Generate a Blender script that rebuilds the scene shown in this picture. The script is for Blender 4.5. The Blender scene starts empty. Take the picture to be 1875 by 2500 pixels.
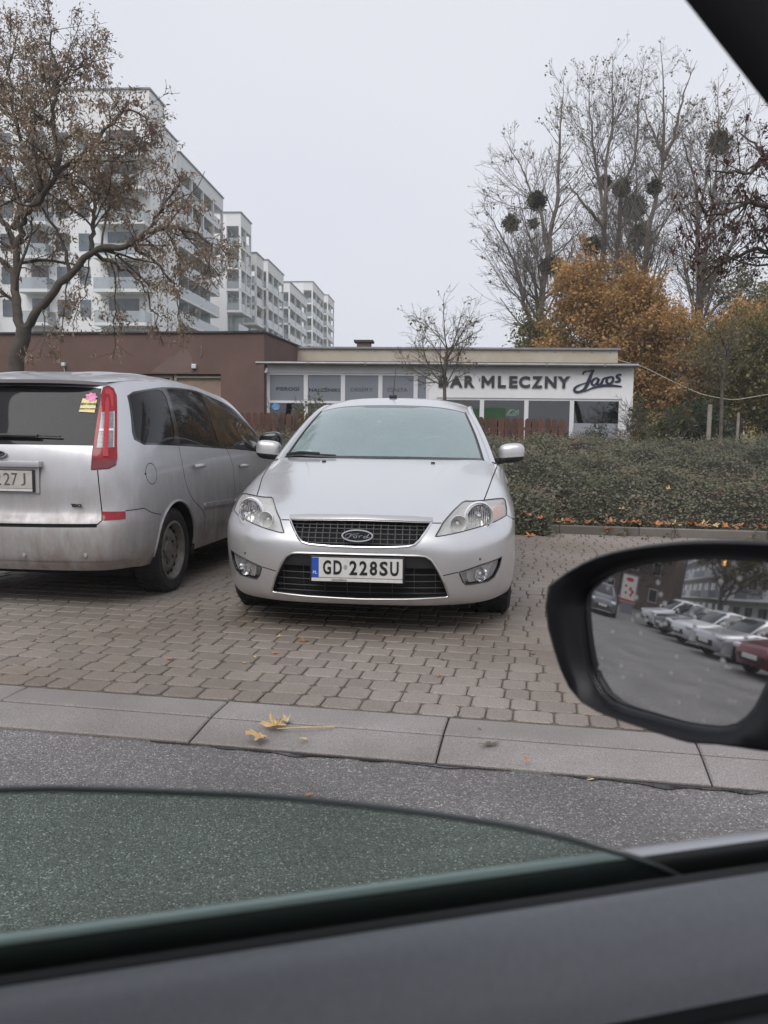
import bpy, bmesh, math, random
import numpy as np
from mathutils import Vector, Matrix
from mathutils.geometry import delaunay_2d_cdt
random.seed(7); rng = np.random.default_rng(11)
S = bpy.context.scene; COL = S.collection; R = math.radians

# ------------------------------------------------------------------ camera, sky, sun, exposure
CAM_H = 1.21
cd = bpy.data.cameras.new('camera'); cam = bpy.data.objects.new('camera', cd); COL.objects.link(cam)
cd.sensor_fit = 'VERTICAL'; cd.sensor_height = 36.0; cd.sensor_width = 27.0
cd.lens = 2090.0/2500.0*36.0; cd.clip_start = 0.02; cd.clip_end = 3000
cd.dof.use_dof = True; cd.dof.focus_distance = 6.0; cd.dof.aperture_fstop = 8.5
_p, _r = R(5.46), R(0.64)
fw = Vector((0, math.cos(_p), -math.sin(_p))); rt = Vector((1, 0, 0)); up = rt.cross(fw)
Rc = rt*math.cos(_r) + up*math.sin(_r); Uc = -rt*math.sin(_r) + up*math.cos(_r)
m = Matrix.Identity(4)
for i in range(3): m[i][0] = Rc[i]; m[i][1] = Uc[i]; m[i][2] = -fw[i]; m[i][3] = (0, 0, CAM_H)[i]
cam.matrix_world = m; S.camera = cam

SUN_EL, SUN_AZ = R(52), R(205)
world = bpy.data.worlds.new('World'); S.world = world; world.use_nodes = True
wn = world.node_tree.nodes; wl = world.node_tree.links; wn.clear()
wo = wn.new('ShaderNodeOutputWorld'); bg = wn.new('ShaderNodeBackground'); sky = wn.new('ShaderNodeTexSky')
sky.sky_type = 'NISHITA'; sky.sun_disc = False; sky.sun_elevation = SUN_EL; sky.sun_rotation = SUN_AZ
# closed cloud cover: an even grey-lilac layer with very soft large patches over the clear sky
tc = wn.new('ShaderNodeTexCoord'); nz = wn.new('ShaderNodeTexNoise'); nz.inputs['Scale'].default_value = 1.6; nz.inputs['Detail'].default_value = 2
rp = wn.new('ShaderNodeValToRGB'); rp.color_ramp.elements[0].color = (7.35, 7.6, 8.5, 1); rp.color_ramp.elements[1].color = (8.1, 8.25, 8.9, 1)
rp.color_ramp.elements[0].position = .35; rp.color_ramp.elements[1].position = .7
mx = wn.new('ShaderNodeMixRGB'); mx.inputs[0].default_value = 0.96
wl.new(tc.outputs['Generated'], nz.inputs['Vector']); wl.new(nz.outputs[0], rp.inputs[0])
wl.new(sky.outputs[0], mx.inputs[1]); wl.new(rp.outputs[0], mx.inputs[2]); wl.new(mx.outputs[0], bg.inputs[0])
bg.inputs[1].default_value = 0.074; wl.new(bg.outputs[0], wo.inputs[0])
sd = bpy.data.lights.new('sun', 'SUN'); sun = bpy.data.objects.new('sun', sd); COL.objects.link(sun)
sd.energy = 1.4; sd.angle = R(45); sd.color = (1.0, .965, .93)
sdir = Vector((math.sin(SUN_AZ)*math.cos(SUN_EL), math.cos(SUN_AZ)*math.cos(SUN_EL), math.sin(SUN_EL)))
sun.rotation_euler = sdir.to_track_quat('Z', 'Y').to_euler(); sun.location = (0, 0, 40)
S.view_settings.view_transform = 'Standard'; S.view_settings.look = 'None'; S.view_settings.gamma = 1
S.view_settings.use_curve_mapping = False; S.view_settings.exposure = 0.46
S.render.engine = 'CYCLES'; S.cycles.max_bounces = 8; S.cycles.transparent_max_bounces = 16; S.cycles.caustics_reflective = False; S.cycles.caustics_refractive = False

# ------------------------------------------------------------------ object helpers
def tag(o, label=None, cat=None, group=None, kind=None):
    if label: o['label'] = label
    if cat: o['category'] = cat
    if group: o['group'] = group
    if kind: o['kind'] = kind
    return o
def link(o, parent=None):
    COL.objects.link(o)
    if parent is not None: o.parent = parent
    return o
def empty(name, loc=(0, 0, 0), rz=0.0, label=None, cat=None, group=None):
    o = bpy.data.objects.new(name, None); o.location = loc; o.rotation_euler = (0, 0, rz); o.empty_display_size = .2
    link(o); return tag(o, label, cat, group)
def mesh_np(name, V, F, mat, smooth=False):
    """numpy mesh: V (n,3); F (m,k) one face size"""
    V = np.asarray(V, np.float32); F = np.asarray(F, np.int32); me = bpy.data.meshes.new(name)
    me.vertices.add(len(V)); me.vertices.foreach_set('co', V.ravel())
    k = F.shape[1]; me.loops.add(F.size); me.loops.foreach_set('vertex_index', F.ravel())
    me.polygons.add(len(F)); me.polygons.foreach_set('loop_start', np.arange(0, F.size, k, dtype=np.int32))
    try: me.polygons.foreach_set('loop_total', np.full(len(F), k, np.int32))
    except Exception: pass
    if smooth: me.polygons.foreach_set('use_smooth', np.ones(len(F), bool))
    me.update(calc_edges=True); me.validate()
    if mat: me.materials.append(mat)
    return me
def obj_np(name, V, F, mat, parent=None, smooth=False, loc=None):
    o = bpy.data.objects.new(name, mesh_np(name, V, F, mat, smooth))
    if loc is not None: o.location = loc
    return link(o, parent)
class MB:
    """collects boxes, tubes, prisms... into one mesh"""
    def __init__(s): s.V = []; s.F = []; s.n = 0
    def add(s, V, F):
        s.V += [tuple(map(float, v)) for v in V]; s.F += [tuple(int(i)+s.n for i in f) for f in F]; s.n = len(s.V); return s
    def box(s, a, b, bev=0.0, M=None):
        x0, y0, z0 = a; x1, y1, z1 = b
        if bev > 0:
            bm = bmesh.new(); bmesh.ops.create_cube(bm, size=1)
            for v in bm.verts: v.co = ((x0+x1)/2+v.co.x*(x1-x0), (y0+y1)/2+v.co.y*(y1-y0), (z0+z1)/2+v.co.z*(z1-z0))
            bmesh.ops.bevel(bm, geom=bm.edges[:], offset=bev, segments=2, affect='EDGES', profile=.6)
            V = [v.co.copy() for v in bm.verts]; bm.verts.index_update(); F = [[v.index for v in f.verts] for f in bm.faces]; bm.free()
        else:
            V = [(x0,y0,z0),(x1,y0,z0),(x1,y1,z0),(x0,y1,z0),(x0,y0,z1),(x1,y0,z1),(x1,y1,z1),(x0,y1,z1)]
            F = [(0,3,2,1),(4,5,6,7),(0,1,5,4),(1,2,6,5),(2,3,7,6),(3,0,4,7)]
        if M is not None: V = [M @ Vector(v) for v in V]
        return s.add(V, F)
    def tube(s, pts, r, n=8, closed=False, cap=True):
        pts = np.asarray(pts, float); m = len(pts); r = np.broadcast_to(np.asarray(r, float), (m,))
        if closed: t = np.roll(pts, -1, 0)-np.roll(pts, 1, 0)
        else: t = np.gradient(pts, axis=0)
        t /= np.maximum(np.linalg.norm(t, axis=1, keepdims=True), 1e-9)
        ref = np.array((0, 0, 1.0)); 
        if abs(t[:, 2]).mean() > .8: ref = np.array((1.0, 0, 0))
        a = np.cross(t, ref); bad = np.linalg.norm(a, axis=1) < 1e-3; a[bad] = np.cross(t[bad], (0, 1.0, .1)); a /= np.linalg.norm(a, axis=1, keepdims=True); b = np.cross(t, a)
        th = np.linspace(0, 2*np.pi, n, endpoint=False)
        V = (pts[:, None]+r[:, None, None]*(a[:, None]*np.cos(th)[None, :, None]+b[:, None]*np.sin(th)[None, :, None])).reshape(-1, 3)
        F = []
        for i in range(m if closed else m-1):
            j = (i+1) % m
            for k in range(n): F.append((i*n+k, i*n+(k+1) % n, j*n+(k+1) % n, j*n+k))
        if cap and not closed: F.append(tuple(range(n-1, -1, -1))); F.append(tuple((m-1)*n+k for k in range(n)))
        return s.add(V, F)
    def lathe(s, prof, n=32, M=None):
        """prof: (radius, axial) revolved about local x axis"""
        V = []; F = []; m = len(prof)
        for k in range(n):
            a = 2*math.pi*k/n
            for (r, x) in prof: V.append((x, r*math.cos(a), r*math.sin(a)))
        for k in range(n):
            for i in range(m-1): F.append((k*m+i, k*m+i+1, ((k+1) % n)*m+i+1, ((k+1) % n)*m+i))
        if M is not None: V = [M @ Vector(v) for v in V]
        return s.add(V, F)
    def prism(s, poly, y0, y1, M=None):
        """polygon in (x,z) pulled along y"""
        n = len(poly); V = [(x, y0, z) for x, z in poly]+[(x, y1, z) for x, z in poly]
        F = [tuple(range(n)), tuple(range(2*n-1, n-1, -1))]+[(i, n+i, n+(i+1) % n, (i+1) % n) for i in range(n)]
        if M is not None: V = [M @ Vector(v) for v in V]
        return s.add(V, F)
    def strip(s, A, B):
        n = s.n; m = len(A); s.add(list(A)+list(B), [(i, i+1, m+i+1, m+i) for i in range(m-1)]); return s
    def build(s, name, mat, parent=None, smooth=False, bevel=0.0, angle=40):
        me = bpy.data.meshes.new(name); me.from_pydata(s.V, [], s.F); me.validate(); me.update()
        bm = bmesh.new(); bm.from_mesh(me)
        bmesh.ops.recalc_face_normals(bm, faces=bm.faces[:]); bm.to_mesh(me); bm.free()
        if mat: me.materials.append(mat)
        if smooth:
            me.polygons.foreach_set('use_smooth', np.ones(len(me.polygons), bool))
            try: me.set_sharp_from_angle(angle=R(angle))
            except Exception: pass
        o = bpy.data.objects.new(name, me)
        return link(o, parent)
def reuse(o, name, parent, loc=None, rot=None, scale=None):
    c = o.copy(); c.name = name; link(c, parent)
    if loc is not None: c.location = loc
    if rot is not None: c.rotation_euler = rot
    if scale is not None: c.scale = scale
    return c
def copy_tree(o, parent=None):
    c = o.copy(); COL.objects.link(c); c.parent = parent
    for ch in list(o.children): copy_tree(ch, c)
    return c
_txt = {}
def text_mesh(body, size, bold=0.0, depth=0.004, space=1.0, align='CENTER', sx=1.0, mat=None, name='lettering', parent=None):
    """flat lettering in the local xz plane, facing -y"""
    cu = bpy.data.curves.new('t', 'FONT'); cu.body = body; cu.size = size; cu.offset = bold; cu.extrude = depth; cu.space_character = space
    cu.align_x = align; cu.resolution_u = 3
    to = bpy.data.objects.new('t', cu); COL.objects.link(to); bpy.context.view_layer.update()
    me = bpy.data.meshes.new_from_object(to); bpy.data.objects.remove(to); bpy.data.curves.remove(cu)
    me.transform(Matrix(((sx, 0, 0, 0), (0, 0, -1, 0), (0, 1, 0, 0), (0, 0, 0, 1)))); me.name = name
    me.materials.clear()
    if mat: me.materials.append(mat)
    return link(bpy.data.objects.new(name, me), parent)
def mesh_size(o):
    v = np.array([x.co[:] for x in o.data.vertices]); return v.min(0), v.max(0)
def fit_text(o, x0, x1, z0, z1, y):
    """scale and move lettering into a box of its parent's space"""
    a, b = mesh_size(o); sx = (x1-x0)/(b[0]-a[0]); sz = (z1-z0)/(b[2]-a[2])
    o.scale = (sx, 1, sz); o.location = (x0-a[0]*sx, y, z0-a[2]*sz); return o

# ------------------------------------------------------------------ spline surface patches
class Patch:
    """C2 bicubic surface through a grid of points: rows v, columns u (mirrored to u<0)"""
    def __init__(s, G, mirror=True):
        G = np.array(G, float)
        if mirror:
            L = G[:, :0:-1].copy(); L[:, :, 0] *= -1; G = np.concatenate([L, G], 1); s.u0 = -(G.shape[1]//2)
        else: s.u0 = 0
        s.G = G; s.nr, s.nc = G.shape[:2]; s.Mv = s.mat(s.nr); s.Mu = s.mat(s.nc); s.u1 = s.u0+s.nc-1
    @staticmethod
    def mat(n):
        A = np.zeros((n, n)); B = np.zeros((n, n)); A[0, 0] = A[-1, -1] = 1
        for i in range(1, n-1): A[i, i-1:i+2] = (1, 4, 1); B[i, i-1:i+2] = (6, -12, 6)
        return np.linalg.solve(A, B)
    @staticmethod
    def wts(t, n, M):
        i = np.clip(np.floor(t).astype(int), 0, n-2); b = t-i; a = 1-b
        W = np.zeros((len(t), n)); k = np.arange(len(t)); W[k, i] += a; W[k, i+1] += b
        return W+((a**3-a)/6)[:, None]*M[i]+((b**3-b)/6)[:, None]*M[i+1]
    def __call__(s, uv):
        uv = np.asarray(uv, float).reshape(-1, 2)
        return np.einsum('ni,ijk,nj->nk', s.wts(uv[:, 1], s.nr, s.Mv), s.G, s.wts(uv[:, 0]-s.u0, s.nc, s.Mu), optimize=True)
    def der(s, uv, e=1e-3):
        uv = np.asarray(uv, float).reshape(-1, 2); lo = np.array((s.u0, 0.)); hi = np.array((s.u1, s.nr-1.))
        r = []
        for d in ((e, 0), (0, e)):
            p = np.clip(uv+d, lo, hi); q = np.clip(uv-d, lo, hi); w = (p-q)[:, 0]+(p-q)[:, 1]
            r.append((s(p)-s(q))/w[:, None])
        return r
    def nrm(s, uv):
        a, b = s.der(uv); n = np.cross(a, b); L = np.linalg.norm(n, axis=1, keepdims=True); return n/np.maximum(L, 1e-9)
def inside(P, poly):
    x, y = P[:, 0], P[:, 1]; poly = np.asarray(poly); r = np.zeros(len(P), bool); j = len(poly)-1
    for i in range(len(poly)):
        xi, yi = poly[i]; xj, yj = poly[j]
        c = ((yi > y) != (yj > y)) & (x < (xj-xi)*(y-yi)/((yj-yi) if yj != yi else 1e-12)+xi); r ^= c; j = i
    return r
def dense(poly, step, closed=True):
    out = []; n = len(poly)
    for i in range(n if closed else n-1):
        a = np.array(poly[i], float); b = np.array(poly[(i+1) % n], float); k = max(1, int(np.ceil(np.linalg.norm((b-a))/step)))
        out += [tuple(a+(b-a)*t/k) for t in range(k)]
    if not closed: out.append(tuple(poly[-1]))
    return out
def rounded(poly, r=.25, k=3):
    """round the corners of a polygon in parameter space"""
    out = []; n = len(poly); P = np.array(poly, float)
    for i in range(n):
        a, b, c = P[i-1], P[i], P[(i+1) % n]
        p = b+(a-b)*r*min(1, 1); q = b+(c-b)*r
        p = b+(a-b)*min(r, .45); q = b+(c-b)*min(r, .45)
        for t in np.linspace(0, 1, k): out.append(tuple((1-t)**2*p+2*t*(1-t)*b+t*t*q))
    return out
def flip(poly): return [(-u, v) for u, v in poly][::-1]
def band(P, line, w):
    """polygon round a line on patch P, half width w metres on the surface"""
    L = np.array(dense(line, .12, False)); a, b = P.der(L); t = np.gradient(L, axis=0)
    E = (a*a).sum(1); Fm = (a*b).sum(1); G = (b*b).sum(1)
    T = a*t[:, :1]+b*t[:, 1:]; n3 = np.cross(P.nrm(L), T); n3 /= np.linalg.norm(n3, axis=1, keepdims=True)
    r1 = (n3*a).sum(1); r2 = (n3*b).sum(1); D = E*G-Fm*Fm; D = np.where(abs(D) < 1e-9, 1e-9, D)
    d = np.stack([(G*r1-Fm*r2)/D, (E*r2-Fm*r1)/D], 1)*w
    return [tuple(x) for x in L+d]+[tuple(x) for x in (L-d)[::-1]]
class Panels:
    """one patch cut along outlines; piece(...) turns a region into a mesh"""
    def __init__(s, P, outlines, step=.2, lim=None, flipn=False):
        s.P = P; s.flipn = flipn; u0, u1, v0, v1 = lim or (P.u0, P.u1, 0, P.nr-1)
        V = []; Ed = []
        def loop(pl):
            n = len(V); k = len(pl); V.extend([Vector(p) for p in pl]); Ed.extend([(n+i, n+(i+1) % k) for i in range(k)])
        loop(dense([(u0, v0), (u1, v0), (u1, v1), (u0, v1)], step))
        for pl in outlines: loop([(min(max(p[0], u0), u1), min(max(p[1], v0), v1)) for p in dense(pl, step)])
        for u in np.arange(u0, u1+1e-6, step):
            for v in np.arange(v0, v1+1e-6, step): V.append(Vector((u+1e-4*math.sin(7*v), v)))
        r = delaunay_2d_cdt(V, Ed, [], 0, 1e-5)
        s.V = np.array([v[:] for v in r[0]]); s.F = np.array([f for f in r[2] if len(f) == 3], int)
        s.C = s.V[s.F].mean(1); s.N = P.nrm(s.V)*(-1 if flipn else 1); s.X = P(s.V)
    def mask(s, inc=None, exc=()):
        m = np.ones(len(s.F), bool) if inc is None else np.zeros(len(s.F), bool)
        for p in (inc or ()): m |= inside(s.C, p)
        for p in exc: m &= ~inside(s.C, p)
        return m
    def piece(s, name, mat, parent, inc=None, exc=(), off=0.0, thick=0.0, test=None):
        m = s.mask(inc, exc)
        if test is not None: m &= test(s.X[s.F].mean(1))
        F = s.F[m]
        if len(F) == 0: return None
        ids, inv = np.unique(F, return_inverse=True); F = inv.reshape(-1, 3)
        N = s.N[ids]; X = s.X[ids]+N*off
        if s.flipn: F = F[:, ::-1]
        V = X; nn = N
        if thick:
            e = np.sort(np.concatenate([F[:, [0, 1]], F[:, [1, 2]], F[:, [2, 0]]]), 1)
            e0 = np.concatenate([F[:, [0, 1]], F[:, [1, 2]], F[:, [2, 0]]]); u_, ix, ct = np.unique(e, axis=0, return_index=True, return_counts=True)
            be = e0[ix[ct == 1]]; n = len(X); V = np.concatenate([X, X[:], X-N*thick])
            Q = np.concatenate([np.stack([be[:, 1]+n, be[:, 0]+n, be[:, 0]+2*n], 1), np.stack([be[:, 1]+n, be[:, 0]+2*n, be[:, 1]+2*n], 1)])
            me = mesh_np(name, V, np.concatenate([F, Q]), mat, True); nn = np.concatenate([N, np.zeros_like(N), np.zeros_like(N)])
        else: me = mesh_np(name, V, F, mat, True)
        try: me.normals_split_custom_set_from_vertices([tuple(x) for x in nn.astype(float)])
        except Exception: pass
        return link(bpy.data.objects.new(name, me), parent)
    def line(s, pl, off=0.0, closed=True, step=.1):
        q = np.array(dense(pl, step, closed)); return s.P(q)+s.P.nrm(q)*(-1 if s.flipn else 1)*off
def mirror_obj(o, name=None):
    """mirrored twin (x -> -x) with its own mesh"""
    me = o.data.copy(); me.transform(Matrix.Scale(-1, 4, (1, 0, 0))); me.flip_normals()
    c = bpy.data.objects.new(name or o.name.split('.')[0], me); c.location = (-o.location.x, o.location.y, o.location.z); return link(c, o.parent)
# ------------------------------------------------------------------ materials
def mat(name, col=(.5, .5, .5), rough=.6, metal=0.0, coat=0.0, spec=.5, var=0.0, vscale=5.0, bump=0.0, bscale=40.0, col2=None, detail=4, coord='Object', rand=0.0, sheen=0):
    m = bpy.data.materials.new(name); m.use_nodes = True; nt = m.node_tree; b = nt.nodes['Principled BSDF']; L = nt.links
    b.inputs['Base Color'].default_value = (*col, 1); b.inputs['Roughness'].default_value = rough; b.inputs['Metallic'].default_value = metal
    b.inputs['Coat Weight'].default_value = coat; b.inputs['Coat Roughness'].default_value = .06; b.inputs['Specular IOR Level'].default_value = spec
    t = nt.nodes.new('ShaderNodeTexCoord'); out = None
    if var > 0 or col2:
        n = nt.nodes.new('ShaderNodeTexNoise'); n.inputs['Scale'].default_value = vscale; n.inputs['Detail'].default_value = detail; n.inputs['Roughness'].default_value = .65
        L.new(t.outputs[coord], n.inputs['Vector'])
        r = nt.nodes.new('ShaderNodeValToRGB'); r.color_ramp.elements[0].position = .32; r.color_ramp.elements[1].position = .68
        c2 = col2 or tuple(min(1, c*(1+var)) for c in col); c1 = col if col2 else tuple(c*(1-var) for c in col)
        r.color_ramp.elements[0].color = (*c1, 1); r.color_ramp.elements[1].color = (*c2, 1)
        L.new(n.outputs[0], r.inputs[0]); out = r.outputs[0]
    if rand > 0:
        oi = nt.nodes.new('ShaderNodeObjectInfo'); mr = nt.nodes.new('ShaderNodeMapRange'); mr.inputs[3].default_value = 1-rand; mr.inputs[4].default_value = 1+rand
        L.new(oi.outputs['Random'], mr.inputs[0]); mm = nt.nodes.new('ShaderNodeMixRGB'); mm.blend_type = 'MULTIPLY'; mm.inputs[0].default_value = 1
        if out is not None: L.new(out, mm.inputs[1])
        else: mm.inputs[1].default_value = (*col, 1)
        L.new(mr.outputs[0], mm.inputs[2]); out = mm.outputs[0]
    if out is not None: L.new(out, b.inputs['Base Color'])
    if bump > 0:
        n2 = nt.nodes.new('ShaderNodeTexNoise'); n2.inputs['Scale'].default_value = bscale; n2.inputs['Detail'].default_value = 3
        L.new(t.outputs[coord], n2.inputs['Vector']); bp = nt.nodes.new('ShaderNodeBump'); bp.inputs['Strength'].default_value = bump; bp.inputs['Distance'].default_value = .01
        L.new(n2.outputs[0], bp.inputs['Height']); L.new(bp.outputs[0], b.inputs['Normal'])
    m['out'] = 1
    return m
def glass(name, tint=(.5, .6, .6), refl=.3, rough=.02, haze=None, haze_amt=0.0, ior=1.5):
    """thin window glass: tinted see-through plus Fresnel mirror, optional film of dust and painted-on glare"""
    m = bpy.data.materials.new(name); m.use_nodes = True; nt = m.node_tree; nt.nodes.clear(); L = nt.links
    o = nt.nodes.new('ShaderNodeOutputMaterial'); tr = nt.nodes.new('ShaderNodeBsdfTransparent'); gl = nt.nodes.new('ShaderNodeBsdfGlossy'); mx = nt.nodes.new('ShaderNodeMixShader')
    tr.inputs[0].default_value = (*tint, 1); gl.inputs[0].default_value = (1, 1, 1, 1); gl.inputs['Roughness'].default_value = rough
    fr = nt.nodes.new('ShaderNodeFresnel'); fr.inputs[0].default_value = ior; ad = nt.nodes.new('ShaderNodeMath'); ad.operation = 'ADD'; ad.use_clamp = True; ad.inputs[1].default_value = refl
    L.new(fr.outputs[0], ad.inputs[0]); L.new(ad.outputs[0], mx.inputs[0]); L.new(tr.outputs[0], mx.inputs[1]); L.new(gl.outputs[0], mx.inputs[2])
    res = mx.outputs[0]
    if haze:
        df = nt.nodes.new('ShaderNodeBsdfDiffuse'); df.inputs[0].default_value = (*haze, 1); m2 = nt.nodes.new('ShaderNodeMixShader')
        t = nt.nodes.new('ShaderNodeTexCoord'); n = nt.nodes.new('ShaderNodeTexNoise'); n.inputs['Scale'].default_value = 6; n.inputs['Detail'].default_value = 5
        mr = nt.nodes.new('ShaderNodeMapRange'); mr.inputs[3].default_value = haze_amt*.9; mr.inputs[4].default_value = haze_amt*1.1
        L.new(t.outputs['Object'], n.inputs['Vector']); L.new(n.outputs[0], mr.inputs[0]); L.new(mr.outputs[0], m2.inputs[0]); L.new(res, m2.inputs[1]); L.new(df.outputs[0], m2.inputs[2]); res = m2.outputs[0]
    L.new(res, o.inputs[0]); return m
def paint(name, col, dirt=(.23, .20, .17), amt=.6, zlo=.2, zhi=.9, rough=.38, metal=.68):
    """metallic car paint with road dirt that thins out upwards and in streaks"""
    m = mat(name, col, rough, metal, coat=.8); nt = m.node_tree; L = nt.links; b = nt.nodes['Principled BSDF']
    t = nt.nodes.new('ShaderNodeTexCoord'); sp = nt.nodes.new('ShaderNodeSeparateXYZ'); L.new(t.outputs['Object'], sp.inputs[0])
    mr = nt.nodes.new('ShaderNodeMapRange'); mr.inputs[1].default_value = zlo; mr.inputs[2].default_value = zhi; mr.inputs[3].default_value = amt; mr.inputs[4].default_value = .04
    L.new(sp.outputs[2], mr.inputs[0])
    n = nt.nodes.new('ShaderNodeTexNoise'); n.inputs['Scale'].default_value = 7; n.inputs['Detail'].default_value = 7; n.inputs['Roughness'].default_value = .7
    mp = nt.nodes.new('ShaderNodeMapping'); mp.inputs['Scale'].default_value = (1.6, 1.6, .55); L.new(t.outputs['Object'], mp.inputs[0]); L.new(mp.outputs[0], n.inputs['Vector'])
    m2 = nt.nodes.new('ShaderNodeMapRange'); m2.inputs[1].default_value = .3; m2.inputs[2].default_value = .7; m2.inputs[3].default_value = .45; m2.inputs[4].default_value = 1.35; L.new(n.outputs[0], m2.inputs[0])
    mu = nt.nodes.new('ShaderNodeMath'); mu.operation = 'MULTIPLY'; mu.use_clamp = True; L.new(mr.outputs[0], mu.inputs[0]); L.new(m2.outputs[0], mu.inputs[1])
    # small dried drop marks
    vo = nt.nodes.new('ShaderNodeTexNoise'); vo.inputs['Scale'].default_value = 90; vo.inputs['Detail'].default_value = 2; L.new(t.outputs['Object'], vo.inputs['Vector'])
    m3 = nt.nodes.new('ShaderNodeMapRange'); m3.inputs[1].default_value = .62; m3.inputs[2].default_value = .72; m3.inputs[3].default_value = 0; m3.inputs[4].default_value = .22; L.new(vo.outputs[0], m3.inputs[0])
    mxx = nt.nodes.new('ShaderNodeMath'); mxx.operation = 'MAXIMUM'; L.new(mu.outputs[0], mxx.inputs[0]); L.new(m3.outputs[0], mxx.inputs[1])
    c = nt.nodes.new('ShaderNodeMixRGB'); c.inputs[1].default_value = (*col, 1); c.inputs[2].default_value = (*dirt, 1); L.new(mxx.outputs[0], c.inputs[0]); L.new(c.outputs[0], b.inputs['Base Color'])
    for nm, a, z in (('Metallic', metal, 0.0), ('Roughness', rough, .7), ('Coat Weight', .8, .1)):
        q = nt.nodes.new('ShaderNodeMapRange'); q.inputs[3].default_value = a; q.inputs[4].default_value = z; L.new(mxx.outputs[0], q.inputs[0]); L.new(q.outputs[0], b.inputs[nm])
    # fine flake / orange peel relief
    fn = nt.nodes.new('ShaderNodeTexNoise'); fn.inputs['Scale'].default_value = 260; bp = nt.nodes.new('ShaderNodeBump'); bp.inputs['Strength'].default_value = .03; bp.inputs['Distance'].default_value = .002
    L.new(t.outputs['Object'], fn.inputs['Vector']); L.new(fn.outputs[0], bp.inputs['Height']); L.new(bp.outputs[0], b.inputs['Normal'])
    return m
def leafmat(name, cols, scale=1.2, trans=.35, rough=.6):
    """foliage: hue changes leaf clump by leaf clump; light passes partly through"""
    m = bpy.data.materials.new(name); m.use_nodes = True; nt = m.node_tree; L = nt.links; nt.nodes.clear()
    o = nt.nodes.new('ShaderNodeOutputMaterial'); t = nt.nodes.new('ShaderNodeTexCoord'); n = nt.nodes.new('ShaderNodeTexNoise'); n.inputs['Scale'].default_value = scale; n.inputs['Detail'].default_value = 8; n.inputs['Roughness'].default_value = .85
    r = nt.nodes.new('ShaderNodeValToRGB'); e = r.color_ramp.elements
    while len(e) < len(cols): e.new(.5)
    for i, c in enumerate(cols): e[i].position = .3+.36*i/(len(cols)-1); e[i].color = (*c, 1)
    L.new(t.outputs['Object'], n.inputs['Vector']); L.new(n.outputs[0], r.inputs[0])
    d = nt.nodes.new('ShaderNodeBsdfDiffuse'); tl = nt.nodes.new('ShaderNodeBsdfTranslucent'); mx = nt.nodes.new('ShaderNodeMixShader'); mx.inputs[0].default_value = trans
    L.new(r.outputs[0], d.inputs[0]); L.new(r.outputs[0], tl.inputs[0]); L.new(d.outputs[0], mx.inputs[1]); L.new(tl.outputs[0], mx.inputs[2])
    g = nt.nodes.new('ShaderNodeBsdfGlossy'); g.inputs['Roughness'].default_value = .45; g.inputs[0].default_value = (.5, .5, .5, 1); m2 = nt.nodes.new('ShaderNodeMixShader'); m2.inputs[0].default_value = .06
    L.new(mx.outputs[0], m2.inputs[1]); L.new(g.outputs[0], m2.inputs[2]); L.new(m2.outputs[0], o.inputs[0]); return m
def asphalt(name):
    m = mat(name, (.10, .096, .096), .6); nt = m.node_tree; L = nt.links; b = nt.nodes['Principled BSDF']; t = nt.nodes.new('ShaderNodeTexCoord')
    v = nt.nodes.new('ShaderNodeTexVoronoi'); v.inputs['Scale'].default_value = 200; L.new(t.outputs['Object'], v.inputs['Vector'])
    sp = nt.nodes.new('ShaderNodeSeparateColor'); L.new(v.outputs['Color'], sp.inputs[0])
    r = nt.nodes.new('ShaderNodeValToRGB'); e = r.color_ramp.elements; e[0].position = 0; e[0].color = (.082, .077, .074, 1); e[1].position = .45; e[1].color = (.155, .146, .141, 1)
    for p, c in ((.78, .19), (.92, .26), (.985, .50)): q = e.new(p); q.color = (c, c*.97, c*.95, 1)
    L.new(sp.outputs[0], r.inputs[0])
    n = nt.nodes.new('ShaderNodeTexNoise'); n.inputs['Scale'].default_value = 1.1; n.inputs['Detail'].default_value = 6; L.new(t.outputs['Object'], n.inputs['Vector'])
    mr = nt.nodes.new('ShaderNodeMapRange'); mr.inputs[1].default_value = .3; mr.inputs[2].default_value = .7; mr.inputs[3].default_value = .75; mr.inputs[4].default_value = 1.3; L.new(n.outputs[0], mr.inputs[0])
    mm = nt.nodes.new('ShaderNodeMixRGB'); mm.blend_type = 'MULTIPLY'; mm.inputs[0].default_value = 1; L.new(r.outputs[0], mm.inputs[1]); L.new(mr.outputs[0], mm.inputs[2]); L.new(mm.outputs[0], b.inputs['Base Color'])
    q = nt.nodes.new('ShaderNodeMapRange'); q.inputs[3].default_value = .42; q.inputs[4].default_value = .75; L.new(n.outputs[0], q.inputs[0]); L.new(q.outputs[0], b.inputs['Roughness'])
    bp = nt.nodes.new('ShaderNodeBump'); bp.inputs['Strength'].default_value = .9; bp.inputs['Distance'].default_value = .006; bp.invert = True; L.new(v.outputs['Distance'], bp.inputs['Height']); L.new(bp.outputs[0], b.inputs['Normal'])
    return m
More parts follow.
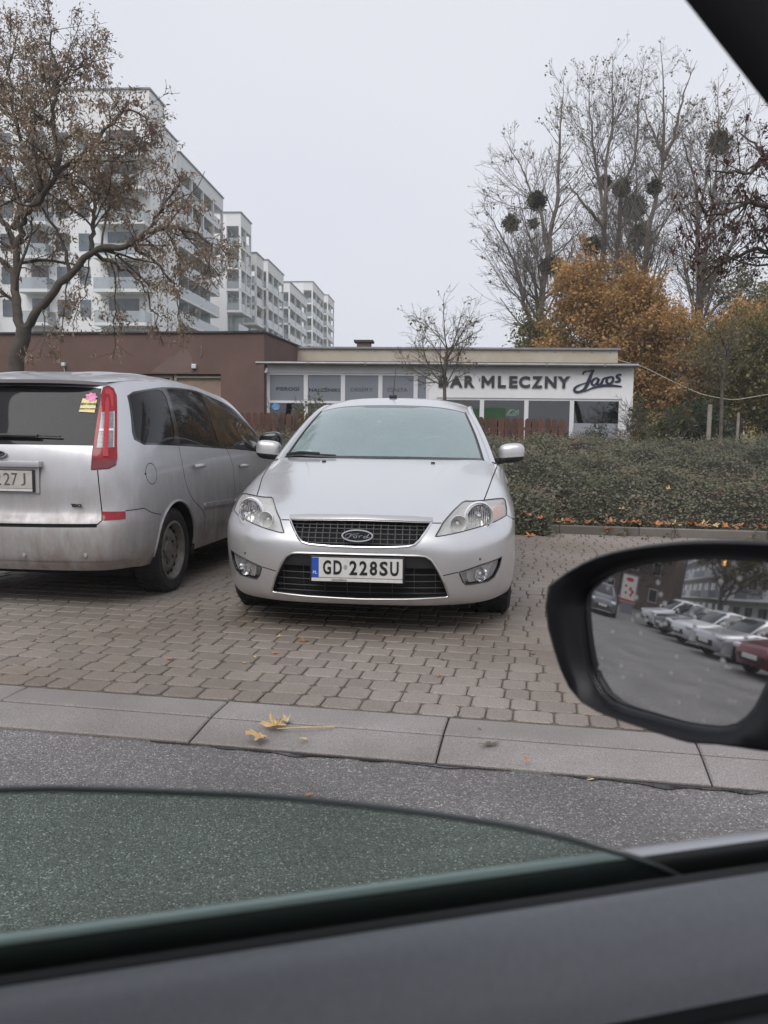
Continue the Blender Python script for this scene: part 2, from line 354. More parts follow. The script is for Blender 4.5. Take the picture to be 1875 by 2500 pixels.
def speckle(name, col, amt=.25, scale=220, rough=.58, rand=.0, big=1.2, bump=.35, stain=None):
    """fine grained concrete: sand grains, soft damp patches"""
    m = mat(name, col, rough, rand=0); nt = m.node_tree; L = nt.links; b = nt.nodes['Principled BSDF']; t = nt.nodes.new('ShaderNodeTexCoord')
    n = nt.nodes.new('ShaderNodeTexNoise'); n.inputs['Scale'].default_value = scale; n.inputs['Detail'].default_value = 2; L.new(t.outputs['Object'], n.inputs['Vector'])
    r = nt.nodes.new('ShaderNodeValToRGB'); e = r.color_ramp.elements; e[0].position = .3; e[0].color = tuple(c*(1-amt) for c in col)+(1,); e[1].position = .72; e[1].color = tuple(c*(1+amt) for c in col)+(1,)
    L.new(n.outputs[0], r.inputs[0]); out = r.outputs[0]
    geo = nt.nodes.new('ShaderNodeNewGeometry'); n2 = nt.nodes.new('ShaderNodeTexNoise'); n2.inputs['Scale'].default_value = big; n2.inputs['Detail'].default_value = 5; L.new(geo.outputs['Position'], n2.inputs['Vector'])
    c2 = nt.nodes.new('ShaderNodeValToRGB'); k = c2.color_ramp.elements; k[0].position = .33; k[0].color = (.72, .70, .66, 1) if stain is None else (*stain, 1); k[1].position = .66; k[1].color = (1.12, 1.1, 1.12, 1)
    L.new(n2.outputs[0], c2.inputs[0])
    mm = nt.nodes.new('ShaderNodeMixRGB'); mm.blend_type = 'MULTIPLY'; mm.inputs[0].default_value = 1; L.new(out, mm.inputs[1]); L.new(c2.outputs[0], mm.inputs[2]); out = mm.outputs[0]
    if rand:
        oi = nt.nodes.new('ShaderNodeObjectInfo'); mr = nt.nodes.new('ShaderNodeMapRange'); mr.inputs[3].default_value = 1-rand; mr.inputs[4].default_value = 1+rand; L.new(oi.outputs['Random'], mr.inputs[0])
        m3 = nt.nodes.new('ShaderNodeMixRGB'); m3.blend_type = 'MULTIPLY'; m3.inputs[0].default_value = 1; L.new(out, m3.inputs[1]); L.new(mr.outputs[0], m3.inputs[2]); out = m3.outputs[0]
    L.new(out, b.inputs['Base Color'])
    bp = nt.nodes.new('ShaderNodeBump'); bp.inputs['Strength'].default_value = bump; bp.inputs['Distance'].default_value = .004; L.new(n.outputs[0], bp.inputs['Height']); L.new(bp.outputs[0], b.inputs['Normal'])
    return m
M = {}
M['silver'] = paint('silver paint', (.72, .722, .735), amt=.28, zlo=.18, zhi=.8, rough=.30, metal=.80)
M['silver_dirty'] = paint('dusty silver paint', (.60, .605, .63), dirt=(.235, .19, .155), amt=.78, zlo=.3, zhi=1.2)
M['liner'] = mat('dark gap', (.012, .012, .013), .9)
M['black'] = mat('black plastic', (.018, .018, .02), .45, var=.3, vscale=9)
M['gloss_black'] = mat('gloss black', (.012, .012, .014), .12, coat=.5)
M['rubber'] = mat('tyre rubber', (.022, .022, .023), .8, var=.5, vscale=14, bump=.4, bscale=60)
M['chrome'] = mat('chrome', (.72, .72, .74), .12, 1.0)
M['satin'] = mat('satin metal trim', (.55, .54, .53), .3, .9)
M['steel_rim'] = mat('dusty steel rim', (.20, .18, .165), .55, .1, var=.35, vscale=20)
M['reflector'] = mat('lamp reflector', (.88, .88, .87), .3, .2, bump=.5, bscale=55)
M['brightened'] = glass('misted rear glass', (.9, .95, .95), .03, .05, haze=(.7, .8, .8), haze_amt=.3)  # pale layer paints in the brightness of light on the rear window
M['lens'] = glass('lamp lens', (.95, .95, .94), .08, .03, haze=(.86, .86, .83), haze_amt=.26)  # pale diffuse layer painted in to make the lamps look brighter
M['amber'] = mat('amber lens', (.75, .20, .06), .2, coat=.6, var=.35, vscale=60)
M['pale_amber'] = mat('amber lens in pale light', (.72, .50, .42), .25, coat=.5, var=.25, vscale=70)  # same amber lens, coloured paler for how light strikes it at this angle
M['white_lens'] = mat('white lens', (.72, .72, .74), .2, coat=.5)
M['red_lens'] = mat('red lens', (.27, .008, .014), .18, coat=.5, spec=.3, var=.3, vscale=25)
M['red_dark'] = mat('dark red lens', (.16, .008, .012), .15, coat=.9)
M['red_bright'] = mat('bright red lens', (.44, .022, .033), .25, coat=.4, var=.3, vscale=120)
M['clear_strip'] = mat('clear lamp strip', (.24, .24, .25), .3, .3, coat=.6, var=.3, vscale=50)
M['windscreen'] = glass('windscreen', (.86, .95, .94), .10, .02, haze=(.60, .80, .81), haze_amt=.27)  # teal diffuse layer stands in for sky reflected in the glass
M['tinted'] = glass('tinted rear glass', (.06, .06, .065), .0, .02, haze=(.12, .118, .127), haze_amt=.16, ior=1.36)
M['sideglass'] = glass('side glass', (.30, .34, .33), .07, .015, haze=(.4, .42, .4), haze_amt=.06)
M['interior'] = mat('grey upholstery', (.20, .205, .21), .85, var=.25, vscale=12)
M['plate'] = mat('plate white', (.66, .65, .62), .35, var=.08, vscale=40)
M['plate_blue'] = mat('plate blue', (.02, .09, .42), .35)
M['ink'] = mat('black lettering', (.012, .012, .013), .5)
M['ink_grey'] = mat('grey lettering', (.10, .10, .11), .6)
M['badge_blue'] = mat('badge oval', (.010, .012, .02), .5, spec=.2)
M['asphalt'] = asphalt('wet asphalt')
M['paver'] = speckle('paver concrete', (.252, .224, .199), .32, 150, rand=.13, big=.42, stain=(.60, .53, .45))
M['kerb'] = speckle('kerb concrete', (.262, .243, .232), .36, 190, rand=.05, big=1.4)
M['kerb_dark'] = speckle('damp kerb concrete', (.15, .135, .12), .25, 200, rand=.1, big=1.5)
M['joint'] = mat('sandy joints', (.105, .092, .074), .95, var=.4, vscale=8, bump=.5)
M['soil'] = mat('soil', (.06, .05, .035), .95, var=.5, vscale=3, bump=.8, bscale=20)
M['grass'] = mat('rough ground', (.075, .078, .045), .95, var=.4, vscale=.8, bump=.8, bscale=12)
M['water'] = mat('puddle water', (.02, .02, .02), .04, spec=.6)
M['white_wall'] = mat('white plaster', (.85, .845, .84), .8, var=.05, vscale=1.5, bump=.15, bscale=30)
M['upvc'] = mat('white frame', (.78, .78, .79), .35)
M['brown_wall'] = mat('brown plaster', (.150, .092, .077), .85, var=.14, vscale=.7, bump=.2, bscale=25, detail=7)
M['brown_patch'] = mat('repainted patch', (.185, .128, .112), .85, var=.12, vscale=1.2)
M['beige_wall'] = mat('weathered beige plaster', (.47, .40, .30), .9, col2=(.56, .50, .42), vscale=1.2, detail=8, bump=.2)
M['gutter'] = mat('grey sheet metal', (.30, .30, .31), .45, .5, var=.15, vscale=3)
M['roof_felt'] = mat('roofing felt', (.06, .06, .065), .9, var=.3)
M['decal'] = mat('grey window film', (.225, .24, .275), .35, var=.04, vscale=2, coat=.3)
M['decal_light'] = mat('pale window film', (.33, .345, .38), .4, var=.04, vscale=2)
M['shopglass'] = glass('shop window', (.22, .23, .25), .06, .02)
M['green_film'] = mat('green poster', (.022, .075, .026), .4, var=.2, vscale=3)
M['blue_sticker'] = mat('blue sticker', (.16, .36, .66), .4, var=.4, vscale=14)
M['fence_wood'] = mat('brown fence stain', (.115, .055, .040), .75, var=.3, vscale=6, rand=.2, bump=.3, bscale=30)
M['board'] = mat('old boarding', (.26, .17, .125), .7, col2=(.36, .27, .22), vscale=2.2, detail=7)
M['bark'] = mat('grey bark', (.060, .050, .042), .95, col2=(.115, .10, .085), vscale=6, detail=7, bump=.9, bscale=18)
M['bark_pale'] = mat('pale bark', (.135, .115, .095), .95, var=.35, vscale=9, bump=.6, bscale=30)
M['bark_far'] = mat('poplar bark', (.16, .138, .122), .95, var=.3, vscale=3)
M['stake'] = mat('pale stake', (.30, .26, .22), .85, var=.2, vscale=6)
M['apt'] = mat('white facade', (.86, .86, .86), .8, var=.03, vscale=.25)
M['apt2'] = mat('pale grey facade', (.76, .765, .77), .8, var=.03, vscale=.25)
M['apt_in'] = mat('loggia back wall', (.5, .51, .52), .8)
M['apt_glass'] = mat('apartment window', (.10, .12, .14), .08, coat=.4, var=.45, vscale=.6, rand=.45)
M['rail_glass'] = glass('balcony glass', (.62, .70, .72), .16, .05, haze=(.6, .66, .67), haze_amt=.35)
M['rail_metal'] = mat('railing metal', (.22, .23, .24), .5, .4)
M['door_trim'] = mat('dark door trim', (.215, .218, .235), .40, var=.06, vscale=160, bump=.06, bscale=700)
M['door_low'] = mat('black door trim', (.014, .014, .016), .55)
M['seal'] = mat('rubber seal', (.012, .012, .012), .5)
M['belt_trim'] = mat('belt moulding', (.62, .62, .64), .4, .5)
M['greenglass'] = glass('green door glass', (.63, .76, .69), .02, .01, haze=(.22, .27, .24), haze_amt=.12)
M['mirror'] = mat('mirror glass', (.80, .80, .81), .012, 1.0)
def wet_mirror():
    """door mirror with a dull film and dried rain drops"""
    m = mat('wet mirror glass', (.80, .80, .81), .02, 1.0); nt = m.node_tree; L = nt.links; b = nt.nodes['Principled BSDF']; t = nt.nodes.new('ShaderNodeTexCoord')
    v = nt.nodes.new('ShaderNodeTexVoronoi'); v.inputs['Scale'].default_value = 95; L.new(t.outputs['Object'], v.inputs['Vector']); sp = nt.nodes.new('ShaderNodeSeparateColor'); L.new(v.outputs['Color'], sp.inputs[0])
    a = nt.nodes.new('ShaderNodeMath'); a.operation = 'GREATER_THAN'; a.inputs[1].default_value = .62; L.new(sp.outputs[0], a.inputs[0])
    c = nt.nodes.new('ShaderNodeMapRange'); c.inputs[1].default_value = .18; c.inputs[2].default_value = .30; c.inputs[3].default_value = 1; c.inputs[4].default_value = 0; L.new(v.outputs['Distance'], c.inputs[0])
    k = nt.nodes.new('ShaderNodeMath'); k.operation = 'MULTIPLY'; L.new(a.outputs[0], k.inputs[0]); L.new(c.outputs[0], k.inputs[1])
    for nm, lo, hi in (('Metallic', .97, .62), ('Roughness', .02, .25)):
        q = nt.nodes.new('ShaderNodeMapRange'); q.inputs[3].default_value = lo; q.inputs[4].default_value = hi; L.new(k.outputs[0], q.inputs[0]); L.new(q.outputs[0], b.inputs[nm])
    b.inputs['Base Color'].default_value = (.74, .74, .75, 1); return m
M['wet_mirror'] = wet_mirror()
M['housing'] = mat('mirror housing black', (.010, .010, .012), .38, spec=.3, var=.3, vscale=30)
M['green_paint'] = mat('dark body paint', (.02, .025, .028), .25, .5, coat=.8)
M['cable'] = mat('pale cable', (.40, .38, .30), .7)
for k_, c_ in (('car_white', (.72, .72, .73)), ('car_silver', (.48, .48, .50)), ('car_dark', (.055, .058, .066)), ('car_red', (.16, .02, .025)), ('car_grey', (.16, .17, .18))):
    M[k_] = mat(k_.replace('_', ' ')+' paint', c_, .3, .3 if k_ != 'car_white' else 0, coat=.8)
M['carglass'] = mat('dark car glass', (.012, .014, .016), .06, coat=.3, spec=.4)
# ------------------------------------------------------------------ ground, road, kerbs, paving
KA = R(-10.6); KE = np.array((math.cos(KA), math.sin(KA))); KN = np.array((-math.sin(KA), math.cos(KA))); K0 = np.array((.205, 3.10))
def kp(a, n, z=0.0):
    p = K0+KE*a+KN*n; return (p[0], p[1], z)
def sheet(name, a0, a1, n0, n1, z, mt, nx=1, ny=1, fz=None):
    V = []; F = []
    for j in range(ny+1):
        for i in range(nx+1):
            a = a0+(a1-a0)*i/nx; n = n0+(n1-n0)*j/ny; V.append(kp(a, n, z+(fz(a, n) if fz else 0)))
    for j in range(ny):
        for i in range(nx): k = j*(nx+1)+i; F.append((k, k+1, k+nx+2, k+nx+1))
    return tag(obj_np(name, V, F, mt, None, True), kind='structure')
g_ = obj_np('ground', [(-1500, -1500, -.16), (1500, -1500, -.16), (1500, 1500, -.16), (-1500, 1500, -.16)], [(0, 1, 2, 3)], M['grass']); tag(g_, kind='structure')
sheet('road', -95, 60, -8.2, -.003, -.035, M['asphalt'])
sheet('parking_strip', -95, 60, -14.5, -8.2, -.028, M['paver'])
sheet('far_verge', -95, 60, -30, -14.5, -.02, M['grass'])
# wet gutter along the kerb: shallow irregular puddles
def puddle(name, a0, a1, w0, ph):
    n = 70; top = []; bot = []
    for i in range(n+1):
        t = i/n; a = a0+(a1-a0)*t; w = w0*(math.sin(math.pi*t)**.6)*(.55+.45*math.sin(9*t+ph)*math.sin(23*t+2*ph)+.15*math.sin(61*t+ph))
        top.append(kp(a, -.004, -.0305)); bot.append(kp(a, -.006-max(w, .002), -.0305))
    V = top+bot; F = [(i, n+1+i, n+2+i, i+1) for i in range(n)]
    return tag(obj_np(name, V, F, M['water']), kind='structure')
puddle('puddle', -1.15, .28, .035, .6); puddle('puddle', .42, 1.75, .05, 2.1)
# kerb: front row sloping to the road, back row flat; every slab its own piece
kerb = empty('kerb', (0, 0, 0)); tag(kerb, kind='structure')
def slab(a0, a1, n0, n1, z0, z1, zb=-.14, b=.006):
    mb = MB(); g = .0035
    V = [kp(a0+g, n0, z0-b), kp(a1-g, n0, z0-b), kp(a1-g, n1, z1-b), kp(a0+g, n1, z1-b), kp(a0+g+b, n0+b, z0), kp(a1-g-b, n0+b, z0), kp(a1-g-b, n1-b, z1), kp(a0+g+b, n1-b, z1)]
    V += [kp(a0+g, n0, zb), kp(a1-g, n0, zb), kp(a1-g, n1, zb), kp(a0+g, n1, zb)]
    F = [(4, 5, 6, 7), (0, 1, 5, 4), (1, 2, 6, 5), (2, 3, 7, 6), (3, 0, 4, 7), (8, 9, 1, 0), (9, 10, 2, 1), (10, 11, 3, 2), (11, 8, 0, 3)]
    return mb.add(V, F)
for k in range(-9, 9):
    j = random.uniform(-.002, .002)
    slab(.982*k, .982*(k+1), 0, .219, -.020+j, .002+j).build('kerb_stone', M['kerb'], kerb)
    slab(.982*k, .982*(k+1), .231, .424, .005+j, .005-j).build('edge_stone', M['kerb'], kerb)
sheet('kerb_bed', -9, 9, .0, .43, -.05, M['joint'])
# block paving
pave = empty('pavement', (0, 0, 0)); tag(pave, kind='structure')
sheet('paving_joints', -16, 14, .426, 7.3, .0015, M['joint'])
def paver_shape(l, w, h=.012, c=.018, b=.005):
    x, y = l/2, w/2
    def ring(x, y, c, z): return [(-x+c, -y, z), (x-c, -y, z), (x, -y+c, z), (x, y-c, z), (x-c, y, z), (-x+c, y, z), (-x, y-c, z), (-x, -y+c, z)]
    V = ring(x, y, c, -.02)+ring(x, y, c, h-b)+ring(x-b, y-b, c*.9, h); F = [tuple(range(16, 24))]
    for i in range(8):
        j = (i+1) % 8; F += [(i, j, 8+j, 8+i), (8+i, 8+j, 16+j, 16+i)]
    return V, F
lens_ = (.115, .172, .145); protos = []
for l in lens_:
    V, F = paver_shape(l-.0065, .1365); me = bpy.data.meshes.new('paver'); me.from_pydata(V, [], F); me.materials.append(M['paver']); protos.append((me, np.array(V), F))
cand = []
for r_ in range(46):
    n = .432+.149*(r_+.5); 
    if n > 7.24: break
    a = -15.6+random.random()*.15
    last = None
    while a < 13.5:
        k = random.choices((0, 1, 2), (.4, .45, .15))[0]; l = lens_[k]; ac = a+l/2; a += l
        p = kp(ac, n+random.uniform(-.002, .002), random.uniform(-.002, .0015)); cand.append((p, k, random.uniform(-.012, .012), random.choice((0, math.pi)), (random.uniform(-.006, .006), random.uniform(-.01, .01))))
vis = [i for i, c in enumerate(cand) if abs(c[0][0]) < c[0][1]*.455+.05 and not (c[0][0] > .185*c[0][1]+.0 and c[0][1] < 5.2 and c[0][0]/c[0][1] > .24 and c[0][1] > 3.75)]
vis.sort(key=lambda i: cand[i][0][1]+abs(cand[i][0][0])*.05); near = set(vis[:298]); SV = []; SF = []; nV = 0; bands = {}
for i, (p, k, jz, fl, tl) in enumerate(cand):
    me, V, F = protos[k]
    if i in near:
        o = bpy.data.objects.new('paver', me); o.location = p; o.rotation_euler = (tl[0], tl[1], KA+jz+fl); link(o, pave)
    else:
        if p[0]**2 > (p[1]*.6+5)**2: continue
        ca, sa = math.cos(KA+jz+fl), math.sin(KA+jz+fl); W = V.copy(); W[:, 0] = V[:, 0]*ca-V[:, 1]*sa+p[0]; W[:, 1] = V[:, 0]*sa+V[:, 1]*ca+p[1]; W[:, 2] = V[:, 2]+p[2]+V[:, 0]*tl[1]+V[:, 1]*tl[0]
        SV.append(W); SF += [tuple(q+nV for q in f) for f in F]; nV += len(W)
me = bpy.data.meshes.new('far_pavers'); me.from_pydata(np.concatenate(SV).tolist(), [], SF); me.materials.append(M['paver'])
tag(link(bpy.data.objects.new('far_pavers', me), pave), kind='stuff')
# kerb of the planting bed
bk = empty('bed_kerb', (0, 0, 0)); tag(bk, kind='structure')
for a0, a1 in ((-9.2, -8.2), (-8.2, -7.2), (-7.2, -6.2), (-6.2, -5.2), (-5.2, -4.2), (-4.2, -3.2), (-3.2, -2.2), (-2.2, -1.2), (-1.2, -.4), (-.4, .56), (.56, 1.47), (1.47, 1.87), (1.87, 2.87), (2.87, 3.87), (3.87, 4.87), (4.87, 5.87), (5.87, 6.87), (6.87, 7.87), (7.87, 8.87)):
    slab(a0, a1, 7.20, 7.28, .112, .112, -.1, .008).build('kerb_stone', M['kerb_dark'], bk)
sheet('planting_bed', -16, 24, 7.28, 32, .07, M['soil'], 60, 30, lambda a, n: .03*math.sin(1.7*a)*math.sin(2.3*n))
# ------------------------------------------------------------------ milk bar, white single storey shop
A_ = (-3.70, 26.5); rzb = math.atan2(-.7, 11.1)
bar = empty('shop_building', (*A_, 0), rzb, 'low white milk bar with dark sign letters and grey film on its windows', 'shop')
w = MB()
w.box((0, 0, 2.93), (11.12, .28, 3.17)); w.box((0, 0, 0), (5.01, .28, .74)); w.box((5.01, 0, 2.215), (11.12, .28, 2.93)); w.box((5.01, 0, 0), (5.27, .28, 2.215))
w.box((5.27, 0, 0), (10.79, .28, .75)); w.box((10.79, 0, 0), (11.12, .28, 2.215)); w.box((0, 0, .74), (.085, .28, 2.93)); w.box((10.84, .28, 0), (11.12, 7, 3.17)); w.box((0, .28, 0), (.28, 7, 3.17)); w.box((.28, 6.7, 0), (10.84, 7, 3.17))
w.build('wall', M['white_wall'], bar)
MB().box((.28, 2.8, .0), (10.84, 2.9, 3.1)).build('partition', mat('dim room wall', (.20, .20, .20), .9, var=.3, vscale=.8), bar)  # back wall coloured dark so the shop windows read as unlit inside
MB().box((-.22, -.22, 3.172), (11.2, 7.1, 3.245)).build('eaves', M['gutter'], bar)
MB().box((-.2, -.15, 3.247), (11.15, 7.05, 3.27)).build('roof', M['roof_felt'], bar)
gm = MB(); gm.tube([(-.22, -.27, 3.20), (11.2, -.27, 3.19)], .045, 10); gm.build('gutter', M['gutter'], bar, True)
for x in (1.35, 3.1, 4.9, 6.7, 8.5, 10.2): MB().box((x, -.33, 3.14), (x+.03, -.2, 3.262)).build('gutter_bracket', M['gutter'], bar)
def win(x0, x1, z0, z1, zt, film_top, film_bot, word=None, box=None, inkm='ink'):
    f = MB(); t = .062
    f.box((x0, .03, z0), (x0+t, .12, z1)); f.box((x1-t, .03, z0), (x1, .12, z1)); f.box((x0+t, .03, z1-t), (x1-t, .12, z1)); f.box((x0+t, .03, z0), (x1-t, .12, z0+t))
    if zt: f.box((x0+t, .035, zt-.035), (x1-t, .115, zt+.035))
    fr = f.build('window', M['upvc'], bar)
    if zt:
        MB().box((x0+t, .06, zt+.035), (x1-t, .07, z1-t)).build('pane', M[film_top], fr); MB().box((x0+t, .06, z0+t), (x1-t, .07, zt-.035)).build('pane', M[film_bot], fr)
    else: MB().box((x0+t, .06, z0+t), (x1-t, .07, z1-t)).build('pane', M[film_bot], fr)
    if word: fit_text(text_mesh(word, .2, .004, .002, 1.05, mat=M[inkm], parent=fr), *box, .054)
    return fr
win(.087, 1.262, .745, 2.925, 2.045, 'decal', 'shopglass', 'PIEROGI', (.348, 1.054, 2.385, 2.492), 'ink')
win(1.264, 2.406, .745, 2.925, 2.045, 'decal', 'shopglass', 'NALEŚNIKI', (1.365, 2.302, 2.36, 2.50), 'ink')
win(2.408, 3.55, .745, 2.925, 2.045, 'decal', 'shopglass', 'DESERY', (2.64, 3.328, 2.378, 2.49), 'ink_grey')
win(3.552, 4.625, .745, 2.925, 2.045, 'decal', 'shopglass', 'CIASTA', (3.76, 4.388, 2.382, 2.495), 'ink_grey')
win(4.627, 5.005, .745, 2.925, 2.045, 'decal', 'shopglass')
# blue round sticker low in the first window
bs = MB(); bs.prism([(.33+.125*math.cos(a)+.0, 1.90+.105*math.sin(a)) for a in np.linspace(0, 2*math.pi, 24, endpoint=False)], .050, .054); bs.build('sticker', M['blue_sticker'], bar)
r1 = win(5.275, 6.64, .755, 2.21, 0, None, 'shopglass'); r2 = win(6.642, 7.975, .755, 2.21, 0, None, 'shopglass'); r3 = win(7.977, 9.333, .755, 2.21, 0, None, 'shopglass'); r4 = win(9.335, 10.785, .755, 2.21, 0, None, 'shopglass')
MB().box((9.40, .048, .82), (10.722, .056, 1.483)).build('window_film', M['decal_light'], r4)
fit_text(text_mesh('WYROBY', .15, .003, .002, 1.05, mat=M['ink_grey'], parent=r4), 9.60, 10.36, 1.085, 1.195, .044)
fit_text(text_mesh('WŁASNE', .1, .001, .002, 1.05, mat=M['ink_grey'], parent=r4), 9.84, 10.36, .975, 1.045, .044)
MB().box((6.70, .048, 1.55), (7.36, .056, 1.93)).build('poster', M['green_film'], r2)
MB().box((5.35, .048, 1.5), (6.55, .056, 1.9)).build('poster', M['green_film'], r1)
mb = MB(); 
for i in range(9):
    a = i*.7; mb.tube([(7.5+.16*math.cos(a+t)*(1-.05*i)+.02*i, .05, 1.78+.09*math.sin(a+1.7*t)) for t in np.linspace(0, 2.2, 7)], .006, 4)
mb.build('window_drawing', mat('chalk green', (.25, .42, .30), .7), r2)
# sign: nine raised letters and the joined script name
xs = 5.317
def letter(ch, x0, x1):
    if ch == 'M':
        w_ = x1-x0; z0, z1 = 2.525, 2.874; t = .082
        pl = [(0, z0), (t, z0), (t, z1-.15), (w_*.5-.012, z0+.07), (w_*.5+.012, z0+.07), (w_-t, z1-.15), (w_-t, z0), (w_, z0), (w_, z1), (w_-t*.95, z1), (w_*.5, z0+.185), (t*.95, z1), (0, z1)]
        return MB().prism([(x0+a, b) for a, b in pl], -.042, -.006).build('sign_letter', M['ink_sign'], bar)
    o = text_mesh(ch, .45, .018, .012, mat=M['ink_sign'], name='sign_letter', parent=bar); fit_text(o, x0, x1, 2.525, 2.874, -.03); return o
M['ink_sign'] = mat('anthracite sign', (.040, .042, .048), .45)
zb = lambda x: 5.317+(x-210)*(9.254-5.317)/950
for ch, a, b in (('B', 210, 284), ('A', 292, 386), ('R', 398, 471), ('M', 522, 615), ('L', 640, 698), ('E', 722, 782), ('C', 792, 872), ('Z', 885, 962), ('N', 978, 1062), ('Y', 1068, 1160)): letter(ch, zb(a), zb(b))
sx_ = lambda x: 9.36+(x-1190)*(10.77-9.36)/340; sz_ = lambda y: 3.067-(y-365)*(3.067-2.402)/165
def strokes(lst, name, mt, parent, sx, sz, k, y0=-.03, y1=-.004):
    mb = MB()
    for pts, ws in lst:
        P = np.array(pts, float); n = len(P); T = np.linspace(0, n-1, (n-1)*6+1); i = np.clip(T.astype(int), 0, n-2); f = (T-i)[:, None]
        g = lambda q: P[np.clip(q, 0, n-1)]
        C = .5*((2*g(i))+(-g(i-1)+g(i+1))*f+(2*g(i-1)-5*g(i)+4*g(i+1)-g(i+2))*f**2+(-g(i-1)+3*g(i)-3*g(i+1)+g(i+2))*f**3)
        W = np.interp(T, np.arange(n), ws)*k; X = np.array([(sx(a), sz(b)) for a, b in C]); t = np.gradient(X, axis=0); t /= np.maximum(np.linalg.norm(t, axis=1, keepdims=True), 1e-9); nn = np.stack([-t[:, 1], t[:, 0]], 1)
        A = X+nn*W[:, None]; B = X-nn*W[:, None]; m_ = len(X)
        V = [(a[0], y0, a[1]) for a in A]+[(a[0], y0, a[1]) for a in B]+[(a[0], y1, a[1]) for a in A]+[(a[0], y1, a[1]) for a in B]
        F = []
        for q in range(m_-1): F += [(q, q+1, m_+q+1, m_+q), (q, 2*m_+q, 2*m_+q+1, q+1), (m_+q, m_+q+1, 3*m_+q+1, 3*m_+q)]
        F += [(0, m_, 3*m_, 2*m_), (m_-1, 2*m_-1, 4*m_-1, 3*m_-1)]
        mb.add(V, F)
    return mb.build(name, mt, parent)
strokes([([(1252, 398), (1262, 380), (1290, 373), (1333, 370)], (5, 7, 5, 8)), ([(1325, 371), (1308, 410), (1290, 460), (1268, 505), (1235, 525), (1205, 524), (1195, 508), (1212, 486), (1250, 468), (1300, 452)], (6, 11, 13, 11, 8, 9, 9, 7, 4, 2)),
         ([(1368, 432), (1345, 424), (1322, 443), (1318, 466), (1335, 474), (1356, 455), (1367, 430)], (5, 6, 9, 8, 6, 5, 6)), ([(1369, 428), (1358, 462), (1366, 473), (1380, 462)], (8, 9, 6, 3)),
         ([(1400, 424), (1390, 455), (1384, 475)], (5, 9, 9)), ([(1390, 450), (1406, 425), (1424, 424)], (4, 6, 8)), ([(1452, 413), (1428, 424), (1424, 452), (1442, 463), (1466, 448), (1468, 422), (1452, 413)], (6, 9, 9, 6, 9, 9, 6)),
         ([(1526, 400), (1504, 398), (1494, 412), (1512, 428), (1512, 445), (1482, 450)], (7, 6, 9, 10, 9, 5)), ([(1268, 525), (1320, 498), (1390, 480), (1450, 476), (1532, 484)], (2, 6, 9, 9, 4))],
        'sign_script', mat('navy sign', (.022, .026, .055), .4), bar, sx_, sz_, .0042)
# camera by the corner, upper storey wall, vent
sc = MB(); sc.box((.06, -.16, 3.0), (.12, 0, 3.06)); sc.tube([(.09, -.13, 2.98), (.09, -.3, 2.93)], .04, 10); sc.build('security_camera', M['white_lens'], bar, True)
uw = MB(); uw.box((.12, 3.9, 3.275), (11.42, 4.2, 4.02)); uw.build('upper_wall', M['beige_wall'], bar)
MB().box((.1, 3.82, 4.022), (11.5, 4.3, 4.085)).build('wall_cap', M['gutter'], bar)
MB().box((.12, 3.86, 3.275), (11.40, 3.897, 3.40)).build('flashing', M['gutter'], bar)
ch_ = MB(); ch_.box((2.30, 5.4, 4.0), (2.80, 5.9, 4.40)); ch_.build('chimney', M['brown_patch'], bar); MB().box((2.2, 5.3, 4.402), (2.90, 6.0, 4.48)).build('chimney_cap', M['roof_felt'], bar)
for x in np.arange(.6, 11.3, .62): MB().box((x, 3.88, 3.93), (x+.035, 3.899, 3.965)).build('anchor', M['rail_metal'], bar)

# ------------------------------------------------------------------ brown flat roofed building
br = empty('brown_building', (-3.68, 26.2, 0), R(-8), 'brown plastered flat roofed building with boarded shopfront behind the silver hatchback', 'building')
w = MB(); w.box((-1.36, 0, 0), (0, 4.8, 4.09)); w.box((-18, .25, 0), (-1.36, 4.8, 4.09)); w.box((-18, 0, 2.86), (-1.36, .25, 4.09)); w.box((-18, 0, 0), (-8.4, .25, 2.86)); w.build('wall', M['brown_wall'], br)
MB().box((-18.1, -.06, 4.092), (.05, 4.9, 4.145)).build('roof_edge', M['roof_felt'], br)
MB().box((-2.80, .16, 0), (-1.40, .2, 2.74)).build('board', M['board'], br); f = MB(); f.box((-2.88, .08, 0), (-2.80, .2, 2.86)); f.box((-2.80, .08, 2.74), (-1.362, .2, 2.80)); f.build('door_frame', M['stake'], br)
for x0, x1 in ((-8.35, -6.6), (-6.55, -4.75), (-4.7, -2.95)):
    fr = MB(); fr.box((x0, .12, .5), (x0+.09, .2, 2.82)); fr.box((x1-.09, .12, .5), (x1, .2, 2.82)); fr.box((x0+.09, .12, 2.74), (x1-.09, .2, 2.82)); fo = fr.build('window', M['stake'], br); MB().box((x0+.09, .15, .5), (x1-.09, .17, 2.74)).build('pane', M['carglass'], fo)
pm = MB(); pm.prism([(-3.6, 2.90), (-2.95, 2.88), (-2.3, 2.90), (-2.24, 3.1), (-2.26, 3.35), (-2.36, 3.55), (-2.5, 3.62), (-2.68, 3.56), (-2.8, 3.42), (-3.0, 3.36), (-3.2, 3.2), (-3.42, 3.06)], -.005, .0); pm.build('repainted_patch', M['brown_patch'], br)
MB().box((-2.26, -.1, 3.02), (-2.12, 0, 3.16), .02).build('junction_box', M['white_lens'], br)
c = MB(); c.tube([(-1.98+.03*math.sin(3*t), -.03, 3.40+.32*t) for t in np.linspace(0, 1, 8)], .012, 5); c.build('loose_cable', M['stake'], br)
lm = MB(); lm.tube([(-6.42, -.02, 2.9), (-6.42, -.06, 3.08)], .015, 5); lm.box((-6.48, -.14, 3.08), (-6.36, 0, 3.2), .03); lm.build('wall_lamp', M['white_lens'], br)

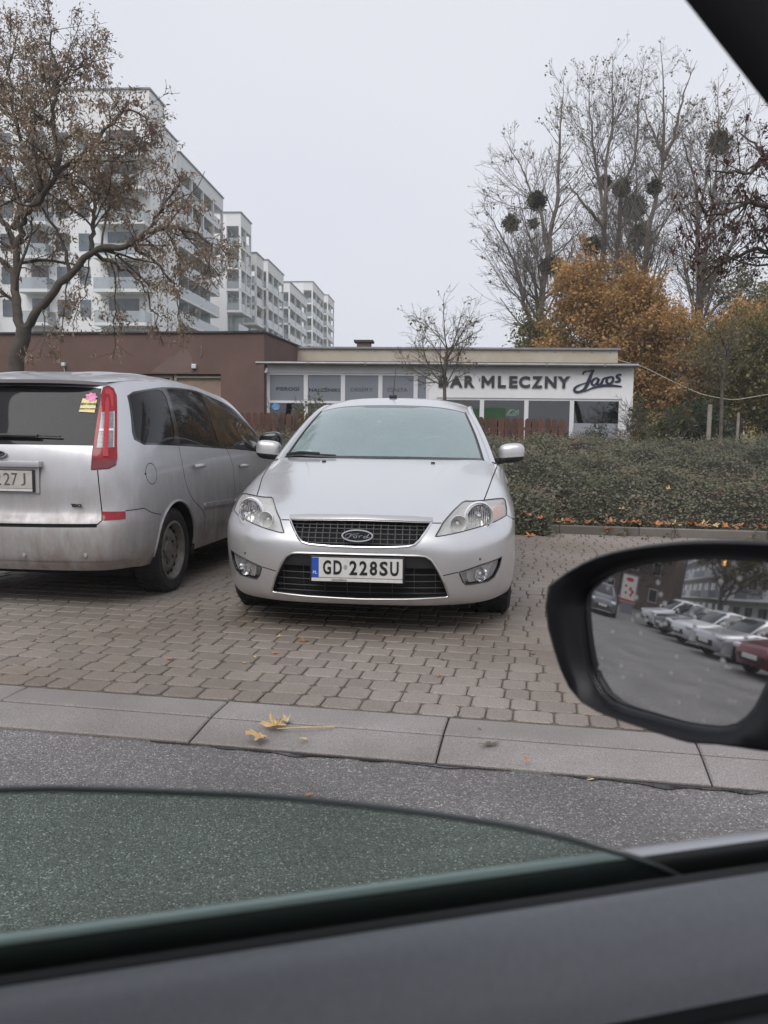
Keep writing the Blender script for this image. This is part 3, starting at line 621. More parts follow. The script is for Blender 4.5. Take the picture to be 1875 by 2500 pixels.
# ------------------------------------------------------------------ slat fence in front of the bar
fe = empty('slat_fence', (-4.1, 23.2, 0), R(-2.2), 'brown wooden picket fence with rounded slats in front of the white bar', 'fence')
sl = None
for k in range(50):
    x = .178*k; h = 1.655-.0018*k+random.uniform(-.012, .012); wd = .158 if k not in (6, 22) else .135
    if sl is None:
        sl_m = MB(); sl_m.prism([(0, .1), (.158, .1), (.158, .955), (.135, .985), (.079, 1.0), (.023, .985), (0, .955)], -.011, .011); sl = sl_m.build('slat', M['fence_wood'], fe); sl.location = (x, 0, 0); sl.scale = (1, 1, h)
    else: reuse(sl, 'slat', fe, (x, random.uniform(-.006, .006), 0), (0, random.uniform(-.008, .008), 0), (wd/.158, 1, h))
for z in (.5, 1.25): MB().box((-.05, .013, z), (8.95, .055, z+.08)).build('rail', M['fence_wood'], fe)
for k in range(5): MB().box((2.2*k, .057, 0), (2.2*k+.09, .147, 1.5)).build('post', M['fence_wood'], fe)

# ------------------------------------------------------------------ stepped white apartment blocks along the street
def apt_part(name, box_, mt, parent): return MB().box(*box_).build(name, mt, parent)
AP_O = (-20.69, 88.0); AP_RZ = math.atan2(.998, .066)
def apartment(label, s0, s1, top, nb, nf, parapet=1.65, lower=6, front=True, depth=13, P=2.75):
    o = empty('apartment_block', (AP_O[0]+.066*s0, AP_O[1]+.998*s0, 0), AP_RZ, label, 'apartment block', 'stepped white apartment blocks')
    L = s1-s0; SB = 1.9; t1 = top-parapet
    apt_part('wall', ((0, SB, 0), (L, depth, top)), M['apt'], o)
    apt_part('parapet', ((0, 0, t1), (L, SB-.003, top)), M['apt2'], o); apt_part('roof_edge', ((-.12, -.12, top+.002), (L+.12, depth, top+.16)), M['rail_metal'], o)
    bw = L/nb; zb_ = t1-P*nf
    post = apt_part('post', ((-.14, 0, zb_+.3), (.14, .28, t1-.002)), M['apt2'], o); post.location.x = .14
    for k in range(1, nb+1): reuse(post, 'post', o, (min(bw*k, L-.14), 0, 0))
    pane = None; rail = None; slab_ = None; frail = None; div = None; win_ = None; fpane = None
    for f in range(nf):
        z = t1-P*(f+1)
        if slab_ is None: slab_ = apt_part('slab', ((0, -.02, 0), (L, SB-.004, .3)), M['apt2'], o); slab_.location.z = z
        else: reuse(slab_, 'slab', o, (0, 0, z))
        for k in range(nb):
            x = bw*k+.16
            if rail is None: rail = apt_part('railing', ((0, .06, .3), (bw-.34, .09, 1.25)), M['rail_glass'], o); rail.location = (x, 0, z)
            else: reuse(rail, 'railing', o, (x, 0, z))
            if pane is None: pane = apt_part('window', ((bw*.16, SB-.06, .35), (bw*.66, SB-.003, 2.5)), M['apt_glass'], o); pane.location = (x, 0, z)
            else: reuse(pane, 'window', o, (x, 0, z))
            if k:
                if div is None: div = apt_part('divider', ((-.04, .3, .3), (.04, SB-.004, 2.2)), M['rail_glass'], o); div.location = (bw*k, 0, z)
                else: reuse(div, 'divider', o, (bw*k, 0, z))
        if front:
            if frail is None: frail = apt_part('railing', ((.06, .3, .3), (.09, SB-.02, 1.25)), M['rail_glass'], o); frail.location = (0, 0, z)
            else: reuse(frail, 'railing', o, (0, 0, z))
    # open balconies below the framed part
    b_s = b_r = b_d = b_w = None
    for f in range(lower):
        z = zb_-P*(f+1)+.06
        if z < 1: break
        if b_s is None:
            b_s = apt_part('slab', ((.1, .35, 0), (L-.5, SB-.004, .26)), M['apt2'], o); b_s.location.z = z; b_r = apt_part('railing', ((.15, .38, .26), (L-.55, .41, 1.3)), M['rail_glass'], o); b_r.location.z = z
        else: reuse(b_s, 'slab', o, (0, 0, z)); reuse(b_r, 'railing', o, (0, 0, z))
        for k in range(nb):
            if b_d is None: b_d = apt_part('divider', ((-.04, .45, .26), (.04, SB-.004, 2.5)), M['rail_glass'], o); b_d.location = (bw*(k+.95), 0, z)
            elif k < nb-1: reuse(b_d, 'divider', o, (bw*(k+.95), 0, z))
            if b_w is None: b_w = apt_part('window', ((bw*.2, SB-.06, .3), (bw*.68, SB-.003, 2.45)), M['apt_glass'], o); b_w.location = (bw*k, 0, z)
            else: reuse(b_w, 'window', o, (bw*k, 0, z))
    return o
b1 = apartment('tallest white apartment block behind the leaning tree with four loggia bays', 0, 17.0, 28.4, 4, 3, 1.5, 7, depth=16, P=2.52)
# its tower and link towards the street corner
apt_part('tower_wall', ((-8.8, 0, 0), (-4.6, 40, 31.1)), M['apt'], b1); apt_part('link_wall', ((-4.597, .25, 0), (-.003, 16, 29.4)), M['apt'], b1)
apt_part('roof_edge', ((-8.92, -.12, 31.102), (-4.5, 40, 31.25)), M['rail_metal'], b1); apt_part('roof_edge', ((-4.48, .13, 29.402), (-.003, 16, 29.54)), M['rail_metal'], b1)
q0 = apt_part('window', ((-4.4, .19, 0), (-3.6, .247, 1.9)), M['apt_glass'], b1); q0.location.z = 1.2
q1 = apt_part('window', ((-8.5, -.06, 0), (-7.4, -.003, 2.0)), M['apt_glass'], b1); q1.location.z = 26.2
fw_ = {}
for f in range(9):
    z = 1.4+2.95*f
    if f: reuse(q0, 'window', b1, (0, 0, z))
    for nm, y0, y1, h0, h1 in (('a', 1.2, 4.0, .3, 2.6), ('b', 5.7, 6.7, 1.0, 2.5), ('c', 7.6, 8.8, 1.0, 2.5), ('d', 9.6, 11.2, .3, 2.6), ('e', 12.8, 14.0, 1.0, 2.5), ('f', 15.2, 17.0, .3, 2.6), ('g', 18.4, 19.4, 1.0, 2.5), ('h', 21.0, 23.0, .3, 2.6)):
        if nm in fw_: reuse(fw_[nm], 'window', b1, (0, 0, z))
        else: fw_[nm] = apt_part('window', ((-8.88, y0, h0), (-8.802, y1, h1)), M['apt_glass'], b1); fw_[nm].location.z = z
    for nm, y0, y1 in (('s1', .05, 4.8), ('s2', 9.0, 11.8), ('s3', 14.8, 17.4), ('s4', 20.4, 23.6)):
        if nm in fw_: reuse(fw_[nm], 'slab', b1, (0, 0, z)); reuse(fw_[nm+'r'], 'railing', b1, (0, 0, z))
        else:
            fw_[nm] = apt_part('slab', ((-10.5, y0, 0), (-8.803, y1, .28)), M['apt2'], b1); fw_[nm].location.z = z
            fw_[nm+'r'] = MB().box((-10.46, y0+.04, .28), (-10.42, y1-.04, 1.3)).box((-10.42, y0+.04, .28), (-8.81, y0+.07, 1.3)).build('railing', M['rail_glass'], b1); fw_[nm+'r'].location.z = z
apartment('second white block along the street with two loggia bays, left of the gap of sky', 26, 32.2, 29.0, 2, 4)
apartment('narrow third white block with a single loggia bay', 35.4, 40.2, 25.8, 1, 3)
apartment('fourth white block in the row with three loggia bays over the brown roof', 43.5, 56.3, 26.4, 3, 5)
apartment('fifth white block, long and low, above the roof of the bar', 62.2, 81, 26.3, 3, 4)
apartment('sixth white block far along the street with a higher stair tower', 88.4, 104.8, 30.8, 3, 6)
apartment('last and smallest white block at the far end of the row', 111.7, 122.7, 31.8, 2, 8)
NOSE = [[(0, 0.09, 0.19), (0.22, 0.095, 0.19), (0.42, 0.12, 0.19), (0.6, 0.19, 0.19), (0.74, 0.31, 0.19), (0.83, 0.46, 0.195), (0.885, 0.6, 0.2)], [(0, 0.05, 0.245), (0.22, 0.055, 0.245), (0.43, 0.08, 0.245), (0.62, 0.15, 0.245), (0.765, 0.285, 0.25), (0.855, 0.44, 0.255), (0.91, 0.59, 0.26)], [(0, 0.015, 0.37), (0.22, 0.02, 0.37), (0.43, 0.045, 0.37), (0.625, 0.115, 0.375), (0.785, 0.265, 0.38), (0.875, 0.43, 0.385), (0.925, 0.585, 0.39)], [(0, 0, 0.49), (0.22, 0.005, 0.49), (0.43, 0.03, 0.49), (0.625, 0.1, 0.5), (0.785, 0.255, 0.51), (0.885, 0.425, 0.52), (0.924, 0.6, 0.53)], [(0, 0.01, 0.575), (0.22, 0.015, 0.575), (0.43, 0.045, 0.58), (0.62, 0.125, 0.59), (0.78, 0.275, 0.6), (0.885, 0.445, 0.61), (0.925, 0.64, 0.62)], [(0, 0.05, 0.66), (0.22, 0.06, 0.66), (0.43, 0.105, 0.66), (0.61, 0.21, 0.675), (0.77, 0.37, 0.69), (0.88, 0.54, 0.695), (0.926, 0.76, 0.685)], [(0, 0.12, 0.73), (0.22, 0.13, 0.725), (0.42, 0.18, 0.728), (0.6, 0.3, 0.738), (0.76, 0.48, 0.76), (0.875, 0.66, 0.76), (0.927, 0.9, 0.72)], [(0, 0.35, 0.82), (0.22, 0.355, 0.815), (0.43, 0.395, 0.815), (0.6, 0.5, 0.797), (0.755, 0.66, 0.81), (0.87, 0.82, 0.805), (0.928, 1.05, 0.73)], [(0, 0.68, 0.91), (0.22, 0.68, 0.905), (0.47, 0.71, 0.909), (0.63, 0.78, 0.888), (0.76, 0.88, 0.878), (0.864, 1.02, 0.855), (0.929, 1.2, 0.735)], [(0, 0.97, 0.972), (0.22, 0.97, 0.97), (0.5, 1.01, 0.97), (0.665, 1.09, 0.949), (0.78, 1.16, 0.932), (0.868, 1.26, 0.89), (0.93, 1.36, 0.74)], [(0, 1.17, 1.01), (0.25, 1.19, 1.01), (0.52, 1.27, 1.007), (0.735, 1.43, 0.998), (0.815, 1.46, 0.974), (0.876, 1.49, 0.92), (0.93, 1.52, 0.74)]]
CMG = [[[0, 0.08, 0.265], [0.35, 0.09, 0.265], [0.6, 0.13, 0.265], [0.74, 0.22, 0.265], [0.81, 0.34, 0.265], [0.86, 0.5, 0.265], [0.88, 1.35, 0.265], [0.885, 2.1, 0.265], [0.88, 2.9, 0.265], [0.87, 3.45, 0.265]], [[0, 0.03, 0.335], [0.35, 0.04, 0.335], [0.63, 0.075, 0.335], [0.785, 0.165, 0.335], [0.86, 0.31, 0.335], [0.892, 0.52, 0.335], [0.893, 1.35, 0.335], [0.893, 2.1, 0.335], [0.89, 2.9, 0.335], [0.885, 3.45, 0.335]], [[0, 0, 0.45], [0.35, 0.008, 0.45], [0.65, 0.045, 0.45], [0.805, 0.135, 0.45], [0.88, 0.3, 0.45], [0.91, 0.55, 0.45], [0.91, 1.38, 0.45], [0.91, 2.1, 0.45], [0.908, 2.9, 0.45], [0.9, 3.45, 0.45]], [[0, 0, 0.58], [0.35, 0.01, 0.58], [0.65, 0.045, 0.58], [0.805, 0.13, 0.58], [0.882, 0.3, 0.58], [0.913, 0.57, 0.58], [0.915, 1.4, 0.58], [0.915, 2.15, 0.58], [0.912, 2.9, 0.58], [0.905, 3.45, 0.58]], [[0, 0.045, 0.66], [0.35, 0.05, 0.66], [0.645, 0.08, 0.66], [0.8, 0.15, 0.66], [0.88, 0.32, 0.66], [0.913, 0.62, 0.66], [0.914, 1.42, 0.66], [0.914, 2.2, 0.66], [0.912, 2.9, 0.66], [0.905, 3.45, 0.66]], [[0, 0.05, 0.8], [0.35, 0.055, 0.8], [0.64, 0.085, 0.8], [0.785, 0.15, 0.8], [0.875, 0.33, 0.8], [0.907, 0.68, 0.8], [0.908, 1.43, 0.8], [0.91, 2.2, 0.8], [0.908, 2.9, 0.8], [0.9, 3.45, 0.8]], [[0, 0.065, 0.945], [0.35, 0.07, 0.945], [0.635, 0.095, 0.945], [0.775, 0.155, 0.945], [0.867, 0.35, 0.945], [0.897, 0.75, 0.945], [0.9, 1.43, 0.945], [0.902, 2.2, 0.945], [0.9, 2.9, 0.945], [0.885, 3.5, 0.945]], [[0, 0.1, 1.08], [0.35, 0.105, 1.08], [0.62, 0.13, 1.08], [0.75, 0.195, 1.08], [0.845, 0.4, 1.08], [0.872, 0.85, 1.075], [0.885, 1.45, 1.06], [0.89, 2.2, 1.035], [0.885, 2.95, 0.99], [0.86, 3.5, 0.93]], [[0, 0.185, 1.25], [0.34, 0.19, 1.25], [0.6, 0.215, 1.25], [0.71, 0.28, 1.25], [0.805, 0.48, 1.25], [0.838, 0.9, 1.255], [0.845, 1.5, 1.245], [0.84, 2.15, 1.215], [0.825, 2.85, 1.125], [0.83, 3.48, 0.975]], [[0, 0.265, 1.41], [0.33, 0.27, 1.41], [0.575, 0.295, 1.41], [0.665, 0.36, 1.41], [0.762, 0.53, 1.41], [0.795, 0.93, 1.43], [0.8, 1.5, 1.425], [0.79, 2.1, 1.385], [0.775, 2.75, 1.3], [0.8, 3.4, 1.065]], [[0, 0.32, 1.505], [0.32, 0.325, 1.505], [0.55, 0.345, 1.505], [0.63, 0.4, 1.51], [0.705, 0.56, 1.53], [0.745, 0.96, 1.548], [0.75, 1.5, 1.552], [0.738, 2.05, 1.51], [0.725, 2.65, 1.42], [0.77, 3.3, 1.135]]]
# ------------------------------------------------------------------ shared car bits
def superell(c, r, e=.5, n=20, m=12, M_=None):
    """rounded block"""
    V = []; F = []; sg = lambda x, p: math.copysign(abs(x)**p, x)
    for j in range(m+1):
        b = -math.pi/2+math.pi*j/m
        for i in range(n):
            a = 2*math.pi*i/n; V.append((c[0]+r[0]*sg(math.cos(b), e)*sg(math.cos(a), e), c[1]+r[1]*sg(math.cos(b), e)*sg(math.sin(a), e), c[2]+r[2]*sg(math.sin(b), e)))
    for j in range(m):
        for i in range(n): F.append((j*n+i, j*n+(i+1) % n, (j+1)*n+(i+1) % n, (j+1)*n+i))
    return V, F
def wheel(parent, x, y, r=.316, w=.205, side=1, steel=True, z=None, rim=None):
    """tyre and rim; axle along x, outer face towards side"""
    M0 = Matrix.Translation((x, y, z or r))
    t = MB(); h = w/2; rr = r*.66
    t.lathe([(rr-.01, -h*.8), (rr+.03, -h), (r*.90, -h*1.04), (r*.975, -h*.86), (r, -h*.6), (r, -h*.2), (r*.985, -h*.19), (r*.985, -h*.13), (r, -h*.12), (r, h*.12), (r*.985, h*.13), (r*.985, h*.19), (r, h*.2), (r, h*.6), (r*.975, h*.86), (r*.90, h*1.04), (rr+.03, h), (rr-.01, h*.8)], 48, M0)
    # tread blocks
    for k in range(40):
        a = 2*math.pi*k/40; 
        for s in (-1, 1):
            Mb = M0 @ Matrix.Rotation(a, 4, 'X'); t.box((s*h*.62-.02, -.012, r-.004), (s*h*.62+.02, .012, r+.003), M=Mb)
    wo_ = t.build('wheel', M['rubber'], parent, True, angle=35)
    rb = MB(); s = side; rb.lathe([(rr+.012, s*h*.96), (rr-.004, s*h*1.0), (rr-.012, s*h*.86), (rr-.022, s*h*.55), (rr*.86, s*h*.34), (rr*.80, s*h*.42), (rr*.70, s*h*.60), (rr*.55, s*h*.62), (rr*.40, s*h*.50), (rr*.33, s*h*.52), (rr*.30, s*h*.66), (rr*.2, s*h*.70), (0.001, s*h*.70)] if steel else
             [(rr+.012, s*h*.96), (rr-.004, s*h*1.0), (rr-.014, s*h*.8), (rr*.9, s*h*.55), (rr*.5, s*h*.72), (rr*.2, s*h*.78), (.001, s*h*.8)], 48, M0)
    ro = rb.build('rim', rim or M['steel_rim'], wo_, True, angle=50)
    if steel:
        hb = MB()
        for k in range(16):
            a = 2*math.pi*k/16; Mb = M0 @ Matrix.Rotation(a, 4, 'X'); hb.box((s*h*.36-.006, -.013, rr*.775), (s*h*.50+.004, .013, rr*.885), .004, M=Mb)
        for k in range(5):
            a = 2*math.pi*k/5+.3; Mb = M0 @ Matrix.Rotation(a, 4, 'X'); hb.box((s*h*.5, -.010, rr*.42), (s*h*.60, .010, rr*.42+.020), .003, M=Mb)
        tag(hb.build('vent_holes', M['liner'], wo_), kind='stuff')
    return wo_
def badge(parent, c, a, b, tilt=0.0, name='badge'):
    """oval badge with a flowing four letter script, facing -y"""
    o = MB(); n = 40; V = []; F = []
    prof = [(1.0, .0), (1.0, -.006), (.95, -.010), (.86, -.010), (.83, -.006)]
    for k in range(n):
        th = 2*math.pi*k/n
        for s, d in prof: V.append((a*math.cos(th)*(1-(1-s)*(.7)), d, b*math.sin(th)*(1-(1-s)*1.5)))
    m_ = len(prof)
    for k in range(n):
        for i in range(m_-1): F.append((k*m_+i, k*m_+i+1, ((k+1) % n)*m_+i+1, ((k+1) % n)*m_+i))
    o.add(V, F); ob = o.build(name, M['satin'], parent, True); ob.location = c; ob.rotation_euler = (tilt, 0, 0)
    i_ = MB(); i_.prism([(a*.90*math.cos(t), b*.78*math.sin(t)) for t in np.linspace(0, 2*math.pi, 36, endpoint=False)], -.007, .0); i_.build('badge_oval', M['badge_blue'], ob)
    k = a*.0125
    strokes([([(-44, -4), (-40, 6), (-28, 9), (-10, 8), (6, 11)], (2, 3, 3, 3, 2)), ([(-22, 8), (-27, -4), (-34, -13), (-44, -12)], (3, 4, 4, 2)), ([(-30, -2), (-16, 0)], (2, 3)),
             ([(-6, 0), (-14, -4), (-10, -11), (-2, -8), (-4, -1), (4, 0)], (3, 4, 4, 4, 3, 2)), ([(8, 1), (6, -11)], (3, 4)), ([(7, -4), (13, 1), (19, 0)], (2, 3, 3)),
             ([(36, -1), (26, -3), (23, -10), (32, -10), (38, 0), (44, 13), (38, 2), (36, -10), (46, -6)], (3, 4, 4, 3, 3, 3, 4, 4, 2))],
            'badge_script', M['satin'], ob, lambda x: x*k*1.35, lambda z: z*k*.95, k*.22, -.0095, -.006)
    return ob
def hoop(P, cy, cz, r, seed, n=26, a0=0, a1=2*math.pi):
    """circle in the (y,z) view of patch P, returned in patch parameters"""
    out = []
    for t in np.linspace(a0, a1, n, endpoint=abs(a1-a0-2*math.pi) > 1e-6):
        q = np.array(seed, float); tgt = np.array((cy+r*math.cos(t), cz+r*math.sin(t)))
        for _ in range(25):
            f = P(q[None])[0][1:]-tgt; a, b = P.der(q[None]); J = np.stack([a[0][1:], b[0][1:]], 1)
            q = q-np.clip(np.linalg.lstsq(J, f, rcond=None)[0], -.4, .4); q[1] = min(max(q[1], 0.), P.nr-1); q[0] = min(max(q[0], P.u0), P.u1)
        out.append(tuple(q)); seed = q
    return out
def sym(half): return half+[(-u, v) for u, v in half[::-1] if abs(u) > 1e-6]
def wall(name, P, poly, d0, d1, mt, parent, step=.12, sgn=1):
    q = np.array(dense(poly, step)); X = P(q); N = P.nrm(q)*sgn; mb = MB(); A = X+N*d0; B = X+N*d1
    mb.strip(list(A)+[A[0]], list(B)+[B[0]]); return mb.build(name, mt, parent, True)

# ------------------------------------------------------------------ silver saloon facing the road
md = empty('parked_car', (-.149, 4.868, 0), R(-5.6), 'silver family car parked nose out with GD 228SU plate and wide black grilles', 'car', 'cars on the block paving')
N_ = Patch(NOSE); NF = bool(N_.nrm(np.array([[0, 3.]]))[0][1] > 0); NS = -1 if NF else 1
HL = [(2.05, 4.29), (2.29, 5.21), (2.67, 6.12), (2.95, 6.69), (3.08, 6.79), (3.78, 6.56), (4.23, 6.47), (4.72, 6.43), (4.85, 6.23), (4.87, 5.42), (4.81, 4.98), (4.11, 4.72), (3.33, 4.54), (2.61, 4.38), (2.12, 4.28)]
FG = [(2.76, 2.17), (3.46, 2.39), (4.42, 2.55), (4.3, 2.12), (4.07, 1.74), (3.79, 1.60), (2.99, 1.59), (2.88, 1.75)]
LG = sym([(0, 3.09), (.9, 3.09), (1.62, 3.08), (1.80, 3.03), (1.96, 2.83), (2.14, 2.34), (2.33, 1.74), (2.47, 1.10), (2.40, 1.01), (2.21, .985), (1.42, .88), (0, .79)])
UG = sym([(0, 5.37), (1.09, 5.34), (1.93, 5.25), (1.75, 4.54), (1.62, 4.06), (1.50, 3.80), (1.30, 3.68), (.7, 3.60), (0, 3.57)])
SH = [(3.78, 6.56), (3.95, 7.28), (4.10, 7.9), (4.23, 8.7), (4.29, 9.3), (4.3, 10)]
HOOD = sym([(0, 5.37), (1.09, 5.34), (1.93, 5.25), (2.28, 5.17), (3.3, 5.9)]+SH)
BUMP = sym([(0, 5.37), (1.09, 5.34), (1.93, 5.25), (2.28, 5.17), (3.3, 5.9), (4.82, 4.97), (5.4, 4.62), (6, 4.45), (6, 0)])
WING = SH+[(6, 10), (6, 4.45), (5.4, 4.62), (4.82, 4.97), (3.3, 5.9)]
ST = sym([(0, 5.80), (1.38, 5.80), (1.99, 5.64), (1.98, 5.40), (1.90, 5.32), (1.05, 5.42), (0, 5.45)])
g1 = band(N_, [(1.95, 5.25), (2.24, 5.18)], .0035); g2 = band(N_, SH, .0035); g3 = band(N_, [(4.84, 4.96), (5.4, 4.62), (6, 4.45)], .003); g4 = band(N_, [(2.30, 2.06), (2.74, 2.17)], .003)
hlx = band(N_, HL+[HL[0]], .005); fgx = FG
HOLES = [HL, flip(HL), FG, flip(FG), LG, UG]; GAPS = [g1, flip(g1), g2, flip(g2), g3, flip(g3), g4, flip(g4)]
pn = Panels(N_, HOLES+GAPS+[HOOD, BUMP, WING, flip(WING), ST], .17, flipn=NF)
body = pn.piece('bonnet', M['silver'], md, [HOOD], HOLES+GAPS)
pn.piece('bumper', M['silver'], md, [BUMP], HOLES+GAPS)
pn.piece('wing', M['silver'], md, [WING], HOLES+GAPS); pn.piece('wing', M['silver'], md, [flip(WING)], HOLES+GAPS)
pn.piece('gap_backing', M['liner'], md, None, HOLES, off=-.012)
pn.piece('bonnet_lip', M['satin'], md, [ST], [UG], off=.007, thick=.012)
# upper grille
ug = pn.piece('upper_grille', M['liner'], md, [UG], off=-.055); wall('grille_surround', N_, UG, -.055, .002, M['black'], ug, sgn=NS)
mb = MB(); q = UG[2:UG.index((0, 3.57))+1]; full = q+[(-u, v) for u, v in q[::-1][1:]]
mb.tube(pn.line(full, .002, False), .0075, 8); mb.build('grille_trim', M['chrome'], ug, True)
def bars(poly, hv, vu, off, r, mt, name, parent, vr):
    mb = MB(); P = np.array(poly)
    for v in hv:
        us = np.linspace(-2.6, 2.6, 220); i = inside(np.stack([us, us*0+v], 1), poly)
        if i.sum() > 3: u0, u1 = us[i].min(), us[i].max(); mb.tube(pn.line([(u0, v), (u1, v)], off, False), r, 5)
    for u in vu:
        vs = np.linspace(*vr, 160); i = inside(np.stack([vs*0+u, vs], 1), poly)
        if i.sum() > 3: v0, v1 = vs[i].min(), vs[i].max(); mb.tube(pn.line([(u, v0), (u, v1)], off-.003, False), r*.9, 5)
    return mb.build(name, mt, parent, True)
bars(UG, (3.86, 4.2, 4.54, 4.86, 5.14), np.arange(-1.75, 1.76, .194), -.022, .0034, mat('dark grille plastic', (.05, .05, .053), .5), 'grille_mesh', ug, (3.4, 5.5))
badge(ug, (0, -.012, .607), .093, .037, R(-12))
# lower grille
lg = pn.piece('lower_grille', M['liner'], md, [LG], off=-.06); wall('grille_surround', N_, LG, -.06, .002, M['black'], lg, sgn=NS)
mb = MB(); mb.tube(pn.line(LG, .0015, True), .0065, 8, closed=True); mb.build('grille_trim', M['satin'], lg, True)
bars(LG, (1.15, 1.45, 1.75, 2.05), np.arange(-2.1, 2.11, .6), -.02, .003, mat('grey grille plastic', (.03, .03, .033), .5), 'grille_mesh', lg, (.7, 3.2))
pn.piece('grille_panel', M['black'], lg, [[(-2.1, 2.38), (2.1, 2.38), (1.9, 2.84), (1.75, 3.02), (-1.75, 3.02), (-1.9, 2.84)]], off=-.012)
# number plate
MB().box((-.272, -.022, .338), (.272, .004, .488), .004).build('plate_holder', M['black'], md)
npl = MB().box((-.262, -.027, .365), (.262, -.0225, .480), .0015).build('number_plate', M['plate'], md)
MB().box((-.2615, -.0285, .366), (-.221, -.0272, .479)).build('plate_band', M['plate_blue'], npl)
MB().box((-.262, -.0265, .343), (.262, -.0225, .362)).build('dealer_strip', M['plate'], npl)
for chs, x0, x1 in (('G', -.196, -.149), ('D', -.135, -.086), ('2', -.043, .002), ('2', .015, .060), ('8', .074, .117), ('S', .130, .178), ('U', .191, .240)):
    fit_text(text_mesh(chs, .1, .0028, .0005, mat=M['ink'], name='plate_letter', parent=npl), x0, x1, .3825, .4655, -.0285)
fit_text(text_mesh('PL', .03, .0006, .0004, mat=M['plate'], name='plate_letter', parent=npl), -.254, -.229, .385, .402, -.0296)
fit_text(text_mesh('GDAŃSKA', .02, .0003, .0003, mat=M['ink'], name='lettering', parent=npl), -.147, -.058, .3465, .3595, -.0275)
st_ = MB(); st_.prism([(-.066+.011*math.cos(t), .427+.014*math.sin(t)) for t in np.linspace(0, 6.28, 12, endpoint=False)], -.0282, -.0272); st_.build('plate_seal', M['decal_light'], npl)
# lamps
def lampset(f, amb):
    h = f(HL); lens = pn.piece('headlight', M['lens'], md, [h], off=-.003); lens.data.materials[0] = M['lens']
    pn.piece('lamp_bowl', M['reflector'], lens, [h], off=-.05); wall('lamp_wall', N_, h, -.05, .0, M['white_lens'], lens, sgn=NS)
    mb = MB(); mb.tube(pn.line(h, -.001, True), .0042, 6, closed=True); mb.build('lamp_seal', M['gloss_black'], lens, True)
    s = 1 if f is not flip else -1
    for (x, y, z), r, in (((.690, .305, .702), .078), ((.565, .175, .672), .050)):
        Mx = Matrix.Translation((s*x, y, z)) @ Matrix.Rotation(s*R(14), 4, 'Z') @ Matrix.Rotation(R(-90), 4, 'Z')
        b = MB(); b.lathe([(r, .03), (r*.97, .035), (r*.94, .028), (r*.8, -.004), (r*.5, -.022), (r*.2, -.028), (r*.19, .0), (.001, .004)], 28, Mx); b.build('reflector', M['chrome'] if r > .06 else M['reflector'], lens, True, angle=30)
        if r > .06:
            fl = MB()
            for k in range(-5, 6):
                zz = k*.0125; hh = math.sqrt(max(r*r-zz*zz, 0))*.86; fl.tube([Mx @ Vector((.012-.02*(1-abs(t)), zz, t*hh)) for t in (-1, -.5, 0, .5, 1)], .0022, 5)
            fl.build('reflector_flute', M['reflector'], lens, True)
    ring = MB(); Mx = Matrix.Translation((s*.690, .27, .702)) @ Matrix.Rotation(s*R(20), 4, 'Z') @ Matrix.Rotation(R(-90), 4, 'Z'); ring.lathe([(.080, .0), (.087, .012), (.094, .0)], 32, Mx); ring.build('lamp_ring', M['white_lens'], lens, True)
    pn.piece('turn_signal', amb, lens, [f([(4.18, 5.75), (4.78, 6.15), (4.80, 5.12), (4.08, 4.86)])], off=-.014)
    g = f(FG); fl = pn.piece('fog_light', M['lens'], md, [f([(3.02, 2.17), (3.5, 2.28), (4.33, 2.47), (4.24, 2.12), (4.02, 1.78), (3.78, 1.66), (3.12, 1.66), (3.05, 1.85)])], off=-.012)
    pn.piece('lamp_bowl', M['reflector'], fl, [g], off=-.05); wall('lamp_wall', N_, g, -.05, .001, M['gloss_black'], fl, sgn=NS)
    Mx = Matrix.Translation((s*.70, .195, .372)) @ Matrix.Rotation(s*R(25), 4, 'Z') @ Matrix.Rotation(R(-90), 4, 'Z'); b = MB(); b.lathe([(.042, .02), (.038, .012), (.02, -.012), (.012, -.012), (.011, .006), (.001, .008)], 24, Mx); b.build('reflector', M['chrome'], fl, True)
    mb = MB(); mb.tube(pn.line(g, .0, True), .004, 6, closed=True); mb.build('lamp_seal', M['gloss_black'], fl, True)
pn2 = Panels(N_, HOLES+[[(4.18, 5.75), (4.78, 6.15), (4.80, 5.12), (4.08, 4.86)], flip([(4.18, 5.75), (4.78, 6.15), (4.80, 5.12), (4.08, 4.86)]), [(3.02, 2.17), (3.5, 2.28), (4.33, 2.47), (4.24, 2.12), (4.02, 1.78), (3.78, 1.66), (3.12, 1.66), (3.05, 1.85)], flip([(3.02, 2.17), (3.5, 2.28), (4.33, 2.47), (4.24, 2.12), (4.02, 1.78), (3.78, 1.66), (3.12, 1.66), (3.05, 1.85)])], .14, flipn=NF)
_pn = pn; pn = pn2; lampset(lambda p: p, M['amber']); lampset(flip, M['pale_amber']); pn = _pn
for s in (1, -1):
    p = N_(np.array([[1.53*s, 9.36]]))[0]; a = MB(); a.box((p[0]-.014, p[1]-.012, p[2]-.004), (p[0]+.014, p[1]+.012, p[2]+.009), .003); a.build('washer_jet', M['black'], md)
    p = N_(np.array([[3.43*s, 2.66]]))[0]; a = MB(); a.lathe([(.008, 0), (.008, .003), (.001, .003)], 14, Matrix.Translation(p) @ Matrix.Rotation(R(-70 if s > 0 else -110), 4, 'Z')); a.build('parking_sensor', M['ink_grey'], md, True)
# raised edge lines on the bonnet
for s in (1, -1):
    l = [(2.0*s, 9.2), (1.85*s, 8.6), (1.75*s, 8.0)]; mb = MB(); mb.tube(pn.line(l, -.001, False), [.0005, .003, .0005] if len(pn.line(l, 0, False)) == 3 else .0022, 5); mb.build('bonnet_crease', M['silver'], md, True)
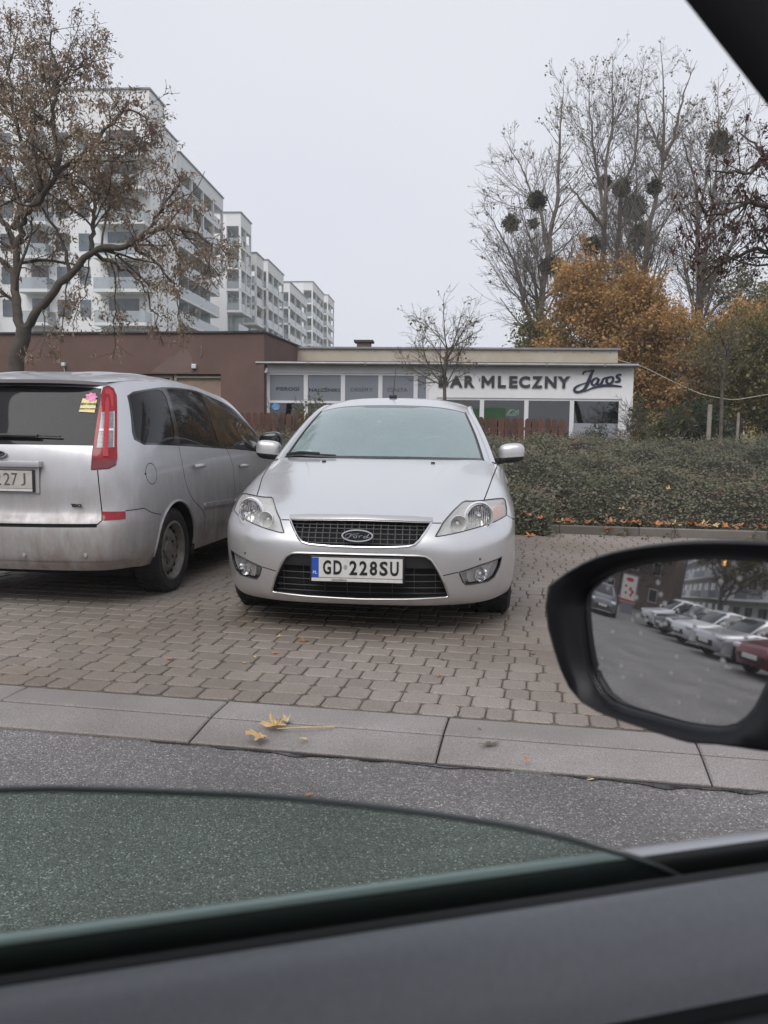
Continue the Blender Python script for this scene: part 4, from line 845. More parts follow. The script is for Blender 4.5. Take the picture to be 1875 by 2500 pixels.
# windscreen, roof, rear
TOP = [[(0, 1.165, 1.013), (.25, 1.185, 1.012), (.52, 1.265, 1.009), (.728, 1.442, 1.0), (.800, 1.47, .972)],
       [(0, 1.58, 1.232), (.235, 1.60, 1.229), (.475, 1.66, 1.212), (.665, 1.81, 1.188), (.728, 1.85, 1.165)],
       [(0, 2.03, 1.408), (.2, 2.04, 1.406), (.42, 2.09, 1.392), (.588, 2.18, 1.358), (.645, 2.23, 1.335)],
       [(0, 2.58, 1.487), (.2, 2.58, 1.485), (.40, 2.60, 1.470), (.565, 2.64, 1.435), (.625, 2.68, 1.405)],
       [(0, 3.2, 1.492), (.2, 3.2, 1.49), (.40, 3.2, 1.475), (.565, 3.2, 1.44), (.625, 3.2, 1.405)],
       [(0, 3.85, 1.435), (.2, 3.85, 1.433), (.39, 3.85, 1.415), (.55, 3.85, 1.38), (.61, 3.85, 1.34)],
       [(0, 4.48, 1.14), (.25, 4.475, 1.14), (.46, 4.46, 1.13), (.63, 4.43, 1.11), (.73, 4.36, 1.06)],
       [(0, 4.70, 1.08), (.25, 4.69, 1.08), (.5, 4.66, 1.07), (.68, 4.60, 1.05), (.80, 4.50, 1.02)]]
T_ = Patch(TOP)
WS = [(-2.9, .06), (2.9, .06), (2.9, 1.97), (-2.9, 1.97)]; WSF = [(-3.06, 0), (3.06, 0), (3.06, 2.0), (-3.06, 2.0)]; RW = [(-2.8, 5.1), (2.8, 5.1), (2.8, 5.95), (-2.8, 5.95)]
FRIT = [(-1.2, 1.97), (1.2, 1.97), (.85, 1.86), (-.85, 1.86)]
GL = [(-2.9, .06), (2.9, .06), (2.9, 1.93), (1.2, 1.93), (.85, 1.84), (-.85, 1.84), (-1.2, 1.93), (-2.9, 1.93)]
pt = Panels(T_, [WSF, GL, RW], .2, flipn=bool(T_.nrm(np.array([[0, 3.]]))[0][2] < 0))
pt.piece('roof', M['silver'], md, None, [WSF, RW]); ws = pt.piece('windscreen', M['windscreen'], md, [GL]); pt.piece('windscreen_border', M['gloss_black'], md, [WSF], [GL], off=-.001); pt.piece('rear_window', M['brightened'], md, [RW])
for s in (1, -1):
    mb = MB(); mb.tube(pt.line([(3.03*s, 0), (3.03*s, 2.0)], .001, False), .006, 6); mb.build('pillar_seal', M['gloss_black'], md, True)
# flanks
SIDE = []
for z, xs_, ys_ in ((.972, (.80, .86, .865, .85, .80), None), (.905, (.885, .905, .91, .895, .84), None), (.74, (.93, .935, .94, .925, .86), None), (.5, (.925, .935, .94, .925, .86), None), (.22, (.89, .90, .90, .885, .80), None)):
    SIDE.append([(xs_[0], 1.36 if z < .7 else 1.5, z), (xs_[1], 2.3, z+(.0 if z > .95 else .01)), (xs_[2], 3.2, z+(.02 if z > .95 else .01)), (xs_[3], 4.0, z+(.05 if z > .9 else .0)), (xs_[4], 4.52, z+(.05 if z > .9 else .0))])
S_ = Patch(SIDE, mirror=False); 
wr = None
for s in (1, -1):
    arch = [tuple(q) for q in hoop(S_, 3.80, .318, .36, (2.9, 2.5), 30)]
    arch = [(min(max(u, -.2), 4.3), min(max(v, -.3), 4.2)) for u, v in arch]
    ps = Panels(S_, [[(min(max(u, 0.01), 3.99), min(v, 3.995)) for u, v in arch]], .2, flipn=bool(S_.nrm(np.array([[2., 2.]]))[0][0] < 0))
    f = ps.piece('side_panel', M['silver'], md, None, [arch])
    if s < 0: f.data.transform(Matrix.Scale(-1, 4, (1, 0, 0))); f.data.flip_normals(); f.data.update()
    # greenhouse side: dark glass strip between roof rail and belt
    q = np.array([(4*1.0, v) for v in np.linspace(0, 6, 19)]); A = T_(q)-np.array((.012, 0, .02)); B = np.array([S_(np.array([[u, 0.0]]))[0] for u in np.linspace(0, 3.8, 19)])
    A[:, 0] *= s; B[:, 0] *= s; mb = MB(); mb.strip(list(A), list(B)); mb.build('side_window', M['sideglass'], md, True)
    A2 = T_(q); A2[:, 0] *= s; mb = MB(); mb.tube(A2, .022, 8); mb.build('roof_rail', M['silver'], md, True)
rp = Patch([[(0, 4.70, 1.08), (.4, 4.67, 1.075), (.68, 4.60, 1.05), (.80, 4.50, 1.02)], [(0, 4.76, .9), (.4, 4.73, .9), (.70, 4.65, .9), (.84, 4.51, .9)], [(0, 4.78, .6), (.4, 4.75, .6), (.72, 4.66, .6), (.86, 4.52, .5)], [(0, 4.74, .25), (.4, 4.71, .25), (.68, 4.62, .25), (.80, 4.50, .22)]])
prr = Panels(rp, [], .3, flipn=bool(rp.nrm(np.array([[0, 1.]]))[0][1] < 0)); prr.piece('rear_bumper', M['silver'], md)
MB().box((-.74, .35, .17), (.74, 4.5, .33), .02).build('underbody', M['liner'], md)  # plain dark slab added to block light under the car
MB().box((-.84, 1.42, .22), (.84, 3.4, .36), .02).build('sill', M['liner'], md)
for s in (1, -1):
    wheel(md, s*.80, .93, .318, .215, s, rim=M['satin'], steel=False); wheel(md, s*.80, 3.80, .318, .215, s, rim=M['satin'], steel=False)
    mb = MB(); q = [(.36*math.cos(t), .36*math.sin(t)) for t in np.linspace(-.3, math.pi+.3, 20)]
    mb.strip([(s*.90, .95+a, .318+b) for a, b in q], [(s*.55, .95+a, .318+b) for a, b in q]); mb.build('wheel_well', M['liner'], md, True)
# cabin
MB().box((-.70, 1.30, .86), (.70, 1.80, .985), .03).build('dashboard', M['interior'], md)
MB().box((-.78, 1.3, .33), (.78, 4.3, .40)).build('cabin_floor', M['interior'], md)
for s in (.36, -.36):
    V, F = superell((s, 2.62, .86), (.245, .085, .36), .55); a = MB().add(V, F); V, F = superell((s, 2.35, .52), (.25, .26, .10), .5); a.add(V, F); se = a.build('front_seat', M['interior'], md, True, angle=180)
    V, F = superell((s, 2.66, 1.245), (.135, .05, .085), .6); MB().add(V, F).build('headrest', M['interior'], se, True, angle=180)
V, F = superell((0, 3.62, .80), (.66, .09, .30), .4); rs = MB().add(V, F).build('rear_seat', M['interior'], md, True, angle=180)
for x in (-.4, 0, .4): V, F = superell((x, 3.66, 1.12), (.12, .04, .06), .6); MB().add(V, F).build('headrest', M['interior'], rs, True, angle=180)
th = np.linspace(0, 2*math.pi, 28, endpoint=False); a = MB(); a.tube([(.36+.185*math.cos(t), 1.93-.06*math.sin(t), .985+.175*math.sin(t)) for t in th], .016, 8, closed=True); a.tube([(.36-.18, 1.93, .985), (.36+.18, 1.93, .985)], .02, 6); a.build('steering_wheel', M['black'], md, True)
a = MB(); a.box((-.075, 1.90, 1.285), (.075, 1.96, 1.345), .012); a.build('sensor_box', M['black'], md); V, F = superell((0, 1.99, 1.255), (.125, .022, .038), .6); MB().add(V, F).build('interior_mirror', M['gloss_black'], md, True, angle=180)
MB().box((-.655, 1.53, 1.035), (-.55, 1.56, 1.055)).build('paper_slip', M['white_lens'], md)
wp = MB(); wp.tube(pt.line([(-2.95, .05), (-2.2, .075), (-1.25, .03)], .012, False), .007, 6); wp.tube(pt.line([(-2.85, .02), (-2.3, .09), (-1.7, .05)], .022, False), .010, 6); wp.build('wiper', M['black'], md, True)
V, F = superell((-.03, 2.53, 1.496), (.034, .055, .018), .7); an = MB().add(V, F); an.tube([(-.03, 2.52, 1.5), (-.03, 2.62, 1.60), (-.03, 2.74, 1.73)], [.0055, .0045, .0025], 6); an.build('aerial', M['black'], md, True)
def door_mirror(parent, s, x, y, z, cap, k=1.0):
    V, F = superell((0, 0, 0), (.10*k, .07*k, .075*k), .62, 24, 14); V = np.array(V); V[:, 2] += V[:, 0]*.08*s; hi = MB(); lo = MB(); F = np.array(F); cz = V[F].mean(1)[:, 2]
    for sel, mb in ((cz > -.028, hi), (cz <= -.028, lo)): mb.add(V, F[sel])
    a = hi.build('door_mirror', cap, parent, True, angle=180); a.location = (s*x, y, z)
    b = lo; b.tube([(-s*.16*k, .03, -.075), (-s*.06*k, .01, -.055), (0, .01, -.035)], [.028, .026, .02], 8); b.build('mirror_base', M['black'], a, True, angle=180)
    V, F = superell((0, .045*k, 0), (.088*k, .03*k, .062*k), .6); MB().add(V, F).build('mirror_glass', M['mirror'], a, True, angle=180)
door_mirror(md, 1, .950, 1.84, 1.045, M['silver']); door_mirror(md, -1, .950, 1.84, 1.045, M['silver'])
# ------------------------------------------------------------------ silver people carrier, tail towards us
cm = empty('parked_car', (-2.546, 5.556, 0), R(-8.75), 'dusty silver people carrier parked tail out at the left edge, tall red tail lights', 'car', 'cars on the block paving')
C_ = Patch(CMG)
TL = [(2.43, 9.63), (2.8, 9.75), (3.10, 9.53), (3.18, 9.11), (3.12, 8.14), (3.09, 6.48), (3.02, 6.15), (2.71, 5.98), (2.01, 5.92), (2.08, 7.0), (2.11, 8.06), (2.25, 9.08)]
RF = [(2.31, 4.03), (3.23, 3.99), (3.25, 3.34), (2.35, 3.31)]
GG = sym([(0, 7.06), (1, 7.06), (2.06, 7.05), (2.10, 8.06), (2.23, 9.1), (2.30, 9.55), (0, 9.75)])
QW = rounded([(3.69, 9.1), (3.93, 9.27), (5.0, 9.52), (5.15, 7.11), (4.1, 7.17), (3.80, 7.38)], .22)
RWN = [(5.12, 9.50), (6.38, 9.60), (6.51, 7.10), (5.28, 7.12)]
FW_ = [(6.60, 9.58), (7.4, 9.45), (8.1, 9.3), (8.72, 8.9), (8.72, 8.0), (8.1, 6.97), (6.74, 7.03)]
DLO = [(3.63, 9.12), (3.90, 9.36), (5.0, 9.62), (6.4, 9.72), (7.4, 9.58), (8.1, 9.44), (8.85, 9.0), (8.85, 7.9), (8.15, 6.9), (6.7, 6.93), (5.2, 7.03), (4.08, 7.08), (3.75, 7.3), (3.68, 7.6)]
D1 = [(5.22, 7.04), (5.38, 5.95), (5.51, 4.9), (5.82, 3.42), (6.02, 2.4), (6.1, .75)]; D2 = [(6.73, 6.95), (6.90, 5.41), (6.93, 3.97), (6.97, 2.44), (6.98, .75)]; D3 = [(8.2, 6.9), (8.6, 5.5), (8.65, 3), (8.6, .75)]
BS = [(2.18, 2.95), (2.34, 3.28), (2.6, 3.25), (3.27, 3.4), (3.25, 4.02), (4.11, 4.07), (5.0, 3.26)]
GATE = sym([(0, 9.75), (2.30, 9.6), (2.1, 7.9), (2.05, 6.9), (2.0, 5.92), (2.23, 5.92), (2.28, 4.98), (2.30, 4.05), (2.32, 3.31), (2.18, 2.95), (1.09, 2.91), (0, 2.88)])
BUM = sym([(0, 2.88), (1.09, 2.91)]+BS+[(5.0, 0)])
arc = hoop(C_, .838, .318, .362, (4.9, 2.5), 40); arc = [(min(max(u, 3.5), 7), min(max(v, 0.004), 9)) for u, v in arc]
arcf = hoop(C_, 3.478, .318, .362, (8.6, 2.5), 40); arcf = [(min(max(u, 3.5), 8.995), min(max(v, .004), 9)) for u, v in arcf]
ga = band(C_, [(2.22, 5.9), (2.27, 4.98), (2.30, 4.05), (2.33, 3.31), (2.18, 2.97)], .0035); gb = band(C_, [(-2.18, 2.95), (-1.09, 2.91), (0, 2.88), (1.09, 2.91), (2.18, 2.95)], .012)
gs = band(C_, [(3.25, 4.02), (4.11, 4.07), (4.95, 3.3)], .003); d1 = band(C_, D1, .0035); d2 = band(C_, D2, .0035); d3 = band(C_, D3, .0035)
fuel = hoop(C_, .455, .895, .072, (4.3, 5.7), 20); fl_ = [C_(np.array([q]))[0] for q in fuel]; ff = band(C_, fuel+[fuel[0]], .0025)
cr = band(C_, [(0, 4.02), (1.2, 4.03), (2.25, 4.04)], .002)
DR1 = [(5.22, 7.06), (5.38, 5.95), (5.51, 4.9), (5.82, 3.42), (6.02, 2.4), (6.1, .7), (6.98, .7), (6.97, 2.44), (6.93, 3.97), (6.9, 5.41), (6.72, 7.06)]
DR2 = [(6.72, 7.06), (6.9, 5.41), (6.93, 3.97), (6.97, 2.44), (6.98, .7), (8.6, .7), (8.65, 3), (8.6, 5.5), (8.2, 7.0)]
def both(l): return l+[flip(p) for p in l]
HO = both([TL, RF, arc, arcf, QW, RWN, FW_, DLO])+[GG]; GA = both([ga, gs, d1, d2, d3, ff])+[gb]
pc = Panels(C_, HO+GA+both([DR1, DR2])+[GATE, BUM, cr], .17, flipn=False)
sgn = 1.0
cn = C_.nrm(np.array([[0, 5.0]]))[0]
pc = Panels(C_, HO+GA+both([DR1, DR2])+[GATE, BUM], .17, flipn=bool(cn[1] > 0)); CS = -1.0 if cn[1] > 0 else 1.0
excl = HO+GA
cmp_ = M['silver_dirty']
pc.piece('tailgate', cmp_, cm, [GATE], excl); pc.piece('bumper', cmp_, cm, [BUM], excl)
pc.piece('quarter_panel', cmp_, cm, None, excl+[GATE, BUM]+both([DR1, DR2]))
for f in (lambda p: p, flip):
    for nm, dr, hp in (('rear_door', DR1, (5.80, 5.76)), ('front_door', DR2, (7.22, 5.45))):
        d = pc.piece(nm, cmp_, cm, [f(dr)], excl); q = np.array([f([hp])[0]]); p = C_(q)[0]; n = C_.nrm(q)[0]*CS; a, b = C_.der(q); t = a[0]/np.linalg.norm(a[0])
        h = MB(); h.tube([p+n*.012-t*.085, p+n*.032-t*.06, p+n*.036, p+n*.032+t*.06, p+n*.012+t*.085], [.014, .017, .018, .017, .014], 8); h.build('handle', cmp_, d, True)
        cup = MB(); cup.lathe([(.04, .0015), (.001, .0015)], 16, Matrix.Translation(Vector(p)+Vector(n)*.001) @ Vector(n).to_track_quat('X', 'Z').to_matrix().to_4x4()); 
    for nm, w_, g_m in (('quarter_window', QW, 'tinted'), ('rear_side_window', RWN, 'tinted'), ('front_side_window', FW_, 'sideglass')): pc.piece(nm, M[g_m], cm, [f(w_)], off=-.004)
    pc.piece('window_frame', M['gloss_black'], cm, [f(DLO)], [f(QW), f(RWN), f(FW_)], off=-.001)
    for mo in ([(5.97, 3.45), (6.86, 3.2), (6.86, 2.86), (5.98, 2.99)], [(6.96, 3.17), (8.55, 2.9), (8.55, 2.52), (6.96, 2.83)]):
        pm_ = Panels(C_, [f(mo)], .3, flipn=pc.flipn); pm_.piece('side_moulding', cmp_, cm, [f(mo)], off=.013, thick=.014)
    for ar, yc in ((arc, .838), (arcf, 3.478)):
        mb = MB(); q = [(.365*math.cos(t), .365*math.sin(t)) for t in np.linspace(-.25, math.pi+.25, 24)]; s = 1 if f is not flip else -1
        mb.strip([(s*.90, yc+a, .318+b) for a, b in q], [(s*.52, yc+a, .318+b) for a, b in q]); mb.add([(s*.52, yc+.37, .30), (s*.52, yc+.37, .7), (s*.52, yc-.37, .7), (s*.52, yc-.37, .30)], [(0, 1, 2, 3)]); mb.build('wheel_well', M['liner'], cm, True)
        lip = [a for a in ar if a[1] > .01]; i0 = max(range(len(lip)), key=lambda i: abs(lip[i][0]-lip[i-1][0])+abs(lip[i][1]-lip[i-1][1])); lip = lip[i0:]+lip[:i0]
        q_ = np.array(f(lip)); X = C_(q_)+C_.nrm(q_)*CS*.002; mb = MB(); mb.tube(X, .0095, 6); mb.build('arch_lip', cmp_, cm, True)
        wheel(cm, s*.788, yc, .313, .195, s)
    # tail light: red shell, clear blocks, bright centre bar
    t = f(TL); tl = pc.piece('tail_light', M['red_lens'], cm, [t], off=.004, thick=.01)
    sub = {'lamp_window': ([(2.30, 8.32), (2.98, 8.36), (2.95, 6.97), (2.21, 6.95)], 'clear_strip', .006), 'centre_bar': ([(2.54, 8.9), (2.66, 8.95), (2.72, 8.75), (2.70, 6.55), (2.46, 6.55), (2.48, 8.7)], 'red_bright', .012), 'lamp_foot': ([(2.04, 5.95), (2.69, 6.0), (2.99, 6.17), (3.06, 6.40), (2.06, 6.35)], 'red_dark', .006), 'cross_bar': ([(2.27, 7.69), (2.96, 7.71), (2.96, 7.63), (2.26, 7.61)], 'white_lens', .009), 'side_bar': ([(2.96, 8.36), (3.0, 8.36), (2.97, 6.97), (2.94, 6.97)], 'white_lens', .009), 'top_lamp': ([(2.50, 9.45), (2.82, 9.55), (3.02, 9.3), (2.98, 8.55), (2.84, 8.55), (2.80, 9.1), (2.5, 9.15)], 'red_bright', .006)}
    psub = Panels(C_, [f(v[0]) for v in sub.values()], .22, lim=(1.9*1 if f is not flip else -3.4, 3.4 if f is not flip else -1.9, 5.8, 9.8), flipn=pc.flipn)
    for k, (pl, mm, of) in sub.items(): psub.piece(k, M[mm], tl, [f(pl)], off=of)
    mb = MB(); mb.tube(C_(np.array(dense(t, .1)))+C_.nrm(np.array(dense(t, .1)))*CS*.002, .003, 5, closed=True); mb.build('lamp_seal', M['red_dark'], tl, True)
    pc.piece('reflector', M['red_lens'], cm, [f(RF)], off=.003, thick=.01)
lf = pc.piece('gap_backing', M['liner'], cm, None, both([arc, arcf, QW, RWN, FW_, DLO])+[GG], off=-.012)
gg = pc.piece('rear_window', M['tinted'], cm, [GG], off=-.002)
MB().box((-.62, .36, 1.10), (.62, .42, 1.50)).build('cabin_back', M['interior'], cm) if False else None
# fuel flap latch
p = C_(np.array([[4.14, 5.66]]))[0]; MB().box((p[0]-.004, p[1]-.006, p[2]-.006), (p[0]+.006, p[1]+.006, p[2]+.006), .002).build('flap_latch', M['black'], cm)
# roof with spoiler lip
ROOF = [[(0, .235, 1.522), (.3, .24, 1.520), (.50, .27, 1.514), (.62, .36, 1.510)], [(0, .55, 1.585), (.3, .555, 1.58), (.56, .56, 1.562), (.703, .56, 1.532)], [(0, .97, 1.622), (.3, .97, 1.616), (.58, .965, 1.592), (.743, .96, 1.549)], [(0, 1.5, 1.628), (.3, 1.5, 1.62), (.58, 1.5, 1.594), (.748, 1.5, 1.553)],
        [(0, 2.05, 1.578), (.3, 2.05, 1.57), (.57, 2.05, 1.548), (.736, 2.05, 1.511)], [(0, 2.5, 1.505), (.3, 2.52, 1.495), (.56, 2.58, 1.452), (.725, 2.65, 1.42)], [(0, 3.25, 1.16), (.35, 3.25, 1.15), (.62, 3.27, 1.13), (.77, 3.3, 1.135)], [(0, 3.5, 1.02), (.35, 3.5, 1.015), (.65, 3.5, .99), (.86, 3.5, .94)],
        [(0, 3.95, .92), (.35, 3.94, .91), (.65, 3.88, .88), (.86, 3.75, .80)], [(0, 4.30, .70), (.35, 4.27, .70), (.65, 4.18, .69), (.85, 3.95, .66)], [(0, 4.36, .45), (.35, 4.33, .45), (.65, 4.22, .45), (.87, 3.95, .45)], [(0, 4.30, .22), (.35, 4.27, .22), (.65, 4.17, .22), (.84, 3.9, .22)]]
RO_ = Patch(ROOF); wsg = [(-2.75, 5.05), (2.75, 5.05), (2.75, 6.9), (-2.75, 6.9)]; prf = Panels(RO_, [wsg], .2, flipn=bool(RO_.nrm(np.array([[0, 2.]]))[0][2] < 0)); prf.piece('roof', cmp_, cm, None, [wsg]); prf.piece('windscreen', M['sideglass'], cm, [wsg], off=-.002)
sp = MB(); e = RO_(np.array([(u, 0) for u in np.linspace(-3, 3, 25)])); e2 = e+np.array((0, .012, -.022)); e3 = e*np.array((1, 1, 1))+np.array((0, .10, -.040)); sp.strip(list(e), list(e2)); sp.build('spoiler', cmp_, cm, True)
s2 = MB(); s2.strip(list(e2), list(e3)); s2.build('spoiler_underside', M['black'], cm, True)
for x in (-.42, -.28, .28, .42):
    q = np.array([(x/.3 if abs(x) < .3 else (1+(abs(x)-.3)/.26)*math.copysign(1, x), v) for v in np.linspace(.9, 4.4, 14)]); X = RO_(q)+np.array((0, 0, .0)); mb = MB(); mb.tube(X, .006, 5); mb.build('roof_rib', cmp_, cm, True)
# underside, plate, handle bar, badge, wiper, sensors, sticker
MB().box((-.70, .50, .165), (.70, 4.2, .42), .03).build('underbody', M['liner'], cm); MB().box((-.85, 1.25, .235), (.85, 3.1, .36), .03).build('sill', M['liner'], cm)  # black slab set low to give the darkness under the tail
ex = MB(); ex.tube([(-.38, .12, .235), (-.38, .6, .25)], .03, 12); ex.build('exhaust', M['steel_rim'], cm, True)
hb = MB(); hb.box((-.315, .018, .945), (.315, .075, .985), .008); hb.build('handle_bar', cmp_, cm, True)
rc = MB(); rc.box((-.30, .040, .775), (.30, .052, .944), .004); rc.build('plate_recess', cmp_, cm)
MB().box((-.275, .028, .782), (.275, .040, .929), .004).build('plate_holder', M['black'], cm)
cpl = MB().box((-.262, .023, .806), (.262, .028, .922), .0015).build('number_plate', mat('dusty plate', (.50, .47, .43), .5, var=.12, vscale=20), cm); MB().box((-.262, .0235, .788), (.262, .028, .804)).build('dealer_strip', M['plate'], cpl)
for ch, x0, x1 in (('2', .000, .046), ('2', .062, .108), ('7', .118, .160), ('J', .186, .217)): fit_text(text_mesh(ch, .1, .0, .0005, mat=M['ink_grey'], name='plate_letter', parent=cpl), x0-.0, x1, .826, .907, .022)
badge(cm, (0, .066, 1.025), .062, .026, R(-12))
tb = text_mesh('TDCi', .03, .002, .002, mat=M['black'], name='badge_text', parent=cm); q = np.array([[1.62, 4.36]]); p = C_(q)[0]; fit_text(tb, p[0]-.036, p[0]+.036, .690, .712, p[1]-.012)
def on_glass(u, v, off=.006):
    q = np.array([(u, v)]); return C_(q)[0]+C_.nrm(q)[0]*CS*off
wm = MB(); wm.tube([on_glass(u, 7.42-.05*abs(u), .02) for u in np.linspace(-.6, 1.22, 12)], .006, 6); wm.tube([on_glass(u, 7.36-.02*u, .03) for u in np.linspace(-.9, .75, 10)], .011, 6); wm.build('rear_wiper', M['black'], cm, True)
SK = [(1.52, 8.33), (2.0, 8.30), (2.06, 8.84), (1.58, 8.90)]; PK = [(1.86+.19*(1+.16*math.cos(7*t))*math.cos(t), 8.98+.22*(1+.16*math.cos(7*t))*math.sin(t)) for t in np.linspace(0, 2*math.pi, 42, endpoint=False)]
pk = Panels(C_, [SK, PK], .1, lim=(1.3, 2.2, 8, 9.4), flipn=pc.flipn); sk = pk.piece('sticker', mat('yellow sticker', (.78, .68, .30), .45), cm, [SK], off=.004); pk.piece('sticker_flower', mat('pink sticker', (.72, .23, .42), .45, var=.35, vscale=60), sk, [PK], off=.006)
Mt = Vector(C_.nrm(np.array([[1.8, 8.6]]))[0]*CS)
for wd, v, h in (('NEW DRIVER', 8.60, .020), ('please be patient', 8.43, .011)):
    p = on_glass(1.77, v, .0065); t_ = text_mesh(wd, h, .0004, .0002, mat=M['ink'], name='lettering', parent=sk); a, b = mesh_size(t_); k = .118/(b[0]-a[0])
    xax = Vector((C_(np.array([[1.9, v]]))[0]-C_(np.array([[1.7, v]]))[0])).normalized(); zax = Mt.cross(xax).normalized(); zax = zax if zax.z > 0 else -zax; yax = -Mt
    mm_ = Matrix.Identity(4)
    for i in range(3): mm_[i][0] = xax[i]*k; mm_[i][1] = yax[i]; mm_[i][2] = zax[i]*1.15; mm_[i][3] = p[i]
    t_.matrix_local = mm_
for u, v in ((.55, 1.36), (1.86, 1.42), (-.55, 1.36), (-1.86, 1.42)):
    p = on_glass(u, v, .0); a = MB(); a.lathe([(.014, 0), (.014, .005), (.011, .008), (.001, .008)], 16, Matrix.Translation(p) @ Matrix.Rotation(R(-90), 4, 'Z')); a.build('parking_sensor', cmp_, cm, True)
bl = MB(); bl.strip(list(C_(np.array([(u, .9) for u in np.linspace(-3.4, 3.4, 30)]))+C_.nrm(np.array([(u, .9) for u in np.linspace(-3.4, 3.4, 30)]))*CS*.004), list(C_(np.array([(u, 1.02) for u in np.linspace(-3.4, 3.4, 30)]))+C_.nrm(np.array([(u, 1.02) for u in np.linspace(-3.4, 3.4, 30)]))*CS*.008)); bl.build('bumper_ledge', cmp_, cm, True)
for s in (.36, -.36):
    V, F = superell((s, 2.25, .92), (.24, .09, .34), .55); se = MB().add(V, F).build('front_seat', M['interior'], cm, True, angle=180); V, F = superell((s, 2.22, 1.32), (.13, .05, .09), .6); MB().add(V, F).build('headrest', M['interior'], se, True, angle=180)
V, F = superell((0, 1.25, .9), (.66, .1, .33), .4); MB().add(V, F).build('rear_seat', M['interior'], cm, True, angle=180)
MB().box((-.70, .5, .55), (.70, 3.4, .6)).build('cabin_floor', M['interior'], cm); MB().box((-.66, 2.9, .8), (.66, 3.3, 1.02), .03).build('dashboard', M['interior'], cm)
door_mirror(cm, 1, .99, 3.0, 1.10, M['gloss_black'], 1.08); door_mirror(cm, -1, .99, 3.0, 1.10, M['gloss_black'], 1.08)
LEFT = {'h1': [(-3.71, 13.6, 3.28), (-3.61, 13.65, 2.89), (-3.54, 13.7, 2.44)], 'h2': [(-4.32, 13.7, 3.78), (-4.28, 13.8, 3.14), (-4.38, 13.9, 2.31)], 'h3': [(-5.0, 13.8, 3.59), (-5.05, 13.65, 3.07), (-5.06, 13.5, 2.47)], 'h4': [(-3.23, 13.3, 3.39), (-3.19, 13.35, 2.99), (-3.14, 13.4, 2.61)], 'h5': [(-5.48, 13.9, 3.14), (-5.37, 13.7, 2.62), (-5.38, 13.5, 2.3)], 'h6': [(-2.55, 12.8, 3.9), (-2.62, 12.9, 3.55), (-2.91, 13.0, 3.19)], 'h7': [(-4.59, 13.6, 3.91), (-4.75, 13.75, 3.36), (-4.98, 13.9, 2.91)], 'trunk': [(-6.04, 14.0, 1.69), (-5.98, 14.0, 2.2), (-5.88, 14.0, 2.54), (-5.81, 14.0, 2.78)], 'limbR': [(-5.81, 14.0, 2.78), (-5.47, 13.87, 3.13), (-4.97, 13.73, 3.58), (-4.59, 13.6, 3.93), (-4.25, 13.47, 3.97), (-3.94, 13.33, 3.97), (-3.58, 13.2, 4.16), (-3.23, 13.07, 4.18), (-2.88, 12.93, 4.13), (-2.55, 12.8, 3.9)], 'limbL': [(-5.86, 14.0, 2.64), (-6.01, 14.13, 3.06), (-6.04, 14.27, 3.7), (-6.07, 14.4, 4.16), (-6.26, 14.53, 4.46), (-6.46, 14.67, 4.66), (-6.72, 14.8, 4.97)], 'b2': [(-5.9, 14.0, 4.08), (-5.78, 13.89, 4.48), (-5.63, 13.78, 4.59), (-5.38, 13.66, 4.69), (-5.1, 13.55, 5.01), (-4.82, 13.44, 5.23), (-4.46, 13.32, 5.35), (-4.2, 13.21, 5.45), (-3.97, 13.1, 5.44)], 'b3': [(-5.07, 14.0, 3.62), (-5.25, 14.17, 4.19), (-5.48, 14.33, 4.53), (-5.7, 14.5, 4.8)], 'b4': [(-4.72, 14.0, 4.01), (-4.77, 14.2, 4.4), (-4.77, 14.4, 4.89), (-4.72, 14.6, 5.25), (-4.53, 14.8, 5.54), (-4.41, 15.0, 5.74)], 'b5': [(-6.05, 14.2, 4.39), (-5.97, 14.35, 4.73), (-6.12, 14.5, 5.1), (-6.36, 14.65, 5.38), (-6.62, 14.8, 5.76)], 'b6': [(-5.1, 13.6, 5.06), (-5.07, 13.68, 5.43), (-5.22, 13.77, 5.93), (-5.2, 13.85, 6.34), (-5.19, 13.93, 6.82), (-5.31, 14.02, 7.17), (-5.26, 14.1, 7.46)], 'b7': [(-4.02, 13.6, 4.02), (-3.71, 13.4, 3.88), (-3.4, 13.2, 3.6), (-3.16, 13.0, 3.35)], 'b8': [(-5.51, 14.0, 4.78), (-5.7, 14.24, 5.3), (-5.99, 14.48, 5.77), (-6.21, 14.72, 6.45), (-6.37, 14.96, 7.15), (-6.31, 15.2, 7.84)], 'b9': [(-4.59, 13.7, 5.47), (-4.23, 13.53, 5.8), (-3.86, 13.37, 6.02), (-3.56, 13.2, 5.72)], 'b10': [(-4.65, 13.8, 3.95), (-4.43, 14.03, 3.84), (-4.16, 14.27, 3.72), (-3.95, 14.5, 3.41)], 'b11': [(-3.61, 13.3, 4.18), (-3.31, 13.17, 4.58), (-3.06, 13.03, 4.73), (-3.09, 12.9, 4.94)], 'b12': [(-5.18, 13.8, 6.32), (-4.89, 13.7, 6.6), (-4.62, 13.6, 6.81), (-4.43, 13.5, 6.71)]}
